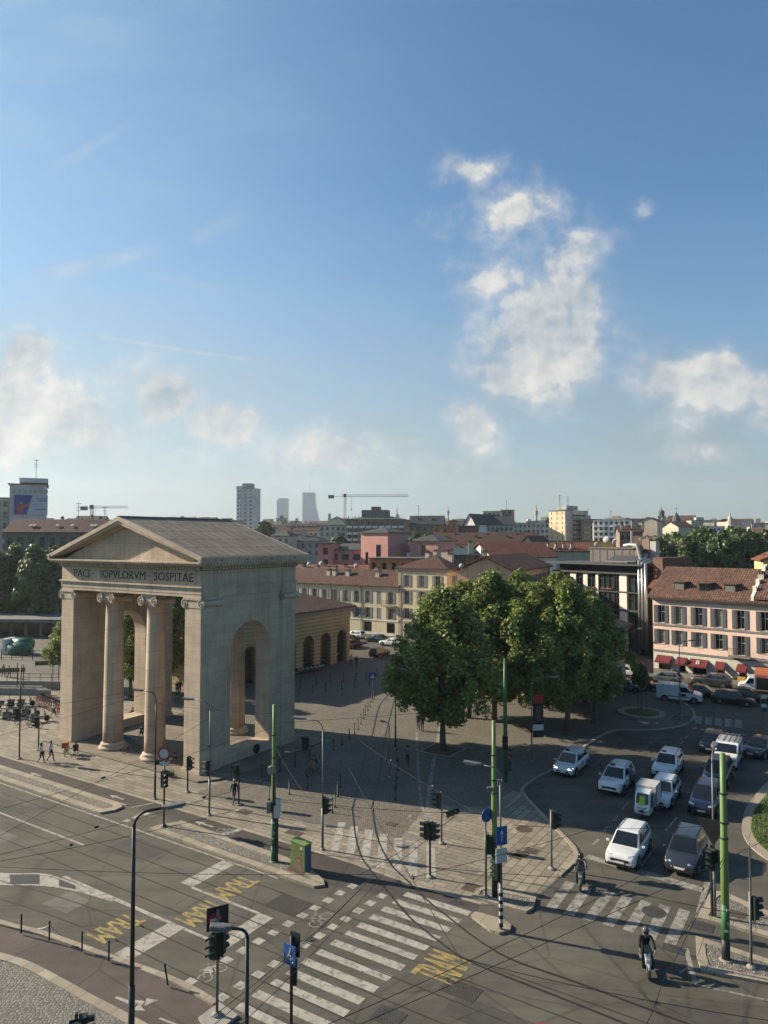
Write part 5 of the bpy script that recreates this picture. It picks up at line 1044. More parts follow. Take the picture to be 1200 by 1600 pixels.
for x in (4.5, 5.3, 10.5, 13.8, 18.3, 19.1): b = MB(); b.extr([(x, 1.9, 21.9), (x, 3.1, 22.38), (x, 3.1, 22.55), (x, 1.9, 22.07)], (.6, 0, 0)); b.build('skylight', frm, ro)
t = thing('market_hall', 'low dark market hall with flat canopy roof at far left', 'market hall', (*AT(-60, 140), 0), R(-4))
b = MB(); b.box(0, 22, -1.5, 12, 2.9, 3.5); b.build('canopy_roof', mat('canopy_concrete', (.20, .195, .185), rough=.85, stain=.4), t); b = MB(); b.box(.5, 21.5, 3, 11.5, 0, 2.9); b.build('glazed_wall', gl2, t); [MB().box(1 + 3 * i, 1.5 + 3 * i, .5, .9, 0, 2.9).build('pillar', brownw, t) for i in range(7)]; b = MB(); b.box(17, 20.8, 2.9, 2.98, .6, 2.6); b.build('poster_wall', mat('posters', (.3, .29, .27), rough=.6, var=.5, scale=2, pattern=p_brick(.8, 1.0, .06, .4, .5)), t)
HH('dark_roof_house', 'dark grey mansard roofs behind the gate roof, nearer row', 407, 500, 300, 846, greyw, 'hip', 4.0, sheet_bl, rot=R(-10), depth=16, nr=2, nb=9, ww=1.2, wh=1.6, chim=[(4, 6, 22, 1, 1.6), (12, 6, 22, 1, 1.5), (18, 4, 21, 1, 1.5)])
HH('dark_roof_house', 'dark brown tiled roofs behind the gate roof, farther row', 436, 505, 420, 830, beige, 'gx', 4.5, tile_dk, rot=R(-8), depth=16, nr=1, nb=9, ww=1.2, wh=1.6, chim=[(3 + 3 * i, 5, 27, 1, 1.6) for i in range(7)])
HH('pavilion', 'small grey roofed pavilion tower behind the gate ridge', 424, 452, 290, 838, beige, 'hip', 2.6, sheet_gr, rot=R(-20), depth=7, nr=1, nb=3)
# the far city reads as one mass of roofs
random.seed(21); b = MB(); cm = [plaster('far_a', (.30, .27, .23)), plaster('far_b', (.40, .36, .30)), plaster('far_c', (.22, .19, .17)), tile_dk, flat_g, gl2]
for d0, n, y0 in ((520, 34, 818), (700, 40, 814), (950, 46, 816), (1300, 50, 819), (1800, 60, 824)):
    for i in range(n):
        px = -120 + 1440 * (i + random.random()) / n; d = d0 * random.uniform(.92, 1.12); x, y = AT(px, d); w = random.uniform(10, 26) * (d0 / 700) ** .5; dp = random.uniform(10, 16); h = max(9, ZT(y0 + random.uniform(-6, 10), d)); mi = random.randrange(3)
        b.T = Matrix.Translation((x, y, 0)) @ Matrix.Rotation(R(random.uniform(-40, 20)), 4, 'Z')
        b.box(-w / 2, w / 2, 0, dp, 0, h, mi)
        if random.random() < .55:
            rh = random.uniform(2, 4.5)
            for s in (0, 1): b.extr([(-w / 2 - .5, -.5 if s == 0 else dp + .5, h + .01), (-w / 2 - .5, dp / 2, h + rh), (-w / 2 - .5, dp / 2, h + rh + .2), (-w / 2 - .5, -.5 if s == 0 else dp + .5, h + .21)], (w + 1, 0, 0), 3)
        else:
            b.box(-w / 2 - .2, w / 2 + .2, -.2, dp + .2, h, h + .5, 4); b.box(-w * .2, w * .15, dp * .3, dp * .7, h + .5, h + random.uniform(2, 4.5), (mi + 1) % 3)
        for f in range(int(h / 3.4)):
            nb = int(w / 3.2)
            for k in range(nb): u = -w / 2 + w * (k + .5) / nb; b.quad((u - .7, -.03, h - 2.8 - f * 3.3), (u + .7, -.03, h - 2.8 - f * 3.3), (u + .7, -.03, h - 1.2 - f * 3.3), (u - .7, -.03, h - 1.2 - f * 3.3), 5) if f < 4 else None
        if random.random() < .5: b.tube([(0, dp / 2, h), (0, dp / 2, h + random.uniform(4, 9))], .09, 4, 2)
b.T = None; o = b.build('distant_rooftops', cm); struct(o, 'stuff', 'distant city rooftops along the hazy horizon', 'rooftops')
# ================================================================ trees
leaf_m = mat('plane_leaf', (.172, .208, .052), rough=.55, var=.3, scale=.35, island=.5, transl=.36, spec=.3)
leaf_f = mat('far_leaf', (.088, .125, .042), rough=.5, var=.3, scale=.25, island=.4, transl=.25, spec=.4)
bark = mat('plane_bark', (.13, .11, .085), rough=.9, var=.3, scale=3, bump=.4, stain=.4)
def crown_mesh(name, r, h, nc, nl, size, seed, m, low=.75):
    rs = np.random.RandomState(seed); V = []; cen = []
    while len(cen) < nc:
        t = rs.rand(); prof = math.sin(math.pi * min(1, max(0, t)) ** low) ** .62 * (1 - .12 * t)
        a = rs.rand() * 2 * math.pi; q = rs.rand() ** .38
        lob = 1 + .16 * math.sin(3 * a + seed) + .10 * math.sin(5 * a + 9 * t + seed)
        cen.append((r * prof * q * lob * math.cos(a) * .86, r * prof * q * lob * math.sin(a) * .86, h * (.03 + .92 * t), rs.uniform(.5, 1.15) * r / 5.2))
    for cx, cy, cz, cr in cen:
        d = rs.normal(size=(nl, 3)); d /= np.linalg.norm(d, axis=1)[:, None]
        rad = cr * (rs.rand(nl) ** .45)[:, None]; p = d * rad * np.array([.95, .95, 1.15]) + np.array([cx, cy, cz])
        out = p - np.array([0, 0, h * .4]); out /= np.linalg.norm(out, axis=1)[:, None] + 1e-6
        n = out * .5 + d * .5 + rs.normal(size=(nl, 3)) * .55 + np.array([0, 0, .25]); n /= np.linalg.norm(n, axis=1)[:, None]
        a = np.cross(n, rs.normal(size=(nl, 3))); a /= np.linalg.norm(a, axis=1)[:, None] + 1e-6; b = np.cross(n, a)
        s = size * rs.uniform(.6, 1.25, size=(nl, 1))
        V.append(np.stack([p - a * s, p - b * s * .62 + a * s * .1, p + a * s, p + b * s * .62 + a * s * .1], axis=1))
    V = np.concatenate(V).reshape(-1, 3); n = len(V) // 4
    me = bpy.data.meshes.new(name); me.vertices.add(len(V)); me.vertices.foreach_set('co', V.astype(np.float32).ravel())
    me.loops.add(n * 4); me.loops.foreach_set('vertex_index', np.arange(n * 4, dtype=np.int32)); me.polygons.add(n)
    me.polygons.foreach_set('loop_start', np.arange(0, n * 4, 4, dtype=np.int32))
    me.materials.append(m); me.update(); me.validate(); return me
def trunk_mesh(h, r0, spread, seed, base):
    rd = random.Random(seed); b = MB(); b.tube([(0, 0, 0), (.05, .03, base * .5), (rd.uniform(-.15, .15), rd.uniform(-.15, .15), base), (rd.uniform(-.3, .3), rd.uniform(-.3, .3), h * .55), (rd.uniform(-.5, .5), rd.uniform(-.5, .5), h * .88)], [r0 * 1.25, r0, r0 * .85, r0 * .5, r0 * .12], 9)
    for k in range(9):
        a = k * 2.4 + rd.random(); z = base * .9 + (h * .55 - base) * k / 9; l = spread * rd.uniform(.55, .9)
        b.tube([(0, 0, z), (l * .4 * math.cos(a), l * .4 * math.sin(a), z + l * .35), (l * math.cos(a), l * math.sin(a), z + l * .75)], [r0 * .42, r0 * .25, r0 * .06], 6)
    return b.mesh('trunk', bark, True)
CR = [crown_mesh('crown', 5.4, 12.6, 200, 190, .185, 3 + k, leaf_m) for k in range(3)]
CF = [crown_mesh('crown', 5.4, 11.2, 130, 90, .34, 31 + k, leaf_f, .65) for k in range(3)]
TR = [trunk_mesh(13, .26, 4.4, k, 2.6) for k in range(3)]
NT = [0]
def tree(label, x, y, h, r, far=False, base=2.2, group=None, cat='tree', name='plane_tree'):
    k = NT[0] % 3; NT[0] += 1; t = thing(name, label, cat, (x, y, 0), random.random() * 6.28, group)
    sc = (h - base) / (11.0 if far else 12.2); inst('trunk', TR[k], t, (0, 0, 0), 0, (h / 14, h / 14, h / 14))
    inst('crown', (CF if far else CR)[k], t, (0, 0, base), 0, (r / 5.2, r / 5.2, sc)); return t
random.seed(5)
for px, py, h, r, lab in ((692, 1172, 14.2, 5.5, 'leafy plane tree standing alone in the nearest square bed, leftmost of the clump'), (772, 1128, 15.1, 5.6, 'tallest plane tree of the clump, just behind the nearest one'), (838, 1136, 14.4, 5.3, 'plane tree of the clump rising behind the lamp with the banner'), (886, 1142, 14.6, 4.7, 'bright topped plane tree in the front row near the taxi rank'), (928, 1130, 12.6, 4.3, 'rightmost lower plane tree of the clump beside the ochre toll house'),
    (732, 1122, 14.4, 5.6, 'plane tree in the back row of the clump behind the nearest tree'), (812, 1098, 14.8, 5.4, 'plane tree in the middle of the back row of the clump'), (872, 1102, 14.6, 4.8, 'plane tree in the back row of the clump in front of the office block'), (915, 1098, 13.0, 4.3, 'plane tree at the right end of the back row by the toll house')):
    x, y = G(px, py); tree(lab, x, y, h, r, group='plane trees of the square', base=2.5)
for px, d, h, r, lab in ((118, 91, 9.5, 3.6, 'bushy tree half hidden by the front left pier of the gate'), (207, 86, 11.5, 3.6, 'tree seen between the two front columns through the left arch'), (275, 92, 12.5, 4.0, 'tree seen between the right front column and the right pier'), (404, 104, 9.5, 3.4, 'tree seen far behind through the right side arch')):
    x, y = AT(px, d); tree(lab, x, y, h, r, group='trees behind the gate')
for i, (px, d, h, r) in enumerate(((-52, 156, 17.2, 6.5), (-12, 152, 17.0, 6.2), (24, 156, 17.6, 6.4), (55, 150, 17.2, 5.6), (84, 153, 17.0, 5.6), (112, 158, 16.0, 5.6))):
    x, y = AT(px, d); tree('dense green tree behind the market hall, %s from the left edge' % ('first', 'second', 'third', 'fourth', 'fifth', 'sixth')[i], x, y, h, r, True, group='trees behind the market hall')
for i, (px, d, h, r) in enumerate(((1030, 172, 18.8, 6), (1056, 178, 20.2, 6), (1078, 168, 19.8, 6), (1104, 175, 21.4, 6.5), (1128, 170, 20.6, 6), (1150, 178, 21.6, 6.5), (1172, 170, 20.4, 6), (1194, 176, 20.8, 6.2), (1222, 172, 20.5, 6.5), (1090, 190, 21.5, 6.5), (1140, 192, 21.8, 6.5), (1045, 190, 20, 6))):
    x, y = AT(px, d); tree('dark tree of the green belt, %s' % (('%s in its front row from the left' % ('first', 'second', 'third', 'fourth', 'fifth', 'sixth', 'seventh', 'eighth', 'ninth')[i]) if i < 9 else ('middle', 'right', 'left')[i - 9] + ' one of its back row'), x, y, h, r, True, base=5, group='tree belt behind the pink house')
for px, d, h, r, lab in ((413, 300, 26.0, 8, 'round green treetop behind the far end of the gate roof'), (530, 262, 20.6, 6, 'green tree between the dark roofs and the balcony block'), (650, 250, 21.2, 6, 'green treetop left of the terracotta rooftop house'), (668, 262, 21.0, 5, 'smaller green treetop beside the terracotta rooftop house'), (722, 208, 16.6, 4, 'roof terrace greenery in front of the long yellow house'), (626, 205, 16.3, 2.6, 'yellow green treetop between the rose pink blocks'), (285, 500, 34, 9, 'treetop peeping over the ridge of the gate')):
    x, y = AT(px, d); tree(lab, x, y, h, r, True, base=h * .35, group=None)
# sapling in its round bed
x, y = G(1003, 1115); g = MB(); g.lathe([(2.5, 0), (2.5, .2), (2.25, .2), (2.2, .16)], 28); g.lathe([(2.2, .12), (1.2, .22), (.2, .25)], 24, (0, 0, 0), 1)
o = g.build('tree_bed', [kerbm, grassm]); o.location = (x, y, 0); tag(o, 'round kerbed green bed with a staked sapling', 'planting bed')
t = thing('sapling', 'thin young sapling with stakes in the round bed', 'sapling', (x, y, .2)); g = MB(); g.tube([(0, 0, 0), (.05, 0, 3), (0, .05, 5.2)], [.06, .05, .02], 6); g.build('trunk', bark, t)
for a in (0, 2.1, 4.2): g = MB(); g.tube([(.5 * math.cos(a), .5 * math.sin(a), 0), (.45 * math.cos(a), .45 * math.sin(a), 2.1)], .04, 6); g.build('stake', bark, t)
inst('crown', CF[0], t, (0, 0, 2.6), 0, (.2, .2, .24))
# square bed of the nearest tree
x, y = G(692, 1172); g = MB(); g.box(-1.6, 1.6, -1.6, 1.6, .02, .05); g.box(-1.4, 1.4, -1.4, 1.4, .05, .054, 1); o = g.build('tree_bed', [kerbm, mat('bare_soil', (.12, .075, .045), rough=.95, var=.25, scale=2, bump=.5)]); o.location = (x, y, 0); o.rotation_euler = (0, 0, RG); tag(o, 'square bed of bare soil around the nearest plane tree', 'planting bed')
# grass blades on the lawn
rs = np.random.RandomState(4); n = 0; b = MB(); poly = [Vector(p) for p in gp] + [Vector((59, 46)), Vector((59, 61))]
def inside(p):
    c = False
    for i in range(len(poly)):
        a, d = poly[i], poly[i - 1]
        if (a.y > p[1]) != (d.y > p[1]) and p[0] < (d.x - a.x) * (p[1] - a.y) / (d.y - a.y) + a.x: c = not c
    return c
while n < 9000:
    p = (rs.uniform(22, 34), rs.uniform(42, 58))
    if inside(p):
        a = rs.rand() * 6.28; w = .035; hh = rs.uniform(.08, .2); dx, dy = w * math.cos(a), w * math.sin(a); lx, ly = rs.normal(0, .05, 2); n += 1
        b.add([(p[0] - dx, p[1] - dy, .15), (p[0] + dx, p[1] + dy, .15), (p[0] + lx, p[1] + ly, .15 + hh)], [(0, 1, 2)])
struct(b.build('grass_blades', mat('grass_blade', (.10, .14, .035), rough=.8, island=.45, transl=.2)), 'stuff', 'short grass growing on the roundabout lawn', 'grass')
# ================================================================ vehicles
def carpaint(n, c, metal=0.0): return mat(n, c, rough=.28, metal=metal, var=.03, coat=.6, spec=.5)
cw = carpaint('white_car_paint', (.62, .63, .63)); ck = carpaint('black_car_paint', (.010, .010, .012)); cg = carpaint('graphite_car_paint', (.050, .058, .072), .35); cn = carpaint('navy_car_paint', (.010, .016, .040)); cs_ = carpaint('silver_car_paint', (.22, .24, .26), .4); ct = carpaint('taupe_car_paint', (.10, .095, .09), .3); cr_ = carpaint('maroon_car_paint', (.09, .012, .016))
cgl = glass('car_glass', (.012, .016, .02)); blk = mat('black_plastic', (.014, .014, .015), rough=.6, var=.2); rub = mat('tyre_rubber', (.014, .014, .014), rough=.85, var=.2); rimm = mat('alloy_rim', (.30, .30, .31), rough=.35, metal=.7); lampg = mat('headlamp_glass', (.55, .57, .58), rough=.12, metal=.3, var=.1); plate = mat('licence_plate', (.6, .6, .58), rough=.5); redl = mat('tail_lamp', (.30, .012, .012), rough=.25); lit = mat('lit_headlamp', (1, .97, .9), emit=2.5, var=0); seat_m = mat('car_interior', (.05, .045, .04), rough=.9)
def wheel_parts(t, x, y, r, w, s):
    b = MB(); b.lathe([(r * .62, -w / 2), (r * .93, -w / 2), (r, -w * .32), (r, w * .32), (r * .93, w / 2), (r * .62, w / 2)], 22, (0, 0, 0), axis='y'); o = b.build('wheel', rub, t, smooth_=False); o.location = (x, y, r)
    b = MB(); b.lathe([(r * .63, -.012), (r * .60, .02), (r * .5, .005), (r * .12, .0), (r * .1, .03), (.01, .03)], 20, (0, 0, 0), axis='y')
    for k in range(5):
        a = k * R(72); b.tube([(r * .1 * math.cos(a), -.02, r * .1 * math.sin(a)), (r * .6 * math.cos(a), -.02, r * .6 * math.sin(a))], .035, 5)
    q = b.build('rim', rimm, o); q.location = (0, s * (w / 2 + .002), 0); q.rotation_euler = (0, 0, R(180) if s > 0 else 0)
KIND = dict(
    suv=dict(L=4.5, W=1.86, H=1.66, belt=.66, hood=.60, nose=.50, xb0=-.475, xr0=-.40, xr1=.06, xb1=.235, r=.35, rails=True),
    hatch=dict(L=4.1, W=1.78, H=1.48, belt=.63, hood=.60, nose=.46, xb0=-.475, xr0=-.38, xr1=.07, xb1=.255, r=.32),
    mpv=dict(L=4.6, W=1.78, H=1.58, belt=.62, hood=.585, nose=.44, xb0=-.475, xr0=-.36, xr1=.10, xb1=.285, r=.32),
    wagon=dict(L=4.75, W=1.86, H=1.5, belt=.64, hood=.62, nose=.50, xb0=-.475, xr0=-.37, xr1=.03, xb1=.20, r=.34, rails=True),
    saloon=dict(L=4.6, W=1.82, H=1.45, belt=.65, hood=.62, nose=.48, xb0=-.40, xr0=-.24, xr1=.03, xb1=.20, r=.33),
    big=dict(L=4.8, W=1.96, H=1.72, belt=.66, hood=.62, nose=.52, xb0=-.475, xr0=-.36, xr1=.06, xb1=.22, r=.38))
def car(label, px, py, az, kind, paint, group='vehicles around the square', name='car', cat='car', taxi=False, lights=False, slat=False, **kw):
    K = dict(KIND[kind]); K.update(kw); L, Wd, H_ = K['L'], K['W'], K['H']; w = Wd / 2; bz, hz, nz = K['belt'] * H_, K['hood'] * H_, K['nose'] * H_
    x, y = G(px, py); t = thing(name, label, cat, (x, y, 0), R(90 - az), group)
    S = [(-.497, .50 * H_, .80, .42), (-.492, bz * .93, .87, .30), (-.465, bz, .94, .24), (-.33, bz, .985, .20), (-.05, bz, 1, .19), (K['xb1'] - .05, bz * .98, 1, .19), (K['xb1'] + .02, hz, .99, .19), (.37, hz * .96, .97, .19), (.445, (hz * .55 + nz * .45), .93, .20), (.482, nz * .98, .86, .22), (.497, nz * .80, .78, .30)]
    b = MB(); n = 16; vs = []
    for xf, zt, wf, zb in S:
        ww = w * wf; zm = (zt * .55 + zb * .45)
        dz = .17 if -.40 < xf < K['xb1'] - .02 else 0.0
        half = [(0, zb), (.60 * ww, zb), (.93 * ww, zb + .04), (ww, zb + .18), (ww, zm), (.985 * ww, zt - .10), (.93 * ww, zt - .012), (.62 * ww, zt + .015 - dz), (0, zt + .03 - dz)]
        ring = half + [(-a, z) for a, z in half[-2:0:-1]]; vs += [(xf * L, a, z) for a, z in ring]
    m = len(S); fs = [(i * n + k, (i + 1) * n + k, (i + 1) * n + (k + 1) % n, i * n + (k + 1) % n) for i in range(m - 1) for k in range(n)]
    fs += [tuple(range(n)), tuple((m - 1) * n + k for k in range(n - 1, -1, -1))]
    b.add(vs, fs); b.f = [tuple(reversed(f)) for f in b.f]; body = b.build('body', paint, t, smooth_=True, sub=2)
    # cabin
    wb, wt = w * .895, w * .70; zt = H_; C = dict(b0=Vector((K['xb0'] * L, wb, bz - .03)), b1=Vector((K['xb1'] * L, wb, hz - .02)), t0=Vector((K['xr0'] * L, wt, zt - .03)), t1=Vector((K['xr1'] * L, wt, zt - .03)))
    mir = lambda v: Vector((v.x, -v.y, v.z)); xm = (K['xr0'] + K['xr1']) / 2 * L; b = MB()
    P = [C['b0'], C['b1'], mir(C['b1']), mir(C['b0']), C['t0'], C['t1'], mir(C['t1']), mir(C['t0']), Vector((xm, wt * 1.02, zt)), Vector((xm, -wt * 1.02, zt)), Vector((xm, 0, zt + .025)), Vector((C['t0'].x + .04, 0, zt)), Vector((C['t1'].x - .055, 0, zt))]
    b.add(P, [(0, 1, 5, 8, 4), (3, 7, 9, 6, 2), (1, 2, 6, 12, 5), (0, 4, 11, 7, 3), (4, 8, 10, 11), (11, 10, 9, 7), (8, 5, 12, 10), (10, 12, 6, 9)]); b.f = [tuple(reversed(f)) for f in b.f]
    cab = b.build('cabin', paint, t, smooth_=False, bevel=.05)
    def panel(nm, a, bb, c, d, u0, u1, v0, v1, m_=cgl, off=.012):
        """a window set on the quad a-b (below) d-c (above)"""
        S_ = lambda u, v: (a * (1 - u) + bb * u) * (1 - v) + (d * (1 - u) + c * u) * v
        q = [S_(u0, v0), S_(u1, v0), S_(u1, v1), S_(u0, v1)]; nn = (q[1] - q[0]).cross(q[3] - q[0]).normalized(); cen = Vector((0, 0, bz))
        if nn.dot(q[0] + q[2] - 2 * Vector(((K['xb0'] + K['xb1']) / 2 * L, 0, bz))) < 0: nn = -nn
        g = MB(); g.extr([p - nn * .01 for p in q], nn * (off + .01)); return g.build(nm, m_, t)
    b0, b1, t0, t1 = C['b0'], C['b1'], C['t0'], C['t1']
    panel('windshield', mir(b1), b1, t1, mir(t1), .05, .95, .06, .93); panel('rear_window', mir(b0), b0, t0, mir(t0), .08, .92, .2, .88)
    for s in (0, 1):
        f = mir if s else (lambda v: v)
        panel('side_window', f(b0), f(b1), f(t1), f(t0), .10, .50, .14, .86); panel('side_window', f(b0), f(b1), f(t1), f(t0), .53, .90, .14, .86)
    for sx in (-.305, .315):
        for s in (-1, 1):
            q = MB(); q.lathe([(K['r'] + .075, -.10), (K['r'] + .075, .006), (K['r'] + .06, .008), (.02, .008)], 22, (0, 0, 0), axis='y'); o = q.build('wheel_arch', blk, t); o.location = (sx * L, s * (w - .002), K['r'] + .01); o.rotation_euler = (0, 0, R(180) if s > 0 else 0)
            wheel_parts(t, sx * L, s * (w - .095), K['r'], .215, s)
    for s in (-1, 1):
        q = MB(); q.extr([(.425 * L, s * w * .90, nz * 1.0), (.47 * L, s * w * .80, nz * .93), (.478 * L, s * w * .48, nz * .90), (.470 * L, s * w * .48, nz * 1.03), (.425 * L, s * w * .86, nz * 1.12)], (.035, s * .012, .022)); q.build('headlight', lit if lights else lampg, t, bevel=.01)
        q = MB(); q.box(-.5 * L, -.47 * L, s * w * .62 - .14, s * w * .62 + .14, bz * .78, bz * .93); q.build('tail_light', redl, t)
        q = MB(); q.box(K['xb1'] * L - .34, K['xb1'] * L - .2, s * (w + .03), s * (w + .2), hz + .0, hz + .13) if s > 0 else q.box(K['xb1'] * L - .34, K['xb1'] * L - .2, -(w + .2), -(w + .03), hz, hz + .13); q.build('mirror', paint if paint is not cw or s else blk, t, bevel=.03)
    q = MB(); q.box(.474 * L, .4985 * L, -w * .56, w * .56, nz * .62, nz * .80); q.box(.47 * L, .4995 * L, -w * .74, w * .74, .26, .40); q.build('grille', blk, t, bevel=.015)
    if slat: q = MB(); [q.box(.4986 * L, .5005 * L, -w * .5 + k * .14, -w * .5 + k * .14 + .07, nz * .67, nz * .74) for k in range(int(w / .14))]; q.build('grille_slat', plate, t)
    q = MB(); q.box(.497 * L, .502 * L, -.26, .26, .42, .53); q.build('licence_plate', plate, t)
    q = MB(); q.box(-.40 * L, .40 * L, -w * .965, w * .965, .17, .30); q.build('sill', blk, t)
    for zz in (.4,):
        q = MB()
        for s in (-1, 1): q.box(-.02, .0, s * w * .997 - .004, s * w * .997 + .004, .35, bz - .08); q.box(.12 * L, .12 * L + .015, s * w * .995 - .004, s * w * .995 + .004, .35, bz - .08)
        q.build('door_seam', blk, t)
    if K.get('rails'):
        q = MB(); [q.tube([(K['xr0'] * L + .1, s * wt * .93, zt), (xm, s * wt * .95, zt + .05), (K['xr1'] * L - .1, s * wt * .93, zt)], .02, 5) for s in (-1, 1)]; q.build('roof_rails', blk, t)
    if taxi:
        q = MB(); q.box(.02 * L, .02 * L + .16, -.42, -.08, zt + .02, zt + .13); q.build('taxi_sign', blk, t, bevel=.01)
        [MB().box(-.06 * L, -.06 * L + .3, s * (w + .001) - .003, s * (w + .001) + .003, .55, .85).build('door_emblem', mat('taxi_emblem', (.12, .15, .2), rough=.5), t) for s in (-1, 1)]
    else:
        pass
    return t
DN = 213
car('white crossover waiting first at the stop line, fully in the sun', 983, 1338, DN, 'suv', cw, L=4.45, W=1.84, H=1.62)
car('dark graphite family car waiting beside the white crossover at the stop line', 1073, 1346, DN, 'mpv', cg, slat=True, rails=True, H=1.68, W=1.8)
car('white taxi at the left of the rank with its lamps lit', 893, 1203, DN, 'mpv', cw, taxi=True, lights=True)
car('white taxi with its driver standing at the open side', 964, 1230, DN, 'suv', cw, taxi=True)
car('white taxi car directly behind the white estate', 1044, 1207, DN, 'suv', cw, taxi=True)
car('white estate car behind the three wheeled delivery van', 1036, 1250, DN, 'wagon', cw)
car('dark blue car right of the three wheeler, partly behind the green mast', 1104, 1262, DN, 'suv', cn, lights=False)
car('black car following the dark blue one, behind the grey lamp post', 1122, 1220, DN, 'suv', ck)
car('small black car at the back of the queue beside the white pickup', 1113, 1170, DN, 'hatch', ck)
car('black car at the right edge coming round the bend', 1188, 1178, 228, 'saloon', ck)
car('black people carrier turning in front of the white van', 1146, 1100, 120, 'mpv', ck)
car('dark car just beyond the white van', 1100, 1089, 120, 'saloon', ck)
car('dark grey off-roader parked by the red awnings', 1112, 1072, -58, 'big', ct)
car('dark car behind the black people carrier', 1172, 1096, 122, 'wagon', ck)
car('black car left of the white van in the traffic', 1006, 1077, 122, 'hatch', ck, L=4.4)
car('silver estate car in front of the first awning', 1036, 1066, -58, 'wagon', cs_)
car('white car half hidden behind the ochre toll house corner', 980, 1056, 122, 'hatch', cw)
car('pale silver car behind the toll house corner, nearer than the white one', 980, 1079, 125, 'hatch', cs_)
car('white car parked before the cream terrace by the toll house corner', 555, 997, -57, 'hatch', cw)
car('dark blue car parked in the middle before the shop windows of the terrace', 589, 1003, -57, 'saloon', cn)
car('white car partly hidden by the left side of the trees', 612, 1009, -57, 'saloon', cw)
car('black car seen from behind left of the trees', 593, 1025, 35, 'hatch', ck)
car('maroon car peeping past the toll house corner', 548, 1004, 35, 'hatch', cr_)
car('dark car below the maroon one at the toll house corner', 551, 1012, 35, 'hatch', cn)
def profile_van(label, px, py, az, prof, Wd, paint, wins, wx, r, name='van', cat='van', extra_=None):
    x, y = G(px, py); t = thing(name, label, cat, (x, y, 0), R(90 - az), 'vehicles around the square')
    b = MB(); b.extr([(a, -Wd / 2, z) for a, z in prof], (0, Wd, 0)); b.build('body', paint, t, bevel=.09)
    for nm, pts, m_ in wins:
        b = MB()
        if nm == 'windshield':
            (xa, za), (xb, zb) = pts; b.extr([(xa, -Wd * .42, za), (xa, Wd * .42, za), (xb, Wd * .38, zb), (xb, -Wd * .38, zb)], ((za - zb) * -.03, 0, .014)); b.build(nm, m_, t)
        else:
            for s in (-1, 1): b = MB(); b.extr([(a, s * Wd / 2 - .005 * s, z) for a, z in pts], (0, s * .016, 0)); b.build(nm, m_, t)
    for a in wx:
        for s in (-1, 1):
            q = MB(); q.lathe([(r + .08, -.1), (r + .08, .006), (.02, .008)], 20, (0, 0, 0), axis='y'); o = q.build('wheel_arch', blk, t); o.location = (a, s * (Wd / 2), r + .02); o.rotation_euler = (0, 0, R(180) if s > 0 else 0); wheel_parts(t, a, s * (Wd / 2 - .09), r, .22, s)
    xf = max(a for a, z in prof)
    for s in (-1, 1): q = MB(); q.box(xf - .28, xf - .03, s * Wd * .37 - .16, s * Wd * .37 + .16, .72, .95); q.build('headlight', lampg, t, bevel=.03); q = MB(); q.box(xf - 1.15, xf - 1.0, s * (Wd / 2 + .13) - .1, s * (Wd / 2 + .13) + .1, 1.15, 1.45); q.build('mirror', blk, t, bevel=.03)
    q = MB(); q.box(xf - .05, xf + .015, -Wd * .26, Wd * .26, .62, .86); q.box(xf - .05, xf + .02, -Wd * .45, Wd * .45, .26, .44); q.build('grille', blk, t, bevel=.02); q = MB(); q.box(xf + .01, xf + .025, -.26, .26, .47, .58); q.build('licence_plate', plate, t)
    return t
vp = [(-2.5, .3), (2.42, .3), (2.5, .5), (2.46, .82), (2.3, 1.02), (1.55, 1.2), (.85, 1.93), (.5, 2.0), (-2.42, 2.0), (-2.5, 1.8)]
t = profile_van('white panel van with dark side stripe crossing in front of the pink house', 1062, 1095, 117, vp, 1.98, cw, [('windshield', ((1.50, 1.255), (.92, 1.87)), cgl), ('side_window', [(1.32, 1.22), (.82, 1.75), (.1, 1.75), (.1, 1.22)], cgl)], (-1.55, 1.6), .34)
b = MB(); [b.box(-1.2, 1.1, s * .992 - .004, s * .992 + .004, .62, .72) for s in (-1, 1)]; [b.box(.0, .75, s * .993 - .004, s * .993 + .004, .75, 1.05) for s in (-1, 1)]; b.build('side_stripe', blk, t)
pv = [(-2.2, .3), (2.15, .3), (2.2, .5), (2.14, .85), (1.95, .98), (1.15, 1.10), (.55, 1.78), (.3, 1.84), (-2.12, 1.84), (-2.2, 1.7)]
t = profile_van('white service van with a ladder rack on its roof, in the right hand queue', 1138, 1192, DN, pv, 1.8, cw, [('windshield', ((1.12, 1.15), (.62, 1.74)), cgl), ('side_window', [(.95, 1.14), (.5, 1.62), (-.3, 1.62), (-.3, 1.14)], cgl)], (-1.35, 1.4), .32, 'service_van')
b = MB(); [b.box(-2.1, .3, s * .68 - .025, s * .68 + .025, 2.0, 2.05) for s in (-1, -.4, .2, .6, 1)]; [b.box(-2.0 + k * .55, -1.96 + k * .55, -.75, .75, 1.96, 2.0) for k in range(5)]; [b.box(-1.9 + 2.1 * k, -1.85 + 2.1 * k, s * .7 - .02, s * .7 + .02, 1.8, 1.97) for k in (0, 1) for s in (-1, 1)]; b.build('roof_rack', metal, t)
tp = [(-.2, .35), (1.72, .35), (1.8, .55), (1.72, .95), (1.5, 1.12), (1.05, 1.25), (.55, 2.05), (-.15, 2.1), (-.25, 1.9)]
t = profile_van('white cab lorry with black load bed by the orange awning', 1178, 1082, -62, tp, 1.95, cw, [('windshield', ((1.02, 1.32), (.62, 1.95)), cgl), ('side_window', [(.85, 1.25), (.45, 1.88), (.0, 1.88), (.0, 1.25)], cgl)], (1.05,), .36, 'lorry', 'lorry')
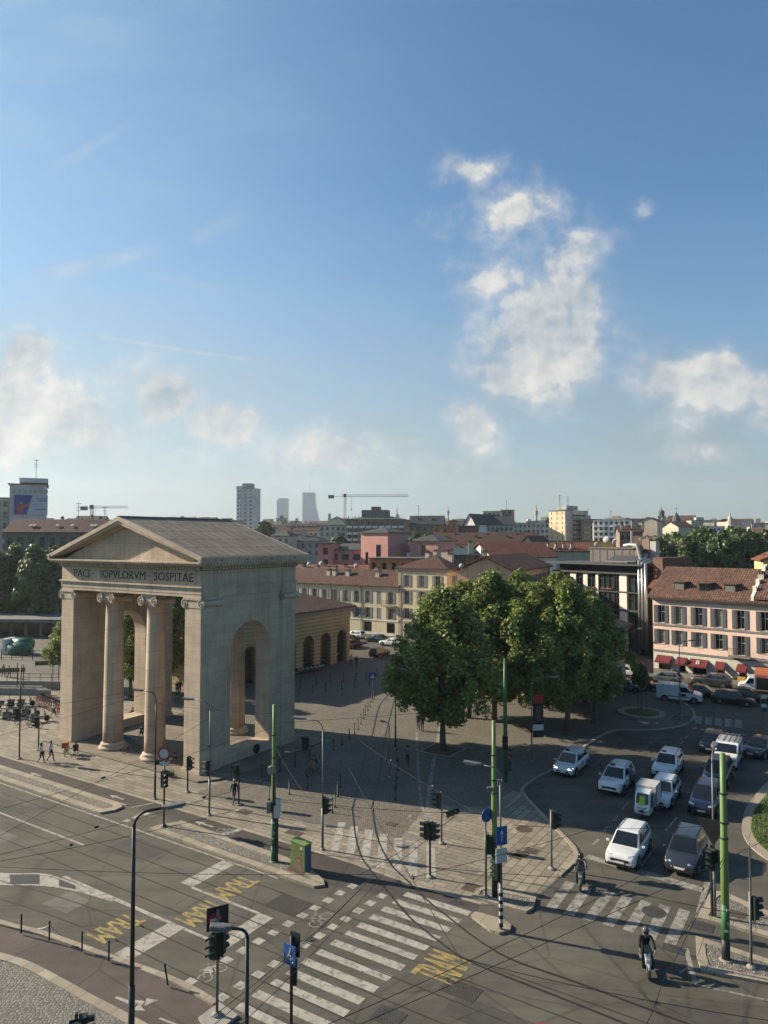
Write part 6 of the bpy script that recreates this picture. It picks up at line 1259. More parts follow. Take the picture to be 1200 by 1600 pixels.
b = MB(); b.box(-3.6, -.3, -1.0, 1.0, .75, 2.0); b.box(-3.62, -.28, -.6, .6, .5, .75); b.build('load_bed', ck, t, bevel=.03); [wheel_parts(t, -2.6, s * .87, .36, .24, s) for s in (-1, 1)]
# three wheeler
x, y = G(1010, 1272); t = thing('delivery_three_wheeler', 'white three wheeled delivery van with box body and its driver in yellow vest', 'three wheeler', (x, y, 0), R(90 - DN), 'vehicles around the square')
b = MB(); b.extr([(1.25, -.5, .35), (1.35, -.5, .7), (1.2, -.5, 1.0), (.95, -.5, 1.78), (.2, -.5, 1.85), (.12, -.5, .9), (.2, -.5, .35)], (0, 1.0, 0)); b.build('cab', cw, t, bevel=.08)
b = MB(); b.extr([(1.20, -.40, 1.06), (1.20, .40, 1.06), (.985, .37, 1.70), (.985, -.37, 1.70)], (.012, 0, .004)); b.build('windshield', cgl, t)
b = MB(); b.extr([(1.235, -.2, 1.0), (1.235, .2, 1.0), (1.05, .18, 1.55), (1.05, -.18, 1.55)], (.006, 0, .002)); b.build('driver_vest', mat('hi_vis', (.42, .55, .06), rough=.7, var=.3, scale=6), t)
for s in (-1, 1): b = MB(); b.extr([(.9, s * .495, .75), (.8, s * .495, 1.6), (.3, s * .495, 1.6), (.3, s * .495, .75)], (0, s * .016, 0)); b.build('door_opening', blk, t); b = MB(); b.lathe([(.05, 0), (.05, .03)], 8, (1.15, s * .62, 1.35), axis='x'); b.tube([(1.1, s * .5, 1.25), (1.15, s * .62, 1.35)], .012, 4); b.build('mirror', blk, t)
b = MB(); b.box(-1.45, .1, -.68, .68, .62, 1.98); b.build('cargo_box', mat('box_panel', (.58, .58, .57), rough=.5, var=.05), t, bevel=.02); b = MB(); [b.box(-1.47 if e < 0 else .07, -1.42 if e < 0 else .12, s * .69 - .02, s * .69 + .02, .6, 2.0) for e in (-1, 1) for s in (-1, 1)]; [b.box(-1.47, .12, s * .69 - .02, s * .69 + .02, z, z + .05) for z in (.6, 1.96) for s in (-1, 1)]; b.build('box_edge', blk, t)
b = MB(); b.lathe([(.1, 0), (.1, .03)], 10, (1.33, 0, .78), axis='x'); b.build('headlight', lampg, t); b = MB(); b.extr([(1.31, -.3, .62), (1.345, 0, .5), (1.31, .3, .62), (1.28, .3, .9), (1.32, 0, .72), (1.28, -.3, .9)], (.012, 0, .004)); b.build('front_emblem', blk, t)
for a, s in ((.95, 0), (-1.0, -.5), (-1.0, .5)): wheel_parts(t, a, s, .28, .16, 1 if s >= 0 else -1)
# scooters and bicycles ------------------------------------------------
def scooter_parts(t, paint):
    for a in (.68, -.62):
        b = MB(); b.lathe([(.14, -.055), (.26, -.055), (.285, 0), (.26, .055), (.14, .055)], 18, (0, 0, 0), axis='y'); o = b.build('wheel', rub, t); o.location = (a, 0, .285); b = MB(); b.lathe([(.15, -.03), (.15, .03), (.03, .05)], 14, (0, 0, 0), axis='y'); b.build('rim', rimm, o)
    b = MB(); b.extr([(.52, -.12, .5), (.44, -.15, .96), (.52, -.13, .98), (.62, -.10, .55)], (0, .26, 0)); b.extr([(.42, -.11, .95), (.52, -.11, .93), (.62, -.11, .75), (.55, -.11, .6)], (0, .22, 0)); b.build('front_shield', paint, t, bevel=.04)
    b = MB(); b.extr([(.48, -.05, .52), (.58, -.05, .62), (.86, -.05, .62), (.92, -.05, .5), (.8, -.05, .56)], (0, .10, 0)); b.build('mudguard', paint, t, bevel=.02)
    b = MB(); b.extr([(.44, -.24, .30), (.36, -.26, .88), (.42, -.26, .90), (.50, -.24, .34)], (0, .50, 0)); b.build('leg_shield', blk, t, bevel=.03); b = MB(); b.box(-.2, .5, -.15, .15, .25, .34); b.extr([(-.15, -.17, .34), (-.05, -.17, .72), (-.55, -.17, .76), (-.88, -.1, .74), (-.7, -.15, .45), (-.45, -.17, .34)], (0, .34, 0)); b.build('body', paint, t, bevel=.05)
    b = MB(); b.extr([(-.02, -.15, .72), (.0, -.15, .78), (-.35, -.15, .82), (-.85, -.15, .86), (-.88, -.15, .77)], (0, .30, 0)); b.build('seat', blk, t, bevel=.04)
    b = MB(); b.tube([(.44, 0, .95), (.42, 0, 1.05)], .035, 6); b.tube([(.34, -.34, 1.06), (.44, -.2, 1.04), (.44, .2, 1.04), (.34, .34, 1.06)], .018, 6); b.build('handlebar', blk, t)
    for s in (-1, 1): b = MB(); b.tube([(.42, s * .22, 1.05), (.42, s * .3, 1.22)], .008, 4); b.lathe([(.055, 0), (.055, .015)], 8, (.42, s * .31, 1.25), axis='x'); b.build('mirror', blk, t)
    b = MB(); b.box(.585, .63, -.09, .09, .70, .80); b.build('headlight', lampg, t, bevel=.015); b = MB(); b.extr([(.46, -.16, 1.02), (.46, .16, 1.02), (.38, .13, 1.3), (.38, -.13, 1.3)], (.006, 0, .002)); b.build('windscreen', cgl, t)
    b = MB(); b.tube([(-.3, -.17, .3), (-.85, -.19, .38)], [.05, .06], 8); b.build('exhaust', metal, t); b = MB(); [b.tube([(.68, s * .075, .285), (.5, s * .06, .75)], .022, 5) for s in (-1, 1)]; b.build('fork', metal, t)
def bike_parts(t, paint, basket=False):
    for a in (.52, -.52):
        b = MB(); b.tube([(.33 * math.cos(k * R(20)), 0, .33 * math.sin(k * R(20))) for k in range(19)], .022, 5, cap=False)
        for k in range(6): b.tube([(.33 * math.cos(k * R(30)), 0, .33 * math.sin(k * R(30))), (-.33 * math.cos(k * R(30)), 0, -.33 * math.sin(k * R(30)))], .006, 3)
        o = b.build('wheel', rub, t); o.location = (a, 0, .35)
    b = MB(); [b.tube(p, .02, 5) for p in ([(-.52, 0, .35), (-.05, 0, .32), (-.18, 0, .85)], [(-.05, 0, .32), (.36, 0, .78), (-.14, 0, .72)], [(-.52, 0, .35), (-.16, 0, .74)], [(.52, 0, .35), (.34, 0, .95)])]; b.build('frame', paint, t)
    b = MB(); b.tube([(.34, 0, .95), (.32, 0, 1.02)], .02, 5); b.tube([(.22, -.27, 1.0), (.34, 0, 1.02), (.22, .27, 1.0)], .014, 5); b.build('handlebar', blk, t); b = MB(); b.box(-.32, -.06, -.07, .07, .86, .92); b.build('saddle', blk, t, bevel=.02)
    b = MB(); b.extr([(-.86, -.03, .5), (-.6, -.03, .7), (-.35, -.03, .68), (-.35, -.03, .7), (-.6, -.03, .73), (-.89, -.03, .52)], (0, .06, 0)); b.build('mudguard', paint, t)
    if basket: b = MB(); b.box(.42, .72, -.17, .17, .78, 1.0); b.build('basket', blk, t)
sp_w = carpaint('scooter_white', (.5, .5, .5)); sp_g = carpaint('scooter_grey', (.16, .17, .18), .3); bo = mat('orange_frame', (.45, .10, .03), rough=.5); bk = mat('dark_frame', (.03, .03, .035), rough=.5); by = mat('yellow_frame', (.45, .33, .03), rough=.5); bgn = mat('green_frame', (.05, .2, .06), rough=.5)
def scooter(label, px, py, az, paint, group=None):
    x, y = G(px, py); t = thing('scooter', label, 'scooter', (x, y, .0 if group is None else .02), R(90 - az), group); scooter_parts(t, paint); return t
rider1 = scooter('white scooter ridden towards the camera in the lower right', 1010, 1516, 192, sp_w); rider2 = scooter('grey scooter passing the kerb at the second zebra', 908, 1384, 198, sp_g)
# parked at left: scooters and share bikes
proto = scooter('parked scooter nearest the left pier of the gate', 62, 1128, 60, sp_g, 'scooters and bikes parked left of the gate')
for i, (px, py, az, lab) in enumerate(((3, 1122, 65, 'parked scooter at the very left edge of the picture'), (18, 1124, 62, 'second parked scooter from the left edge'), (33, 1118, 58, 'third parked scooter from the left edge'), (47, 1120, 66, 'fourth parked scooter from the left edge, beside the one nearest the pier'), (8, 1106, 62, 'scooter in the back row at the left edge'), (24, 1104, 60, 'scooter in the back row, second from the left edge'), (40, 1104, 64, 'scooter in the back row, third from the left edge'))):
    c = copy_tree(proto); x, y = G(px, py); c.location = (x, y, .02); c.rotation_euler = (0, 0, R(90 - az)); c['label'] = lab
x, y = G(60, 1098); proto = thing('bicycle', 'first orange wheeled hire bike of the rack beside the ramp wall', 'bicycle', (x, y, .02), R(90 - 20), 'hire bikes in the rack'); bike_parts(proto, bo, True)
for i in range(1, 11):
    c = copy_tree(proto); x, y = G(60 + 3.6 * i, 1098 + 1.7 * i); c.location = (x, y, .02); c['label'] = 'hire bike of the rack beside the ramp wall, %s from its left end' % ('', 'second', 'third', 'fourth', 'fifth', 'sixth', 'seventh', 'eighth', 'ninth', 'tenth', 'eleventh')[i]
for px, py, az, m_, bs, lab in ((55, 1138, 100, bgn, False, 'green bicycle parked in front of the row of scooters'), (36, 1132, 80, bk, False, 'dark bicycle among the parked scooters'), (1052, 1110, 130, bk, True, 'black bicycle with crate on the far pavement by the lamp'), (1065, 1130, 95, bk, False, 'thin bicycle leaning by the lamp near the far zebra'), (285, 1102, 70, bk, False, 'bicycle parked inside the gate beside the right pier'), (204, 1179, 60, bk, False, 'dark bicycle lying against the base of the first column'), (290, 1128, 75, by, True, 'yellow and dark delivery bicycle under the gate')):
    x, y = G(px, py); t = thing('bicycle', lab, 'bicycle', (x, y, .17 if 190 < px < 300 else .02), R(90 - az)); bike_parts(t, m_, bs)
x, y = G(104, 1180); t = thing('delivery_bicycle', 'dark bicycle with orange delivery box at the foot of the left pier', 'bicycle', (x, y, .02), R(100)); bike_parts(t, bk); b = MB(); b.box(-.75, -.25, -.24, .24, .78, 1.25); b.build('delivery_box', mat('orange_box', (.55, .16, .05), rough=.7), t, bevel=.03)
# skip wrapped in green
x, y = G(28, 1022); t = thing('recycling_container', 'white and green recycling container with domed green covers at far left', 'container', (x, y, 0), R(-10)); gmn = mat('green_tarpaulin', (.02, .15, .085), rough=.35, var=.2)
b = MB(); b.box(-2.0, -1.4, -1.3, 1.3, .1, 2.6); b.box(-2.0, 2.2, -1.3, 1.3, .1, .5); b.build('tank', whitew, t, bevel=.05); b = MB(); b.lathe([(.3, -1.6), (1.0, -1.4), (1.05, 0), (1.0, 1.7), (.3, 1.9)], 14, (.3, .55, 1.6), axis='x'); b.build('cover', gmn, t, smooth_=True); b = MB(); b.lathe([(.3, -1.3), (1.0, -1.2), (1.05, 0), (1.0, 2.0), (.3, 2.2)], 14, (.5, -.75, 1.0), axis='x'); b.build('cover', gmn, t, smooth_=True)
# ================================================================ street furniture
grey_p = mat('grey_pole_paint', (.20, .205, .205), rough=.5, metal=.3, var=.15, scale=2); dk_p = mat('dark_pole_paint', (.040, .042, .045), rough=.5, metal=.3, var=.2); grn = mat('green_mast_paint', (.135, .215, .062), rough=.5, var=.12, scale=.8, stain=.25); grn_d = mat('deep_green_paint', (.05, .17, .07), rough=.5, var=.12); sig = mat('signal_green', (.012, .03, .024), rough=.5, var=.2); lens = mat('dark_lens', (.02, .02, .02), rough=.3); concrete = mat('concrete', (.36, .34, .30), rough=.9, var=.15, scale=3, stain=.3)
whi = mat('sign_white', (.66, .66, .64), rough=.5, var=.04); redm = mat('sign_red', (.42, .025, .03), rough=.5, var=.06); blu = mat('sign_blue', (.02, .10, .36), rough=.5, var=.06); lampgl = mat('lamp_glass', (.5, .52, .52), rough=.3)
def street_lamp(label, px, py, h, arm_az, arm_len, m=grey_p, r=.085, z0=0.02, headl=.75, group='curved street lamps', pos=None):
    x, y = pos or G(px, py); t = thing('street_lamp', label, 'street lamp', (x, y, z0), R(90 - arm_az), group)
    rr = min(1.1, arm_len * .5); b = MB(); b.tube([(0, 0, 0), (0, 0, h * .32)], [r * 1.35, r * 1.3], 10); b.tube([(0, 0, h * .32), (0, 0, h - rr)], [r, r * .75], 10); b.build('pole', m, t, smooth_=True)
    b = MB(); b.tube([(0, 0, h - rr)] + [(rr * (1 - math.cos(R(k * 11.5))), 0, h - rr + rr * math.sin(R(k * 11.5))) for k in range(1, 8)] + [(arm_len, 0, h + .04)], [r * .75] + [r * .62] * 8, 8); b.build('arm', m, t, smooth_=True)
    b = MB(); b.extr([(arm_len - .1, -.06, h), (arm_len + .15, -.16, h), (arm_len + headl, -.13, h + .06), (arm_len + headl, .13, h + .06), (arm_len + .15, .16, h), (arm_len - .1, .06, h)], (0, 0, .12)); o = b.build('lamp_head', grey_p, t, bevel=.03); b = MB(); b.box(arm_len + .18, arm_len + headl - .1, -.11, .11, h - .0, h + .03); b.build('lamp_glass', lampgl, o)
    b = MB(); b.lathe([(r * 2.4, 0), (r * 2.4, .05), (r * 1.5, .12)], 10); b.build('base', concrete, t); return t
def signal_head(t, z, az, off=.24, n=3, lit_=None):
    """three lamp housing hung beside the pole, facing az in the thing's own frame (degrees from +x)"""
    a = R(az); o = bpy.data.objects.new('signal_head', None); 
    b = MB(); b.box(off - .13, off + .10, -.15, .15, z, z + .31 * n); b.box(off - .16, off - .13, -.22, .22, z - .06, z + .31 * n + .06); b.box(.0, off - .12, -.03, .03, z + .1, z + .15); b.box(.0, off - .12, -.03, .03, z + .31 * n - .15, z + .31 * n - .1); hd = b.build('signal_head', sig, t, bevel=.02); hd.rotation_euler = (0, 0, a)
    for k in range(n):
        c = z + .155 + .31 * k; q = MB(); q.lathe([(.105, off + .08), (.1, off + .115), (.01, off + .12)], 12, (0, 0, c), axis='x'); q.build('lens', lens, hd)
        q = MB()
        for j in range(9):
            u0, u1 = R(-15 + j * 23.4), R(-15 + (j + 1) * 23.4)
            q.quad((off + .1, .13 * math.cos(u0), c + .13 * math.sin(u0)), (off + .1, .13 * math.cos(u1), c + .13 * math.sin(u1)), (off + .33, .13 * math.cos(u1), c + .02 + .12 * math.sin(u1)), (off + .33, .13 * math.cos(u0), c + .02 + .12 * math.sin(u0)))
        q.build('visor', sig, hd)
    return hd
def traffic_light(label, px, py, h, heads, m=grey_p, z0=.02, r=.06, base=True, pos=None, group='traffic lights', name='traffic_light', cat='traffic light', tilt=None):
    x, y = pos or G(px, py, z0); t = thing(name, label, cat, (x, y, z0), 0, group); b = MB(); b.tube([(0, 0, 0), (0, 0, h)], r, 10); b.build('pole', m, t, smooth_=True)
    if base: b = MB(); b.lathe([(.2, 0), (.2, .06), (.1, .14)], 10); b.build('base', concrete, t)
    for z, az in heads: signal_head(t, z, az)
    return t
def round_sign(t, z, az, r, face, ring=None, bar=False, name='round_sign', off=.1):
    b = MB(); b.lathe([(r, off), (r, off + .02)], 24, (0, 0, 0), 0, 'x')
    if ring: b.lathe([(r * .74, off + .02), (r * .74, off + .026)], 24, (0, 0, 0), 1, 'x')
    if bar: b.box(off + .02, off + .028, -r * .72, r * .72, -r * .17, r * .17, 1)
    o = b.build(name, [ring or face, face] if ring else [face, whi], t); o.location = (0, 0, z); o.rotation_euler = (0, 0, R(az)); return o
def icon_sign(t, z, az, w, h, face, off=.1, icon='bike'):
    b = MB(); b.box(off, off + .025, -w / 2, w / 2, -h / 2, h / 2); o = b.build('sign_panel', [face], t, bevel=.01); o.location = (0, 0, z); o.rotation_euler = (0, 0, R(az)); q = MB(); e = off + .027; s = w
    if icon == 'bike':
        for cx in (-.24, .2): q.tube([(e, cx * s + .13 * s * math.cos(k * R(30)), -.28 * s + .13 * s * math.sin(k * R(30))) for k in range(13)], .012, 4)
        for p in ([(-.24, -.28), (-.08, -.02)], [(-.08, -.02), (.14, -.02)], [(.2, -.28), (.12, .06)], [(.0, -.28), (.14, -.02)], [(-.08, -.02), (.0, -.28)]): q.tube([(e, a * s, c * s) for a, c in p], .012, 4)
        q.tube([(e, .02 * s, .05 * s), (e, .06 * s, .32 * s)], .03, 5); q.lathe([(.05 * s, -.004), (.05 * s, .004)], 10, (e, .07 * s, .42 * s), 0, 'x'); q.tube([(e, .06 * s, .28 * s), (e, .2 * s, .1 * s)], .014, 4)
    elif icon == 'walk': q.extr([(e, -.36 * s, -.30 * s), (e, .36 * s, -.30 * s), (e, 0, .34 * s)], (.004, 0, 0))
    else: q.extr([(e, -.04 * s, -.3 * h), (e, .04 * s, -.3 * h), (e, .04 * s, .1 * h), (e, .16 * s, .1 * h), (e, 0, .34 * h), (e, -.16 * s, .1 * h), (e, -.04 * s, .1 * h)], (.004, 0, 0))
    q.build('symbol', whi, o); return o
def hof(px, pyb, pyt, z0=.02): d = F_PX * (CAM_H - z0) / (pyb - 842); return (pyb - pyt) / F_PX * d          # height of an upright from its two ends
CAMD = -90                                                        # faces the camera
# green overhead-line masts
for px, pb, pt, r, lab in ((427, 1346, 1104, .13, 'green tram mast with grey boxes beside the painted utility box'), (773, 1402, 1130, .15, 'thick green tram mast in the middle on its own small island'), (1134.5, 1500, 1182, .17, 'thick light green tram mast at lower right')):
    h = hof(px, pb, pt); x, y = G(px, pb, .1); t = thing('tram_mast', lab, 'tram mast', (x, y, .1), 0, 'green tram masts')
    b = MB(); b.tube([(0, 0, h * .1), (0, 0, h * .58), (0, 0, h * .59), (0, 0, h * .8), (0, 0, h * .805), (0, 0, h)], [r, r, r * .85, r * .85, r * .72, r * .70], 14); b.build('pole', grn, t, smooth_=True); b = MB(); b.tube([(0, 0, h * .1), (0, 0, h * .27)], r * 1.012, 14); b.build('lower_pole', grn_d, t, smooth_=True)
    for k_ in range(4): q = MB(); q.box(r - .01, r + .012, -.07, .07, 1.3 + .31 * k_, 1.3 + .31 * k_ + .1 + .05 * (k_ % 3)); o = q.build('sticker', (whi, concrete, mat('yellow_sticker', (.45, .34, .05), rough=.6))[k_ % 3], t); o.rotation_euler = (0, 0, R(-100 + 37 * k_ % 90))
    b = MB(); b.tube([(0, 0, 0), (0, 0, h * .1)], r * 1.06, 14); b.build('pole_foot', dk_p if px > 700 else grn_d, t, smooth_=True)
    b = MB(); [b.tube([(0, 0, z * h), (0, 0, z * h + .06)], r * 1.12, 14) for z in (.585, .802, .66)]; b.build('collar', dk_p, t); b = MB(); b.lathe([(r * 1.7, 0), (r * 1.5, .06)], 12); b.build('base', concrete, t)
    if px < 500:
        b = MB(); b.box(.14, .42, -.2, .12, 2.9, 3.7); b.build('junction_box', whi, t, bevel=.03); b = MB(); b.box(-.38, -.12, -.26, .0, 2.85, 3.5); b.build('junction_box', grey_p, t, bevel=.03); b = MB(); b.box(.05, .4, -.3, -.1, 2.6, 3.3); b.build('junction_box', whi, t, bevel=.03); b = MB(); b.lathe([(.25, -.1), (.25, .1)], 8, (-.12, -.2, 5.35), axis='y'); b.build('loudspeaker', concrete, t); b = MB(); b.tube([(.2, .0, 0), (.2, 0, 2.9)], .09, 8); b.build('cable_duct', dk_p, t); b = MB(); b.tube([(.02, -.14, 2.4), (.02, -.16, 5.5)], .07, 6); b.build('cable_duct', dk_p, t)
    elif px < 900: b = MB(); b.box(-.35, .5, -.08, .08, h * .61, h * .61 + .12); b.box(.2, .45, -.18, .18, h * .60, h * .66); b.build('bracket', grey_p, t)
h = hof(790, 1222, 1030); x, y = G(790, 1222); t = thing('tram_mast', 'dark green slim mast rising in front of the trees', 'tram mast', (x, y, .02), 0, 'green tram masts'); b = MB(); b.tube([(0, 0, 0), (0, 0, h * .7), (0, 0, h)], [.17, .15, .1], 12); b.build('pole', grn_d, t, smooth_=True); signal_head(t, 2.6, -110)
# street lamps (arms point left unless noted)
street_lamp('tall grey street lamp in the left foreground, its foot below the frame', 0, 0, 9.05, 72, 1.05, m=dk_p, r=.085, pos=AT(215.5, 26.2), headl=.75)
street_lamp('low bent street lamp at bottom centre with pale head in front of the signals', 0, 0, 8.35, -97, .5, m=dk_p, r=.07, pos=AT(391, 19.8), headl=.5)
for px, pb, pt, az, al, m, lab, hl in ((242, 1249, 1083, -75, 1.2, dk_p, 'dark street lamp standing before the right front column', .7), (327, 1274, 1097, -80, 1.3, grey_p, 'grey street lamp before the front right pier of the gate', .7), (504, 1328, 1128, -80, 1.2, grey_p, 'grey street lamp right of the painted utility box', .7), (831, 1190, 1061, 82, 1.6, grey_p, 'street lamp with hanging banner among the trees', .9), (1063, 1118, 1003, 82, 1.2, grey_p, 'grey street lamp on the far pavement before the awnings', .8), (991, 1087, 985, 60, .9, dk_p, 'dark slim lamp post by the ochre toll house corner', .5), (1117, 1436, 1180, 30, 1.0, grey_p, 'grey lamp post left of the light green mast at right', .7), (783, 1456, 1203, -70, 1.0, grey_p, 'lamp post with striped foot and blue signs on the stone island', .8), (618, 1170, 1062, 95, .8, dk_p, 'thin dark lamp post beside the tram rails left of the trees', .4), (608, 1215, 1130, -85, .4, grey_p, 'thin grey post between the tram rails', .3)):
    h = hof(px, pb, pt); t = street_lamp(lab, px, pb, h, az, al, m, r=.058, headl=hl)
    if px == 831: b = MB(); b.box(.12, 1.05, -.03, .03, 2.0, 5.6, 0); b.box(.12, 1.05, -.034, .034, 4.9, 5.6, 1); b.box(.12, 1.05, -.036, .036, 2.6, 3.1, 2); b.extr([(.45, -.04, 4.6), (.75, -.04, 4.6), (.85, -.04, 3.4), (.35, -.04, 3.4)], (0, .004, 0), 3); b.build('banner', [mat('banner_black', (.015, .014, .018), rough=.6), redm, whi, mat('banner_figure', (.10, .06, .05), rough=.6)], t)
    if px == 327: signal_head(t, 2.7, -20)
    if px == 504: signal_head(t, 2.2, 170)
    if px == 242: b = MB(); b.box(-.75, -.05, -.04, .04, 2.55, 2.85); b.box(-.75, .75, -.05, .05, 2.5, 2.53); b.build('direction_sign', blk, t)
    if px == 1117: signal_head(t, 2.5, 150, .35); b = MB(); b.extr([(-.08, -.75, 4.9), (-.08, .75, 4.9), (-.08, 0, 3.6)], (-.03, 0, 0)); b.build('give_way_sign_back', dk_p, t); round_sign(t, 3.1, 150, .4, dk_p, name='round_sign_back'); b = MB(); b.tube([(.0, .12, 0), (0, .12, 3.6)], .07, 8); b.build('second_pole', dk_p, t)
    if px == 783:
        signal_head(t, 2.4, -20 + 0, .2); icon_sign(t, 4.6, 130, .6, .9, blu, icon='arrow'); b = MB(); b.box(.06, .09, -.3, .3, 3.3, 4.0); o = b.build('sign_panel', whi, t); o.rotation_euler = (0, 0, R(130))
        b = MB(); [b.tube([(0, 0, .25 + .36 * k), (0, 0, .43 + .36 * k)], .105, 10) for k in range(5)]; b.build('black_band', blk, t); b = MB(); [b.tube([(0, 0, .43 + .36 * k), (0, 0, .61 + .36 * k)], .104, 10) for k in range(5)]; b.build('white_band', whi, t)
# traffic lights
t = traffic_light('traffic light with round red and white prohibition sign at the island tip', 256, 1291, hof(256, 1291, 1190, .1), [(2.6, -60), (2.6, 120)], z0=.1, m=dk_p); round_sign(t, 4.75, -95, .42, whi, redm); b = MB(); b.box(-.3, .3, -.12, -.09, 3.95, 4.2); b.build('sign_plate', whi, t)
for a in ((293, 1238, 1182, [(2.1, -30)], 'dark signal before the front right pier of the gate', dk_p), (373, 1258, 1195, [(2.2, 180)], 'signal on a slim post by the walking man', dk_p), (690, 1318, 1238, [(2.6, 170)], 'signal post with a drooping turned lamp right of the faded bars', grey_p), (672, 1371, 1285, [(2.4, 160), (2.4, -20)], 'double signal standing at the edge of the slabs left of the middle mast', dk_p), (862, 1358, 1268, [(2.5, -10), (2.4, 30)], 'signal on the paved corner beside the taxi rank', grey_p), (1174, 1512, 1395, [(2.1, 10)], 'green backed signal at the lower right edge', grey_p), (30, 1186, 1040, [(3.4, 200)], 'tall dark signal mast at the left edge by the parked scooters', dk_p), (60, 1172, 1120, [(2.6, 180)], 'signal post between the scooters and the left pier', dk_p)):
    px, pb, pt, hd, lab, m = a; h = hof(px, pb, pt, .1 if px > 1100 else .02); t = traffic_light(lab, px, pb, h, [(min(z, h - .98), az) for z, az in hd], m, z0=.1 if px > 1100 else .02)
    if px == 690: b = MB(); b.box(-.15, .15, -.1, .1, -.45, .45); [b.lathe([(.11, .1), (.12, .3)], 10, (0, 0, -.3 + .3 * k), axis='y') for k in range(3)]; o = b.build('drooping_signal', sig, t, bevel=.02); o.location = (.7, -.2, 2.0); o.rotation_euler = (R(20), R(60), 0); b = MB(); b.tube([(0, 0, 1.9), (.5, -.15, 2.0)], .03, 5); b.build('bracket', dk_p, t)
t = traffic_light('signal with round blue sign left of the middle green mast', 759.5, 1402, hof(759.5, 1402, 1300, .1), [(2.3, -20)], grn_d, z0=.1); round_sign(t, 4.3, -60, .36, blu); b = MB(); b.tube([(0, 0, 3.2), (0, 0, 4.3)], .04, 6); b.build('sign_post', grn_d, t)
t = traffic_light('signal pair with black no entry board above, bottom centre left', 0, 0, 4.1, [(2.3, 60), (2.3, -120)], mat('peeling_pole', (.20, .185, .165), rough=.8, var=.4, scale=6), pos=G(339, 1586, .12), z0=.12, base=True); b = MB(); b.box(-.42, .46, .08, .12, 3.28, 4.18); o = b.build('backing_board', blk, t); o.rotation_euler = (0, 0, R(28)); round_sign(t, 3.72, -62, .27, redm, None, True, 'no_entry_sign', .0).location = (-.12, -.0, 3.72)
t = traffic_light('blue cycle and pedestrian sign on a post with dark signal back, bottom centre', 0, 0, 3.6, [], dk_p, pos=G(455, 1612), z0=.0); icon_sign(t, 2.95, -125, .62, .78, blu); b = MB(); b.box(-.1, .32, .05, .12, 2.85, 3.75); o = b.build('signal_back', dk_p, t); o.rotation_euler = (0, 0, R(-30)); b = MB(); b.box(.04, .2, .05, .25, 1.7, 2.7); b.build('signal_housing', sig, t)
traffic_light('dark signal head rising into the frame at bottom left', 0, 0, 3.7, [(2.65, 20), (2.6, -60)], dk_p, pos=AT(131, 23.5), z0=0.0)
t = traffic_light('signal housing on a side pole at the right of the bent lamp, bottom', 0, 0, 3.3, [], dk_p, pos=AT(386, 20.6), z0=0.0, name='signal_box', cat='signal box', group=None); b = MB(); b.box(-.12, .16, -.1, .14, 2.1, 3.3); b.build('housing', sig, t, bevel=.02); b = MB(); b.lathe([(.16, 0), (.1, .14), (.02, .18)], 10, (-.05, 0, 3.3)); b.build('cap', lampgl, t)
x, y = G(582, 1092); t = thing('crossing_sign', 'square blue pedestrian crossing sign beside the tram rails', 'road sign', (x, y, .02)); b = MB(); b.tube([(0, 0, 0), (0, 0, 2.9)], .04, 8); b.build('pole', grey_p, t); icon_sign(t, 2.7, -90, .85, .85, blu, icon='walk')
x, y = G(1173, 1420); t = thing('sign_post', 'grey post with a flat sign seen edge on at the right edge', 'road sign', (x, y, .1)); b = MB(); b.tube([(0, 0, 0), (0, 0, 3.0)], .05, 8); b.build('pole', grey_p, t); b = MB(); b.box(-.03, .03, -.35, .35, 1.6, 3.1); o = b.build('sign_panel', grey_p, t); o.rotation_euler = (0, 0, R(-28))
x, y = G(1190, 1150); t = thing('sign_post', 'post with small white direction plates at the right edge', 'road sign', (x, y, .02)); b = MB(); b.tube([(0, 0, 0), (0, 0, 4)], .06, 8); b.build('pole', grey_p, t)
for k in range(4): b = MB(); b.box(-.1 + .05 * (k % 2), .55, -.03, .03, 2.3 + .42 * k, 2.62 + .42 * k); b.build('sign_panel', whi if k % 2 else dk_p, t)
for px, pb, pt, rot, lab in ((74, 1075, 1033, 12, 'long tilted wooden sign board on two posts near the ramp, right one'), (18, 1085, 1044, 8, 'long wooden sign board on posts near the ramp, left one')):
    x, y = G(px, pb); t = thing('sign_board', lab, 'sign board', (x, y, .02), R(rot)); h = hof(px, pb, pt); b = MB(); b.box(-1.5, 1.5, -.08, .08, h - .55, h); b.build('board', mat('weathered_wood', (.17, .14, .09), rough=.85, var=.25, scale=4), t); b = MB(); b.tube([(.6, .1, 0), (.6, .1, h + .6)], .05, 6); b.tube([(1.3, .1, 0), (1.3, .1, h + .4)], .05, 6); b.build('posts', dk_p, t)
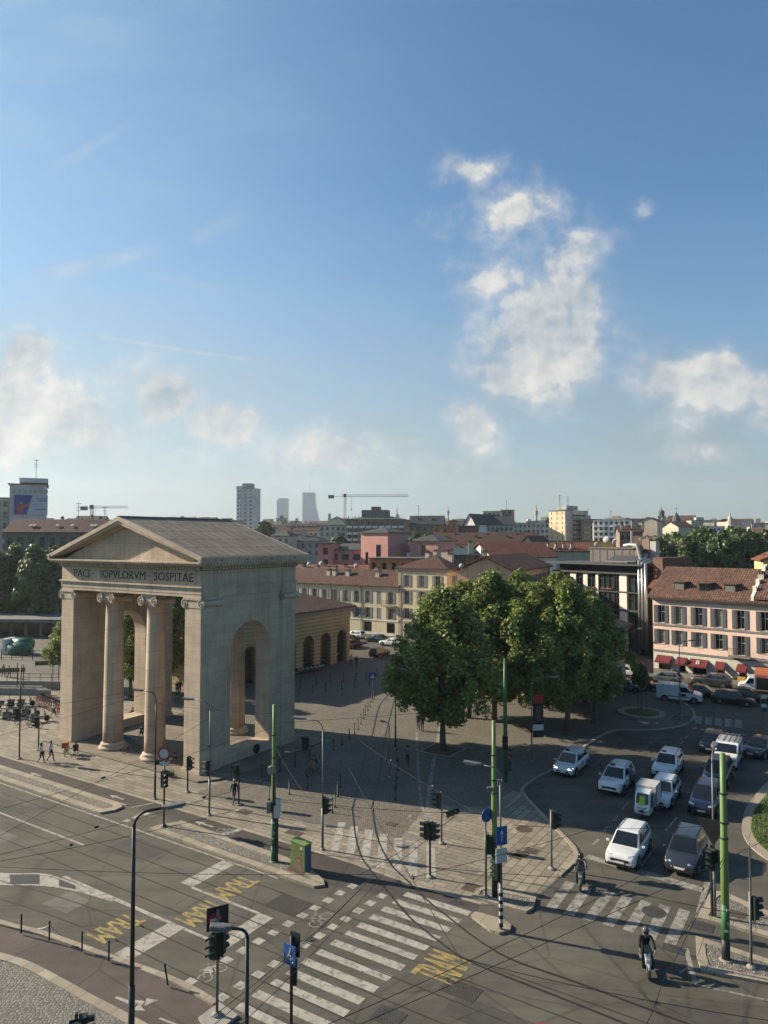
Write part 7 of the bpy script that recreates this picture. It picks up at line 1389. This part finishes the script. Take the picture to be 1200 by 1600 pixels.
# painted utility box
x, y = G(470, 1357, .1); t = thing('utility_box', 'green utility cabinet painted with a brown plant in the pebble island', 'utility box', (x, y, .1), RG - R(8)); b = MB(); b.box(-.62, .62, -.25, .25, 0, 1.5); b.build('cabinet', mat('mural_green', (.115, .165, .05), rough=.6, var=.3, scale=2), t, bevel=.03); b = MB(); b.extr([(-.66, -.3, 1.5), (.66, -.3, 1.5), (.66, .3, 1.5), (-.66, .3, 1.5)], (0, 0, .07)); b.build('lid', grn, t, bevel=.02)
b = MB(); b.extr([(-.35, -.256, .02), (.5, -.256, .02), (.4, -.256, .35), (.1, -.256, .6), (-.1, -.256, .55)], (0, -.006, 0), 0); [b.extr([(.02 + .04 * k, -.257, .5), (.1 + .04 * k, -.257, .5), (math.sin(k * 1.0 - 2.4) * .5, -.257, .75 + .5 * math.cos(k * .75 - 1.8))], (0, -.006, 0), 1) for k in range(6)]; b.box(.25, .38, -.262, -.256, 1.22, 1.36, 2); b.build('mural', [mat('mural_brown', (.17, .11, .08), rough=.7), mat('mural_taupe', (.24, .17, .12), rough=.7), mat('mural_pale', (.5, .55, .45), rough=.7)], t); b = MB(); b.box(.622, .63, -.2, .2, .1, 1.4); b.build('side_mural', mat('mural_blue', (.05, .12, .25), rough=.7), t)
x, y = G(477, 1172); t = thing('litter_bin', 'dark round litter bin at the back corner of the gate', 'litter bin', (x, y, .16)); b = MB(); b.lathe([(.3, 0), (.36, .9), (.38, .95), (.3, .96)], 14); b.build('bin_body', dk_p, t); b = MB(); b.lathe([(.4, .94), (.42, 1.0), (.36, 1.03)], 14); b.build('rim', blk, t)
x, y = G(596, 1100); 
# bollards
bol = []
for grp, pts in (('outer row below the restaurant tables', [(210, 345), (281, 335), (349, 320), (410, 315), (469, 310), (518, 305), (568, 290)]), ('inner row below the restaurant tables', [(201, 378), (266, 370), (326, 362), (402, 352), (463, 342), (531, 332)]), ('row along the tram rails', [(553, 398), (543, 412), (534, 432), (524, 452), (513, 472), (503, 492), (492, 515), (478, 540), (462, 562), (437, 588), (404, 614), (363, 640), (308, 668)]), ('row curving round the gate', [(252, 693), (183, 718), (112, 738), (28, 765)]), ('near row in the shade of the gate', [(60, 870), (156, 845), (241, 820), (395, 812), (383, 856), (370, 905), (357, 932)]), ('row right of the rails', [(668, 735), (660, 770), (657, 822), (652, 872), (660, 690)])): bol += [(grp, i, p) for i, p in enumerate(zoom(400, 960, 3, pts))]
bm = MB(); bm.tube([(0, 0, 0), (0, 0, .12), (0, 0, .13), (0, 0, .95)], [.075, .075, .045, .045], 8); bm.lathe([(.055, .95), (.06, 1.0), (.03, 1.06)], 8); bme = bm.mesh('bollard', dk_p, True)
ORD = ('first', 'second', 'third', 'fourth', 'fifth', 'sixth', 'seventh', 'eighth', 'ninth', 'tenth', 'eleventh', 'twelfth', 'thirteenth', 'fourteenth')
for grp, i, p in bol:
    o = bpy.data.objects.new('bollard', bme); COL.objects.link(o); o.location = (*G(*p), .02); tag(o, 'thin dark bollard, %s of the %s' % (ORD[i], grp), 'bollard', 'bollards on the square')
prev = None
for i, (px, pb, pt) in enumerate(((33, 1458, 1430), (77, 1469, 1441), (128, 1486, 1457), (170, 1501, 1470), (262.5, 1539, 1507))):
    x, y = G(px, pb, .1); t = thing('chain_bollard', 'black chain post on the kerb at lower left, %s' % ('leftmost', 'second from left', 'third from left', 'fourth from left with a stone chip', 'last one, leaning')[i], 'bollard', (x, y, .1), 0, 'chain posts on the kerb'); b = MB(); b.tube([(0, 0, 0), (0, 0, .82)], .04, 8); b.lathe([(.055, .82), (.055, .86), (.02, .9)], 8); b.build('post', blk, t)
    if i == 4: t.rotation_euler = (0, R(-10), 0)
    if i in (1, 2, 3):
        a, c = Vector((prev[0] - x, prev[1] - y, .7)), Vector((0, 0, .7)); n = 10 if i > 1 else 5
        b = MB(); b.tube([a.lerp(c, k / 10) - Vector((0, 0, .3 * (1 - (2 * k / 10 - 1) ** 2))) for k in range(10 - n, 11)], .012, 4); b.build('chain', metal, t)
    prev = (x, y)
b = MB(); q = G(339, 1592); b.prism([G(310, 1594), G(343, 1570), G(372, 1590), G(330, 1625)], .0, .12); tag(b.build('kerb_block', concrete), 'concrete kerb block under the no entry signals', 'kerb')
# ramp walls of the underpass at far left
t = thing('ramp_wall', 'grey concrete ramp walls with railing behind the parked scooters', 'ramp wall', (*G(-10, 1086), .02), R(-3)); b = MB(); b.box(-8, 8.5, 3.5, 3.8, 0, 1.0); b.box(-8, 6.5, .2, .5, 0, .8); b.box(7, 8.6, -3, -2.7, 0, 1.3); b.box(-8, 5, 1.8, 2.1, 0, .7); b.build('wall', concrete, t); b = MB()
for k in range(12): b.tube([(-7.8 + 1.45 * k, 3.65, 1), (-7.8 + 1.45 * k, 3.65, 1.9)], .03, 5)
b.tube([(-8, 3.65, 1.9), (8.4, 3.65, 1.9)], .035, 5); b.tube([(-8, 3.65, 1.45), (8.4, 3.65, 1.45)], .025, 5); b.build('railing', dk_p, t)
t = thing('fence', 'low dark mesh fence around the green container', 'fence', (*G(-30, 1030), 0), R(-4)); 
for k in range(11): MB().box(k * 1.7 - .04, k * 1.7 + .04, -.04, .04, 0, 1.6).build('post', dk_p, t)
b = MB(); [b.box(0, 17, -.015, .015, z, z + .05) for z in (.3, .8, 1.5)]; b.build('rails', dk_p, t)
# restaurant tables beside the toll house
tab = None
for i in range(12):
    x, y = G(470 + (i % 6) * 6.4, 1053 - (i // 6) * 9 - (i % 6) * 1.1)
    if tab is None:
        tab = thing('restaurant_table', '', 'table', (x, y, .02), RG, 'restaurant tables'); b = MB(); b.box(-.4, .4, -.4, .4, .72, .75); b.extr([(-.41, -.41, .45), (.41, -.41, .45), (.41, -.41, .76), (-.41, -.41, .76)], (0, .02, 0)); b.extr([(-.41, .39, .45), (.41, .39, .45), (.41, .39, .76), (-.41, .39, .76)], (0, .02, 0)); b.build('tablecloth', whi, tab); b = MB(); b.tube([(0, 0, 0), (0, 0, .72)], .04, 6); b.lathe([(.25, 0), (.25, .03)], 8); b.build('leg', blk, tab); o = tab
        for s in (-1, 1): b = MB(); b.box(-.2, .2, s * .75 - .2, s * .75 + .2, .42, .46); b.box(-.2, .2, s * .95 - .02, s * .95 + .02, .46, .9); [b.tube([(a, s * .75 + c, 0), (a, s * .75 + c, .42)], .015, 4) for a in (-.18, .18) for c in (-.18, .18)]; b.build('chair', blk, tab)
    else: o = copy_tree(tab); o.location = (x, y, .02)
    o['label'] = 'white clothed restaurant table by the toll house, %s in its %s row' % (ORD[i % 6], 'front' if i < 6 else 'back')
# red rounded top at the lower edge
x, y = AT(846, 25); t = thing('parasol', 'red canopy top just showing at the bottom edge', 'parasol', (x, y, 0)); zt = ZT(1590, 25); b = MB(); b.lathe([(1.0, zt - .55), (.9, zt - .32), (.6, zt - .12), (.3, zt - .03), (.02, zt)], 12); b.build('canopy', mat('red_canvas', (.28, .02, .03), rough=.7, var=.15), t, smooth_=True); b = MB(); b.tube([(0, 0, 0), (0, 0, zt - .03)], .03, 6); b.build('pole', grey_p, t)

# ================================================================ people
SK = mat('skin', (.38, .23, .16), rough=.6); MT = {}
def cloth(n, c): return mat('cloth_' + n, c, rough=.85, var=.15, scale=8)
WHT, NAV, BLK, GRY, DEN, TEA, RED_, HIV, KHK = cloth('white', (.6, .59, .56)), cloth('navy', (.02, .03, .06)), cloth('black', (.015, .015, .017)), cloth('grey', (.14, .14, .145)), cloth('denim', (.05, .075, .13)), cloth('teal', (.03, .17, .21)), cloth('red', (.4, .03, .03)), cloth('yellow', (.55, .5, .04)), cloth('khaki', (.22, .18, .11))
hairm = mat('dark_hair', (.025, .018, .013), rough=.7); hair_g = mat('grey_hair', (.45, .44, .42), rough=.7)
def person(label, loc, az, pose='walk', top=WHT, legs=NAV, hair=hairm, z0=.02, shoe=BLK, helmet=None, long_hair=False, s=1.0, bag=None, group='people on the square'):
    J = dict(pel=(0, 0, .95), sp=(0, 0, 1.15), ch=(.01, 0, 1.34), nk=(0, 0, 1.49), hd=(.015, 0, 1.60), cr=(.005, 0, 1.70))
    for q, e in (('l', 1), ('r', -1)):
        J['sh' + q] = (0, .18 * e, 1.40); J['hp' + q] = (0, .095 * e, .90)
        if pose == 'walk': J.update({'el' + q: (-.08 * e - .02, .23 * e, 1.13), 'wr' + q: (.12 - .22 * (e > 0), .24 * e, .92), 'kn' + q: (.17 if e > 0 else .03, .09 * e, .50), 'an' + q: (.27 if e > 0 else -.30, .09 * e, .09 if e > 0 else .15), 'to' + q: (.43 if e > 0 else -.17, .10 * e, .05 if e > 0 else .05)})
        elif pose in ('stand', 'reach'): J.update({'el' + q: (-.03, .24 * e, 1.13), 'wr' + q: (.08, .22 * e, .90), 'kn' + q: (.03, .10 * e, .49), 'an' + q: (-.01, .11 * e, .08), 'to' + q: (.16, .13 * e, .04)})
        elif pose == 'ride': J.update({'el' + q: (.20, .29 * e, 1.17), 'wr' + q: (.40, .29 * e, 1.07), 'hp' + q: (-.28, .11 * e, .89), 'kn' + q: (.18, .18 * e, .82), 'an' + q: (.17, .15 * e, .42), 'to' + q: (.36, .16 * e, .37)})
        elif pose == 'cycle': J.update({'el' + q: (.18, .25 * e, 1.22), 'wr' + q: (.36, .24 * e, 1.06), 'hp' + q: (-.18, .09 * e, .95), 'kn' + q: (.22 if e > 0 else .10, .10 * e, .80 if e > 0 else .62), 'an' + q: (.05 if e > 0 else -.05, .10 * e, .42 if e > 0 else .22), 'to' + q: (.2 if e > 0 else .1, .11 * e, .38 if e > 0 else .18)})
        elif pose == 'sit': J.update({'el' + q: (.10, .23 * e, .42), 'wr' + q: (.32, .14 * e, .42), 'hp' + q: (0, .10 * e, .14), 'kn' + q: (.38, .13 * e, .50), 'an' + q: (.62, .12 * e, .09), 'to' + q: (.77, .13 * e, .05), 'sh' + q: (.05, .18 * e, .62)})
        elif pose == 'chair': J.update({'el' + q: (.05, .22 * e, .72), 'wr' + q: (.28, .16 * e, .74), 'hp' + q: (0, .10 * e, .50), 'kn' + q: (.42, .11 * e, .52), 'an' + q: (.42, .11 * e, .09), 'to' + q: (.58, .12 * e, .05), 'sh' + q: (.02, .18 * e, .98)})
    if pose == 'reach': J.update(elr=(.2, -.22, 1.2), wrr=(.42, -.2, 1.15))
    if pose == 'ride': J.update(pel=(-.30, 0, .93), sp=(-.26, 0, 1.10), ch=(-.18, 0, 1.28), nk=(-.12, 0, 1.43), hd=(-.08, 0, 1.54), cr=(-.09, 0, 1.64), shl=(-.13, .20, 1.36), shr=(-.13, -.20, 1.36))
    if pose == 'cycle': J.update(pel=(-.19, 0, .97), sp=(-.12, 0, 1.14), ch=(-.02, 0, 1.31), nk=(.05, 0, 1.45), hd=(.10, 0, 1.55), cr=(.09, 0, 1.65), shl=(.02, .18, 1.38), shr=(.02, -.18, 1.38))
    if pose == 'sit': J.update(pel=(0, 0, .15), sp=(-.03, 0, .34), ch=(.02, 0, .54), nk=(.06, 0, .70), hd=(.10, 0, .80), cr=(.09, 0, .90))
    if pose == 'chair': J.update(pel=(0, 0, .52), sp=(-.02, 0, .72), ch=(.0, 0, .92), nk=(.02, 0, 1.07), hd=(.05, 0, 1.17), cr=(.04, 0, 1.27))
    RAD = dict(pel=(.15, .12), sp=(.145, .11), ch=(.165, .12), nk=(.058, .058), hd=(.088, .10), cr=(.07, .075), sh=(.075, .07), hp=(.092, .092), el=(.048, .048), wr=(.03, .03), kn=(.062, .062), an=(.042, .042), to=(.04, .03))
    E_ = [('pel', 'sp'), ('sp', 'ch'), ('ch', 'nk'), ('nk', 'hd'), ('hd', 'cr')]
    for q in 'lr': E_ += [('ch', 'sh' + q), ('sh' + q, 'el' + q), ('el' + q, 'wr' + q), ('pel', 'hp' + q), ('hp' + q, 'kn' + q), ('kn' + q, 'an' + q), ('an' + q, 'to' + q)]
    V = {k: Vector(v) for k, v in J.items()}; rad = {k: RAD.get(k, RAD.get(k[:2])) for k in V}
    V['ns'] = V['hd'] + Vector((.095, 0, -.01)); rad['ns'] = (.016, .02); E_.append(('hd', 'ns'))
    for q, e in (('l', 1), ('r', -1)):                            # palm, four unequal curled fingers and a thumb from the side of the palm
        w = V['wr' + q]; d = (w - V['el' + q]).normalized(); up = Vector((0, 0, 1)); sd_ = d.cross(up).normalized() if abs(d.z) < .95 else Vector((0, 1, 0)); cd = sd_.cross(d).normalized()
        V['pm' + q] = w + d * .055; rad['pm' + q] = (.033, .022); E_.append(('wr' + q, 'pm' + q))
        for k, ln in enumerate((.062, .072, .067, .052)):
            a = 'f%d' % k + q; V[a + 'a'] = V['pm' + q] + d * .045 + sd_ * (k - 1.5) * .02; V[a + 'b'] = V[a + 'a'] + d * ln * .45 + cd * -.018; V[a + 'c'] = V[a + 'b'] + d * ln * .2 + cd * -.035
            for p_ in 'abc': rad[a + p_] = (.0092, .0092) if p_ != 'c' else (.0075, .0075)
            E_ += [('pm' + q, a + 'a'), (a + 'a', a + 'b'), (a + 'b', a + 'c')]
        V['t1' + q] = w + d * .03 + sd_ * .035 * -e; V['t2' + q] = V['t1' + q] + d * .03 + sd_ * .012 * -e + cd * -.015; rad['t1' + q] = (.011, .011); rad['t2' + q] = (.009, .009); E_ += [('pm' + q, 't1' + q), ('t1' + q, 't2' + q)]
    if pose == 'ride':
        for k_, f_ in (('ch', 1.18), ('sp', 1.12), ('shl', 1.25), ('shr', 1.25), ('ell', 1.35), ('elr', 1.35), ('wrl', 1.3), ('wrr', 1.3), ('knl', 1.2), ('knr', 1.2)): rad[k_] = (rad[k_][0] * f_, rad[k_][1] * f_)
    ks = list(V); ix = {k: i for i, k in enumerate(ks)}
    me = bpy.data.meshes.new('body'); me.from_pydata([V[k] for k in ks], [(ix[a], ix[b]) for a, b in E_], []); ob = bpy.data.objects.new('body', me); COL.objects.link(ob)
    sk = ob.modifiers.new('skin', 'SKIN'); sk.use_smooth_shade = True; ob.modifiers.new('sub', 'SUBSURF').levels = 1
    for k in ks: d = me.skin_vertices[0].data[ix[k]]; d.radius = rad[k]; d.use_root = (k == 'pel')
    dg = bpy.context.evaluated_depsgraph_get(); dg.update(); m2 = bpy.data.meshes.new_from_object(ob.evaluated_get(dg)); bpy.data.objects.remove(ob)
    m2.materials.clear(); [m2.materials.append(m) for m in (SK, top, legs, shoe)]
    reg = []
    for a, b in E_:
        r_ = 1 if a in ('pel', 'sp', 'ch') and b in ('sp', 'ch', 'shl', 'shr') or a[:2] in ('sh',) or (a[:2] == 'el' and pose in ('ride', 'walk')) else 2 if (a == 'pel' or a[:2] in ('hp', 'kn')) else 3 if a[:2] == 'an' else 0
        reg.append((V[a], V[b] - V[a], max(1e-6, (V[b] - V[a]).length_squared), r_))
    for p in m2.polygons:
        c = p.center; p.material_index = min(reg, key=lambda q: (c - q[0] - q[1] * max(0, min(1, (c - q[0]).dot(q[1]) / q[2]))).length_squared)[3]
    m2.polygons.foreach_set('use_smooth', [True] * len(m2.polygons)); m2.name = 'body'
    t = thing('person', label, 'person', (loc[0], loc[1], z0), R(90 - az), group); t.scale = (s, s, s); inst('body', m2, t)
    H0 = V['hd']
    if helmet:
        b = MB(); b.lathe([(.09, -.10), (.135, -.06), (.15, .02), (.135, .10), (.085, .155), (.02, .175)], 16, tuple(H0 + Vector((-.01, 0, .03)))); o = b.build('helmet', helmet, t, smooth_=True); b = MB(); b.extr([tuple(H0 + Vector(q)) for q in ((.115, -.09, -.03), (.115, .09, -.03), (.12, .09, .07), (.12, -.09, .07))], (.03, 0, 0)); b.build('visor', cgl, o, bevel=.02)
    else:
        b = MB(); c = H0 + Vector((-.018, 0, .055)); b.lathe([(.095, -.06 if not long_hair else -.2), (.108, 0), (.098, .05), (.06, .085), (.015, .1)], 14, tuple(c)); o = b.build('hair', hair, t, smooth_=True)
        b = MB(); [b.lathe([(.012, 0), (.01, .006)], 6, (H0.x + .083, e * .033, H0.z + .012), axis='x') for e in (-1, 1)]; b.build('eyes', BLK, t)
    if bag: b = MB(); b.box(-.2, -.1, .22, .5, .55, .95) if bag is not True else b.box(-.34, -.16, -.15, .15, 1.02, 1.42); b.build('bag', bag if bag is not True else BLK, t, bevel=.04)
    return t
TO_CAM = 185
person('woman with long dark hair walking in white top and dark trousers beside the couple partner', G(64, 1193), 110, 'walk', WHT, NAV, long_hair=True, bag=RED_)
person('man in white shirt and black trousers walking beside the long haired woman', G(79, 1190), 110, 'walk', WHT, BLK)
person('grey haired man in black walking before the front right pier', G(366, 1256), 200, 'walk', BLK, GRY, hair=hair_g)
person('man in white shirt striding left of the left pier', G(83, 1121), 85, 'walk', WHT, BLK)
person('lone person in light top and black trousers standing by the cycle lane', G(637, 1198), TO_CAM, 'walk', GRY, BLK, bag=True)
person('driver in teal shirt standing at the open door of the taxi', G(985, 1232), 235, 'reach', TEA, NAV)
person('person in white coat near the toll house arches', G(549, 1041), 200, 'stand', WHT, GRY)
person('person in black carrying a yellow bag near the toll house arches', G(557, 1044), 190, 'stand', BLK, BLK, bag=HIV)
person('person in red top sitting at the foot of the trees right of the dark mast', G(797, 1205), 250, 'stand', RED_, NAV)
person('dark dressed person under the trees, left of the pair', G(654, 1141), TO_CAM, 'walk', NAV, BLK); person('dark dressed person under the trees, right of the pair', G(660, 1143), TO_CAM, 'walk', BLK, BLK)
person('pedestrian in grey at far left beside the wooden sign board', G(5, 1058), 120, 'walk', GRY, NAV); person('pedestrian in white top at far left near the wooden sign board', G(14, 1060), 120, 'walk', WHT, KHK)
person('seated person in dark clothes on the sill inside the gate', G(208, 1121), 200, 'sit', BLK, BLK, z0=.17); person('person sitting in the shade inside the gate near the right column', G(222, 1150), 170, 'sit', TEA, NAV, z0=.17); person('standing dark figure behind the gate between column and pier', G(281, 1085), 170, 'walk', BLK, NAV); person('second standing dark figure behind the gate beside the first', G(277, 1087), 190, 'stand', NAV, BLK)
person('person lying back against the front right pier in the shade', G(275, 1196), 240, 'sit', BLK, GRY, z0=.17); person('person in dark hoodie seated beside the first column', G(118, 1178), 150, 'sit', BLK, NAV, z0=.17)
x, y = G(492, 1213); cyc = thing('bicycle', 'bicycle ridden across the shaded square', 'bicycle', (x, y, .02), R(90 - 235)); bike_parts(cyc, bk); person('cyclist in dark top riding across the shaded square', (x, y), 235, 'cycle', NAV, KHK)
hel1, hel2 = mat('grey_helmet', (.13, .13, .14), rough=.22, var=.2), mat('black_helmet', (.02, .02, .022), rough=.25)
person('rider in black jacket and grey helmet on the white scooter', tuple(rider1.location)[:2], 192, 'ride', BLK, BLK, helmet=hel1, z0=0.0, s=1.05); person('rider in grey jacket and black helmet on the grey scooter', tuple(rider2.location)[:2], 198, 'ride', GRY, BLK, helmet=hel2, z0=0.0)
for i, (px, py, m) in enumerate(((468, 1050, WHT), (478, 1047, NAV), (487, 1045, GRY), (497, 1041, WHT), (505, 1038, BLK), (473, 1041, NAV), (484, 1037, WHT), (494, 1034, GRY), (520, 1032, BLK), (527, 1030, WHT))): person('diner in %s at the restaurant tables, %s along the rows' % ({WHT: 'white', NAV: 'navy', GRY: 'grey', BLK: 'black'}[m], ORD[i]), G(px, py), 200 + 37 * i, 'chair', m, NAV, group='diners')
x, y = G(194, 1161); b = MB(); rs = np.random.RandomState(9); nx = 9
P = [(-.95 + 1.9 * i / nx, -.5 + 1.0 * j / nx, .02 + .55 * max(0, 1 - ((i / nx - .45) * 2) ** 4) * max(0, 1 - ((j / nx - .5) * 2) ** 4) * rs.uniform(.75, 1)) for i in range(nx + 1) for j in range(nx + 1)]
b.add(P, [(i * (nx + 1) + j, (i + 1) * (nx + 1) + j, (i + 1) * (nx + 1) + j + 1, i * (nx + 1) + j + 1) for i in range(nx) for j in range(nx)]); o = b.build('blanket', cloth('blue', (.05, .13, .27)), None, smooth_=True, sub=1); o.location = (x, y, .17); o.rotation_euler = (0, 0, RG); tag(o, 'heap of blue blankets on the ground beside the first column', 'blanket')
# ================================================================ overhead wires
wirem = mat('wire', (.012, .012, .013), rough=.6, var=.1)
def wire(label, a, c, za=6.2, zb=6.2, sag=.12, r=.014, ins=()):
    A, B_ = G3(*a, za), G3(*c, zb); n = 10; b = MB(); b.tube([A.lerp(B_, k / n) - Vector((0, 0, sag * 4 * (k / n) * (1 - k / n))) for k in range(n + 1)], r, 5)
    if ins:
        for f in ins: p = A.lerp(B_, f); q = A.lerp(B_, f + .012); b.tube([p, q], .05, 6)
    tag(b.build('overhead_wire', wirem), label, 'wire', 'overhead tram wires')
for a in (('black wire crossing the left road from the edge to the rail junction', (-60, 1351), (585, 1366)), ('wire from the rail junction down to the bottom edge, left strand', (585, 1366), (322, 1612)), ('wire from the rail junction down to the bottom edge, right strand', (602, 1362), (372, 1606)), ('wire from the rail junction up to the middle green mast', (560, 1368), (773, 1232)), ('wire from the zebra to the slim dark green mast', (612, 1356), (790, 1200)),
    ('long contact wire over the left road, upper strand', (-40, 1345), (430, 1215)), ('long contact wire over the left road, lower strand', (-40, 1352), (360, 1268)), ('thin wire crossing the road to the tall foreground lamp', (-40, 1326), (330, 1120)), ('thin wire from the left edge past the walking couple', (-40, 1160), (300, 1060)), ('thin wire passing low before the left pier to the second column', (-20, 1120), (430, 1035)), ('contact wire from the signal at left to the leftmost green mast', (-40, 1275), (430, 1135)), ('wire running level before the front right pier', (240, 1098), (430, 1115)),
    ('wire sloping from the left pier foot to the leftmost green mast', (100, 1150), (425, 1225)), ('wire from the leftmost green mast to the middle green mast, upper', (430, 1248), (772, 1272)), ('wire from the leftmost green mast to the middle green mast, lower', (400, 1320), (890, 1372)), ('pale stay from the leftmost green mast over the slabs', (432, 1170), (480, 1245)), ('wire over the shaded rails toward the lamp in the trees', (400, 1220), (740, 1222)), ('wire from the signal corner level to the grey lamp post at right', (800, 1289), (1118, 1290)), ('wire from the second zebra down to the right edge', (880, 1365), (1230, 1440)), ('long double wire across the lower right, upper strand', (500, 1606), (1045, 1345)), ('long double wire across the lower right, lower strand', (540, 1610), (1240, 1290)), ('wire from the junction by the doubled lettering to the right edge', (720, 1497), (1240, 1600)), ('wire dropping from the near scooter to the bottom edge', (1034, 1538), (1002, 1612)), ('wire from lower right road to the light green mast', (1035, 1535), (1130, 1340)), ('wire crossing the stop line to the light green mast', (1060, 1470), (1132, 1345)), ('curved pull wire over the rails left of the middle mast', (640, 1372), (1100, 1240)), ('pale span wire across the shaded rails', (563, 1158), (740, 1268)), ('pale span wire running on to the doubled lettering', (545, 1200), (722, 1502)), ('wire from the gate front to the leftmost mast, high strand', (430, 1130), (900, 1090)), ('wire from bottom left to the no entry signals', (330, 1590), (560, 1392))):
    lab, p, q = a; wire(lab, p, q, 6.2, 6.2, .15, .0105 if 'pale' not in lab else .014, (.33, .7) if 'contact' in lab or 'span' in lab else ())
# ================================================================ haze: one closed box of air round camera and city
hz = bpy.data.materials.new('haze_air'); hz.use_nodes = True; nt = hz.node_tree; nt.nodes.clear()
v = nt.nodes.new('ShaderNodeVolumePrincipled'); v.inputs['Color'].default_value = (.78, .86, .95, 1); v.inputs['Density'].default_value = HAZE; v.inputs['Anisotropy'].default_value = .35
nt.links.new(v.outputs[0], nt.nodes.new('ShaderNodeOutputMaterial').inputs['Volume'])
b = MB(); b.box(-3400, 3400, -300, 3300, -1, 275); struct(b.build('haze', hz), 'stuff', 'pale summer haze in the air over the city', 'haze')
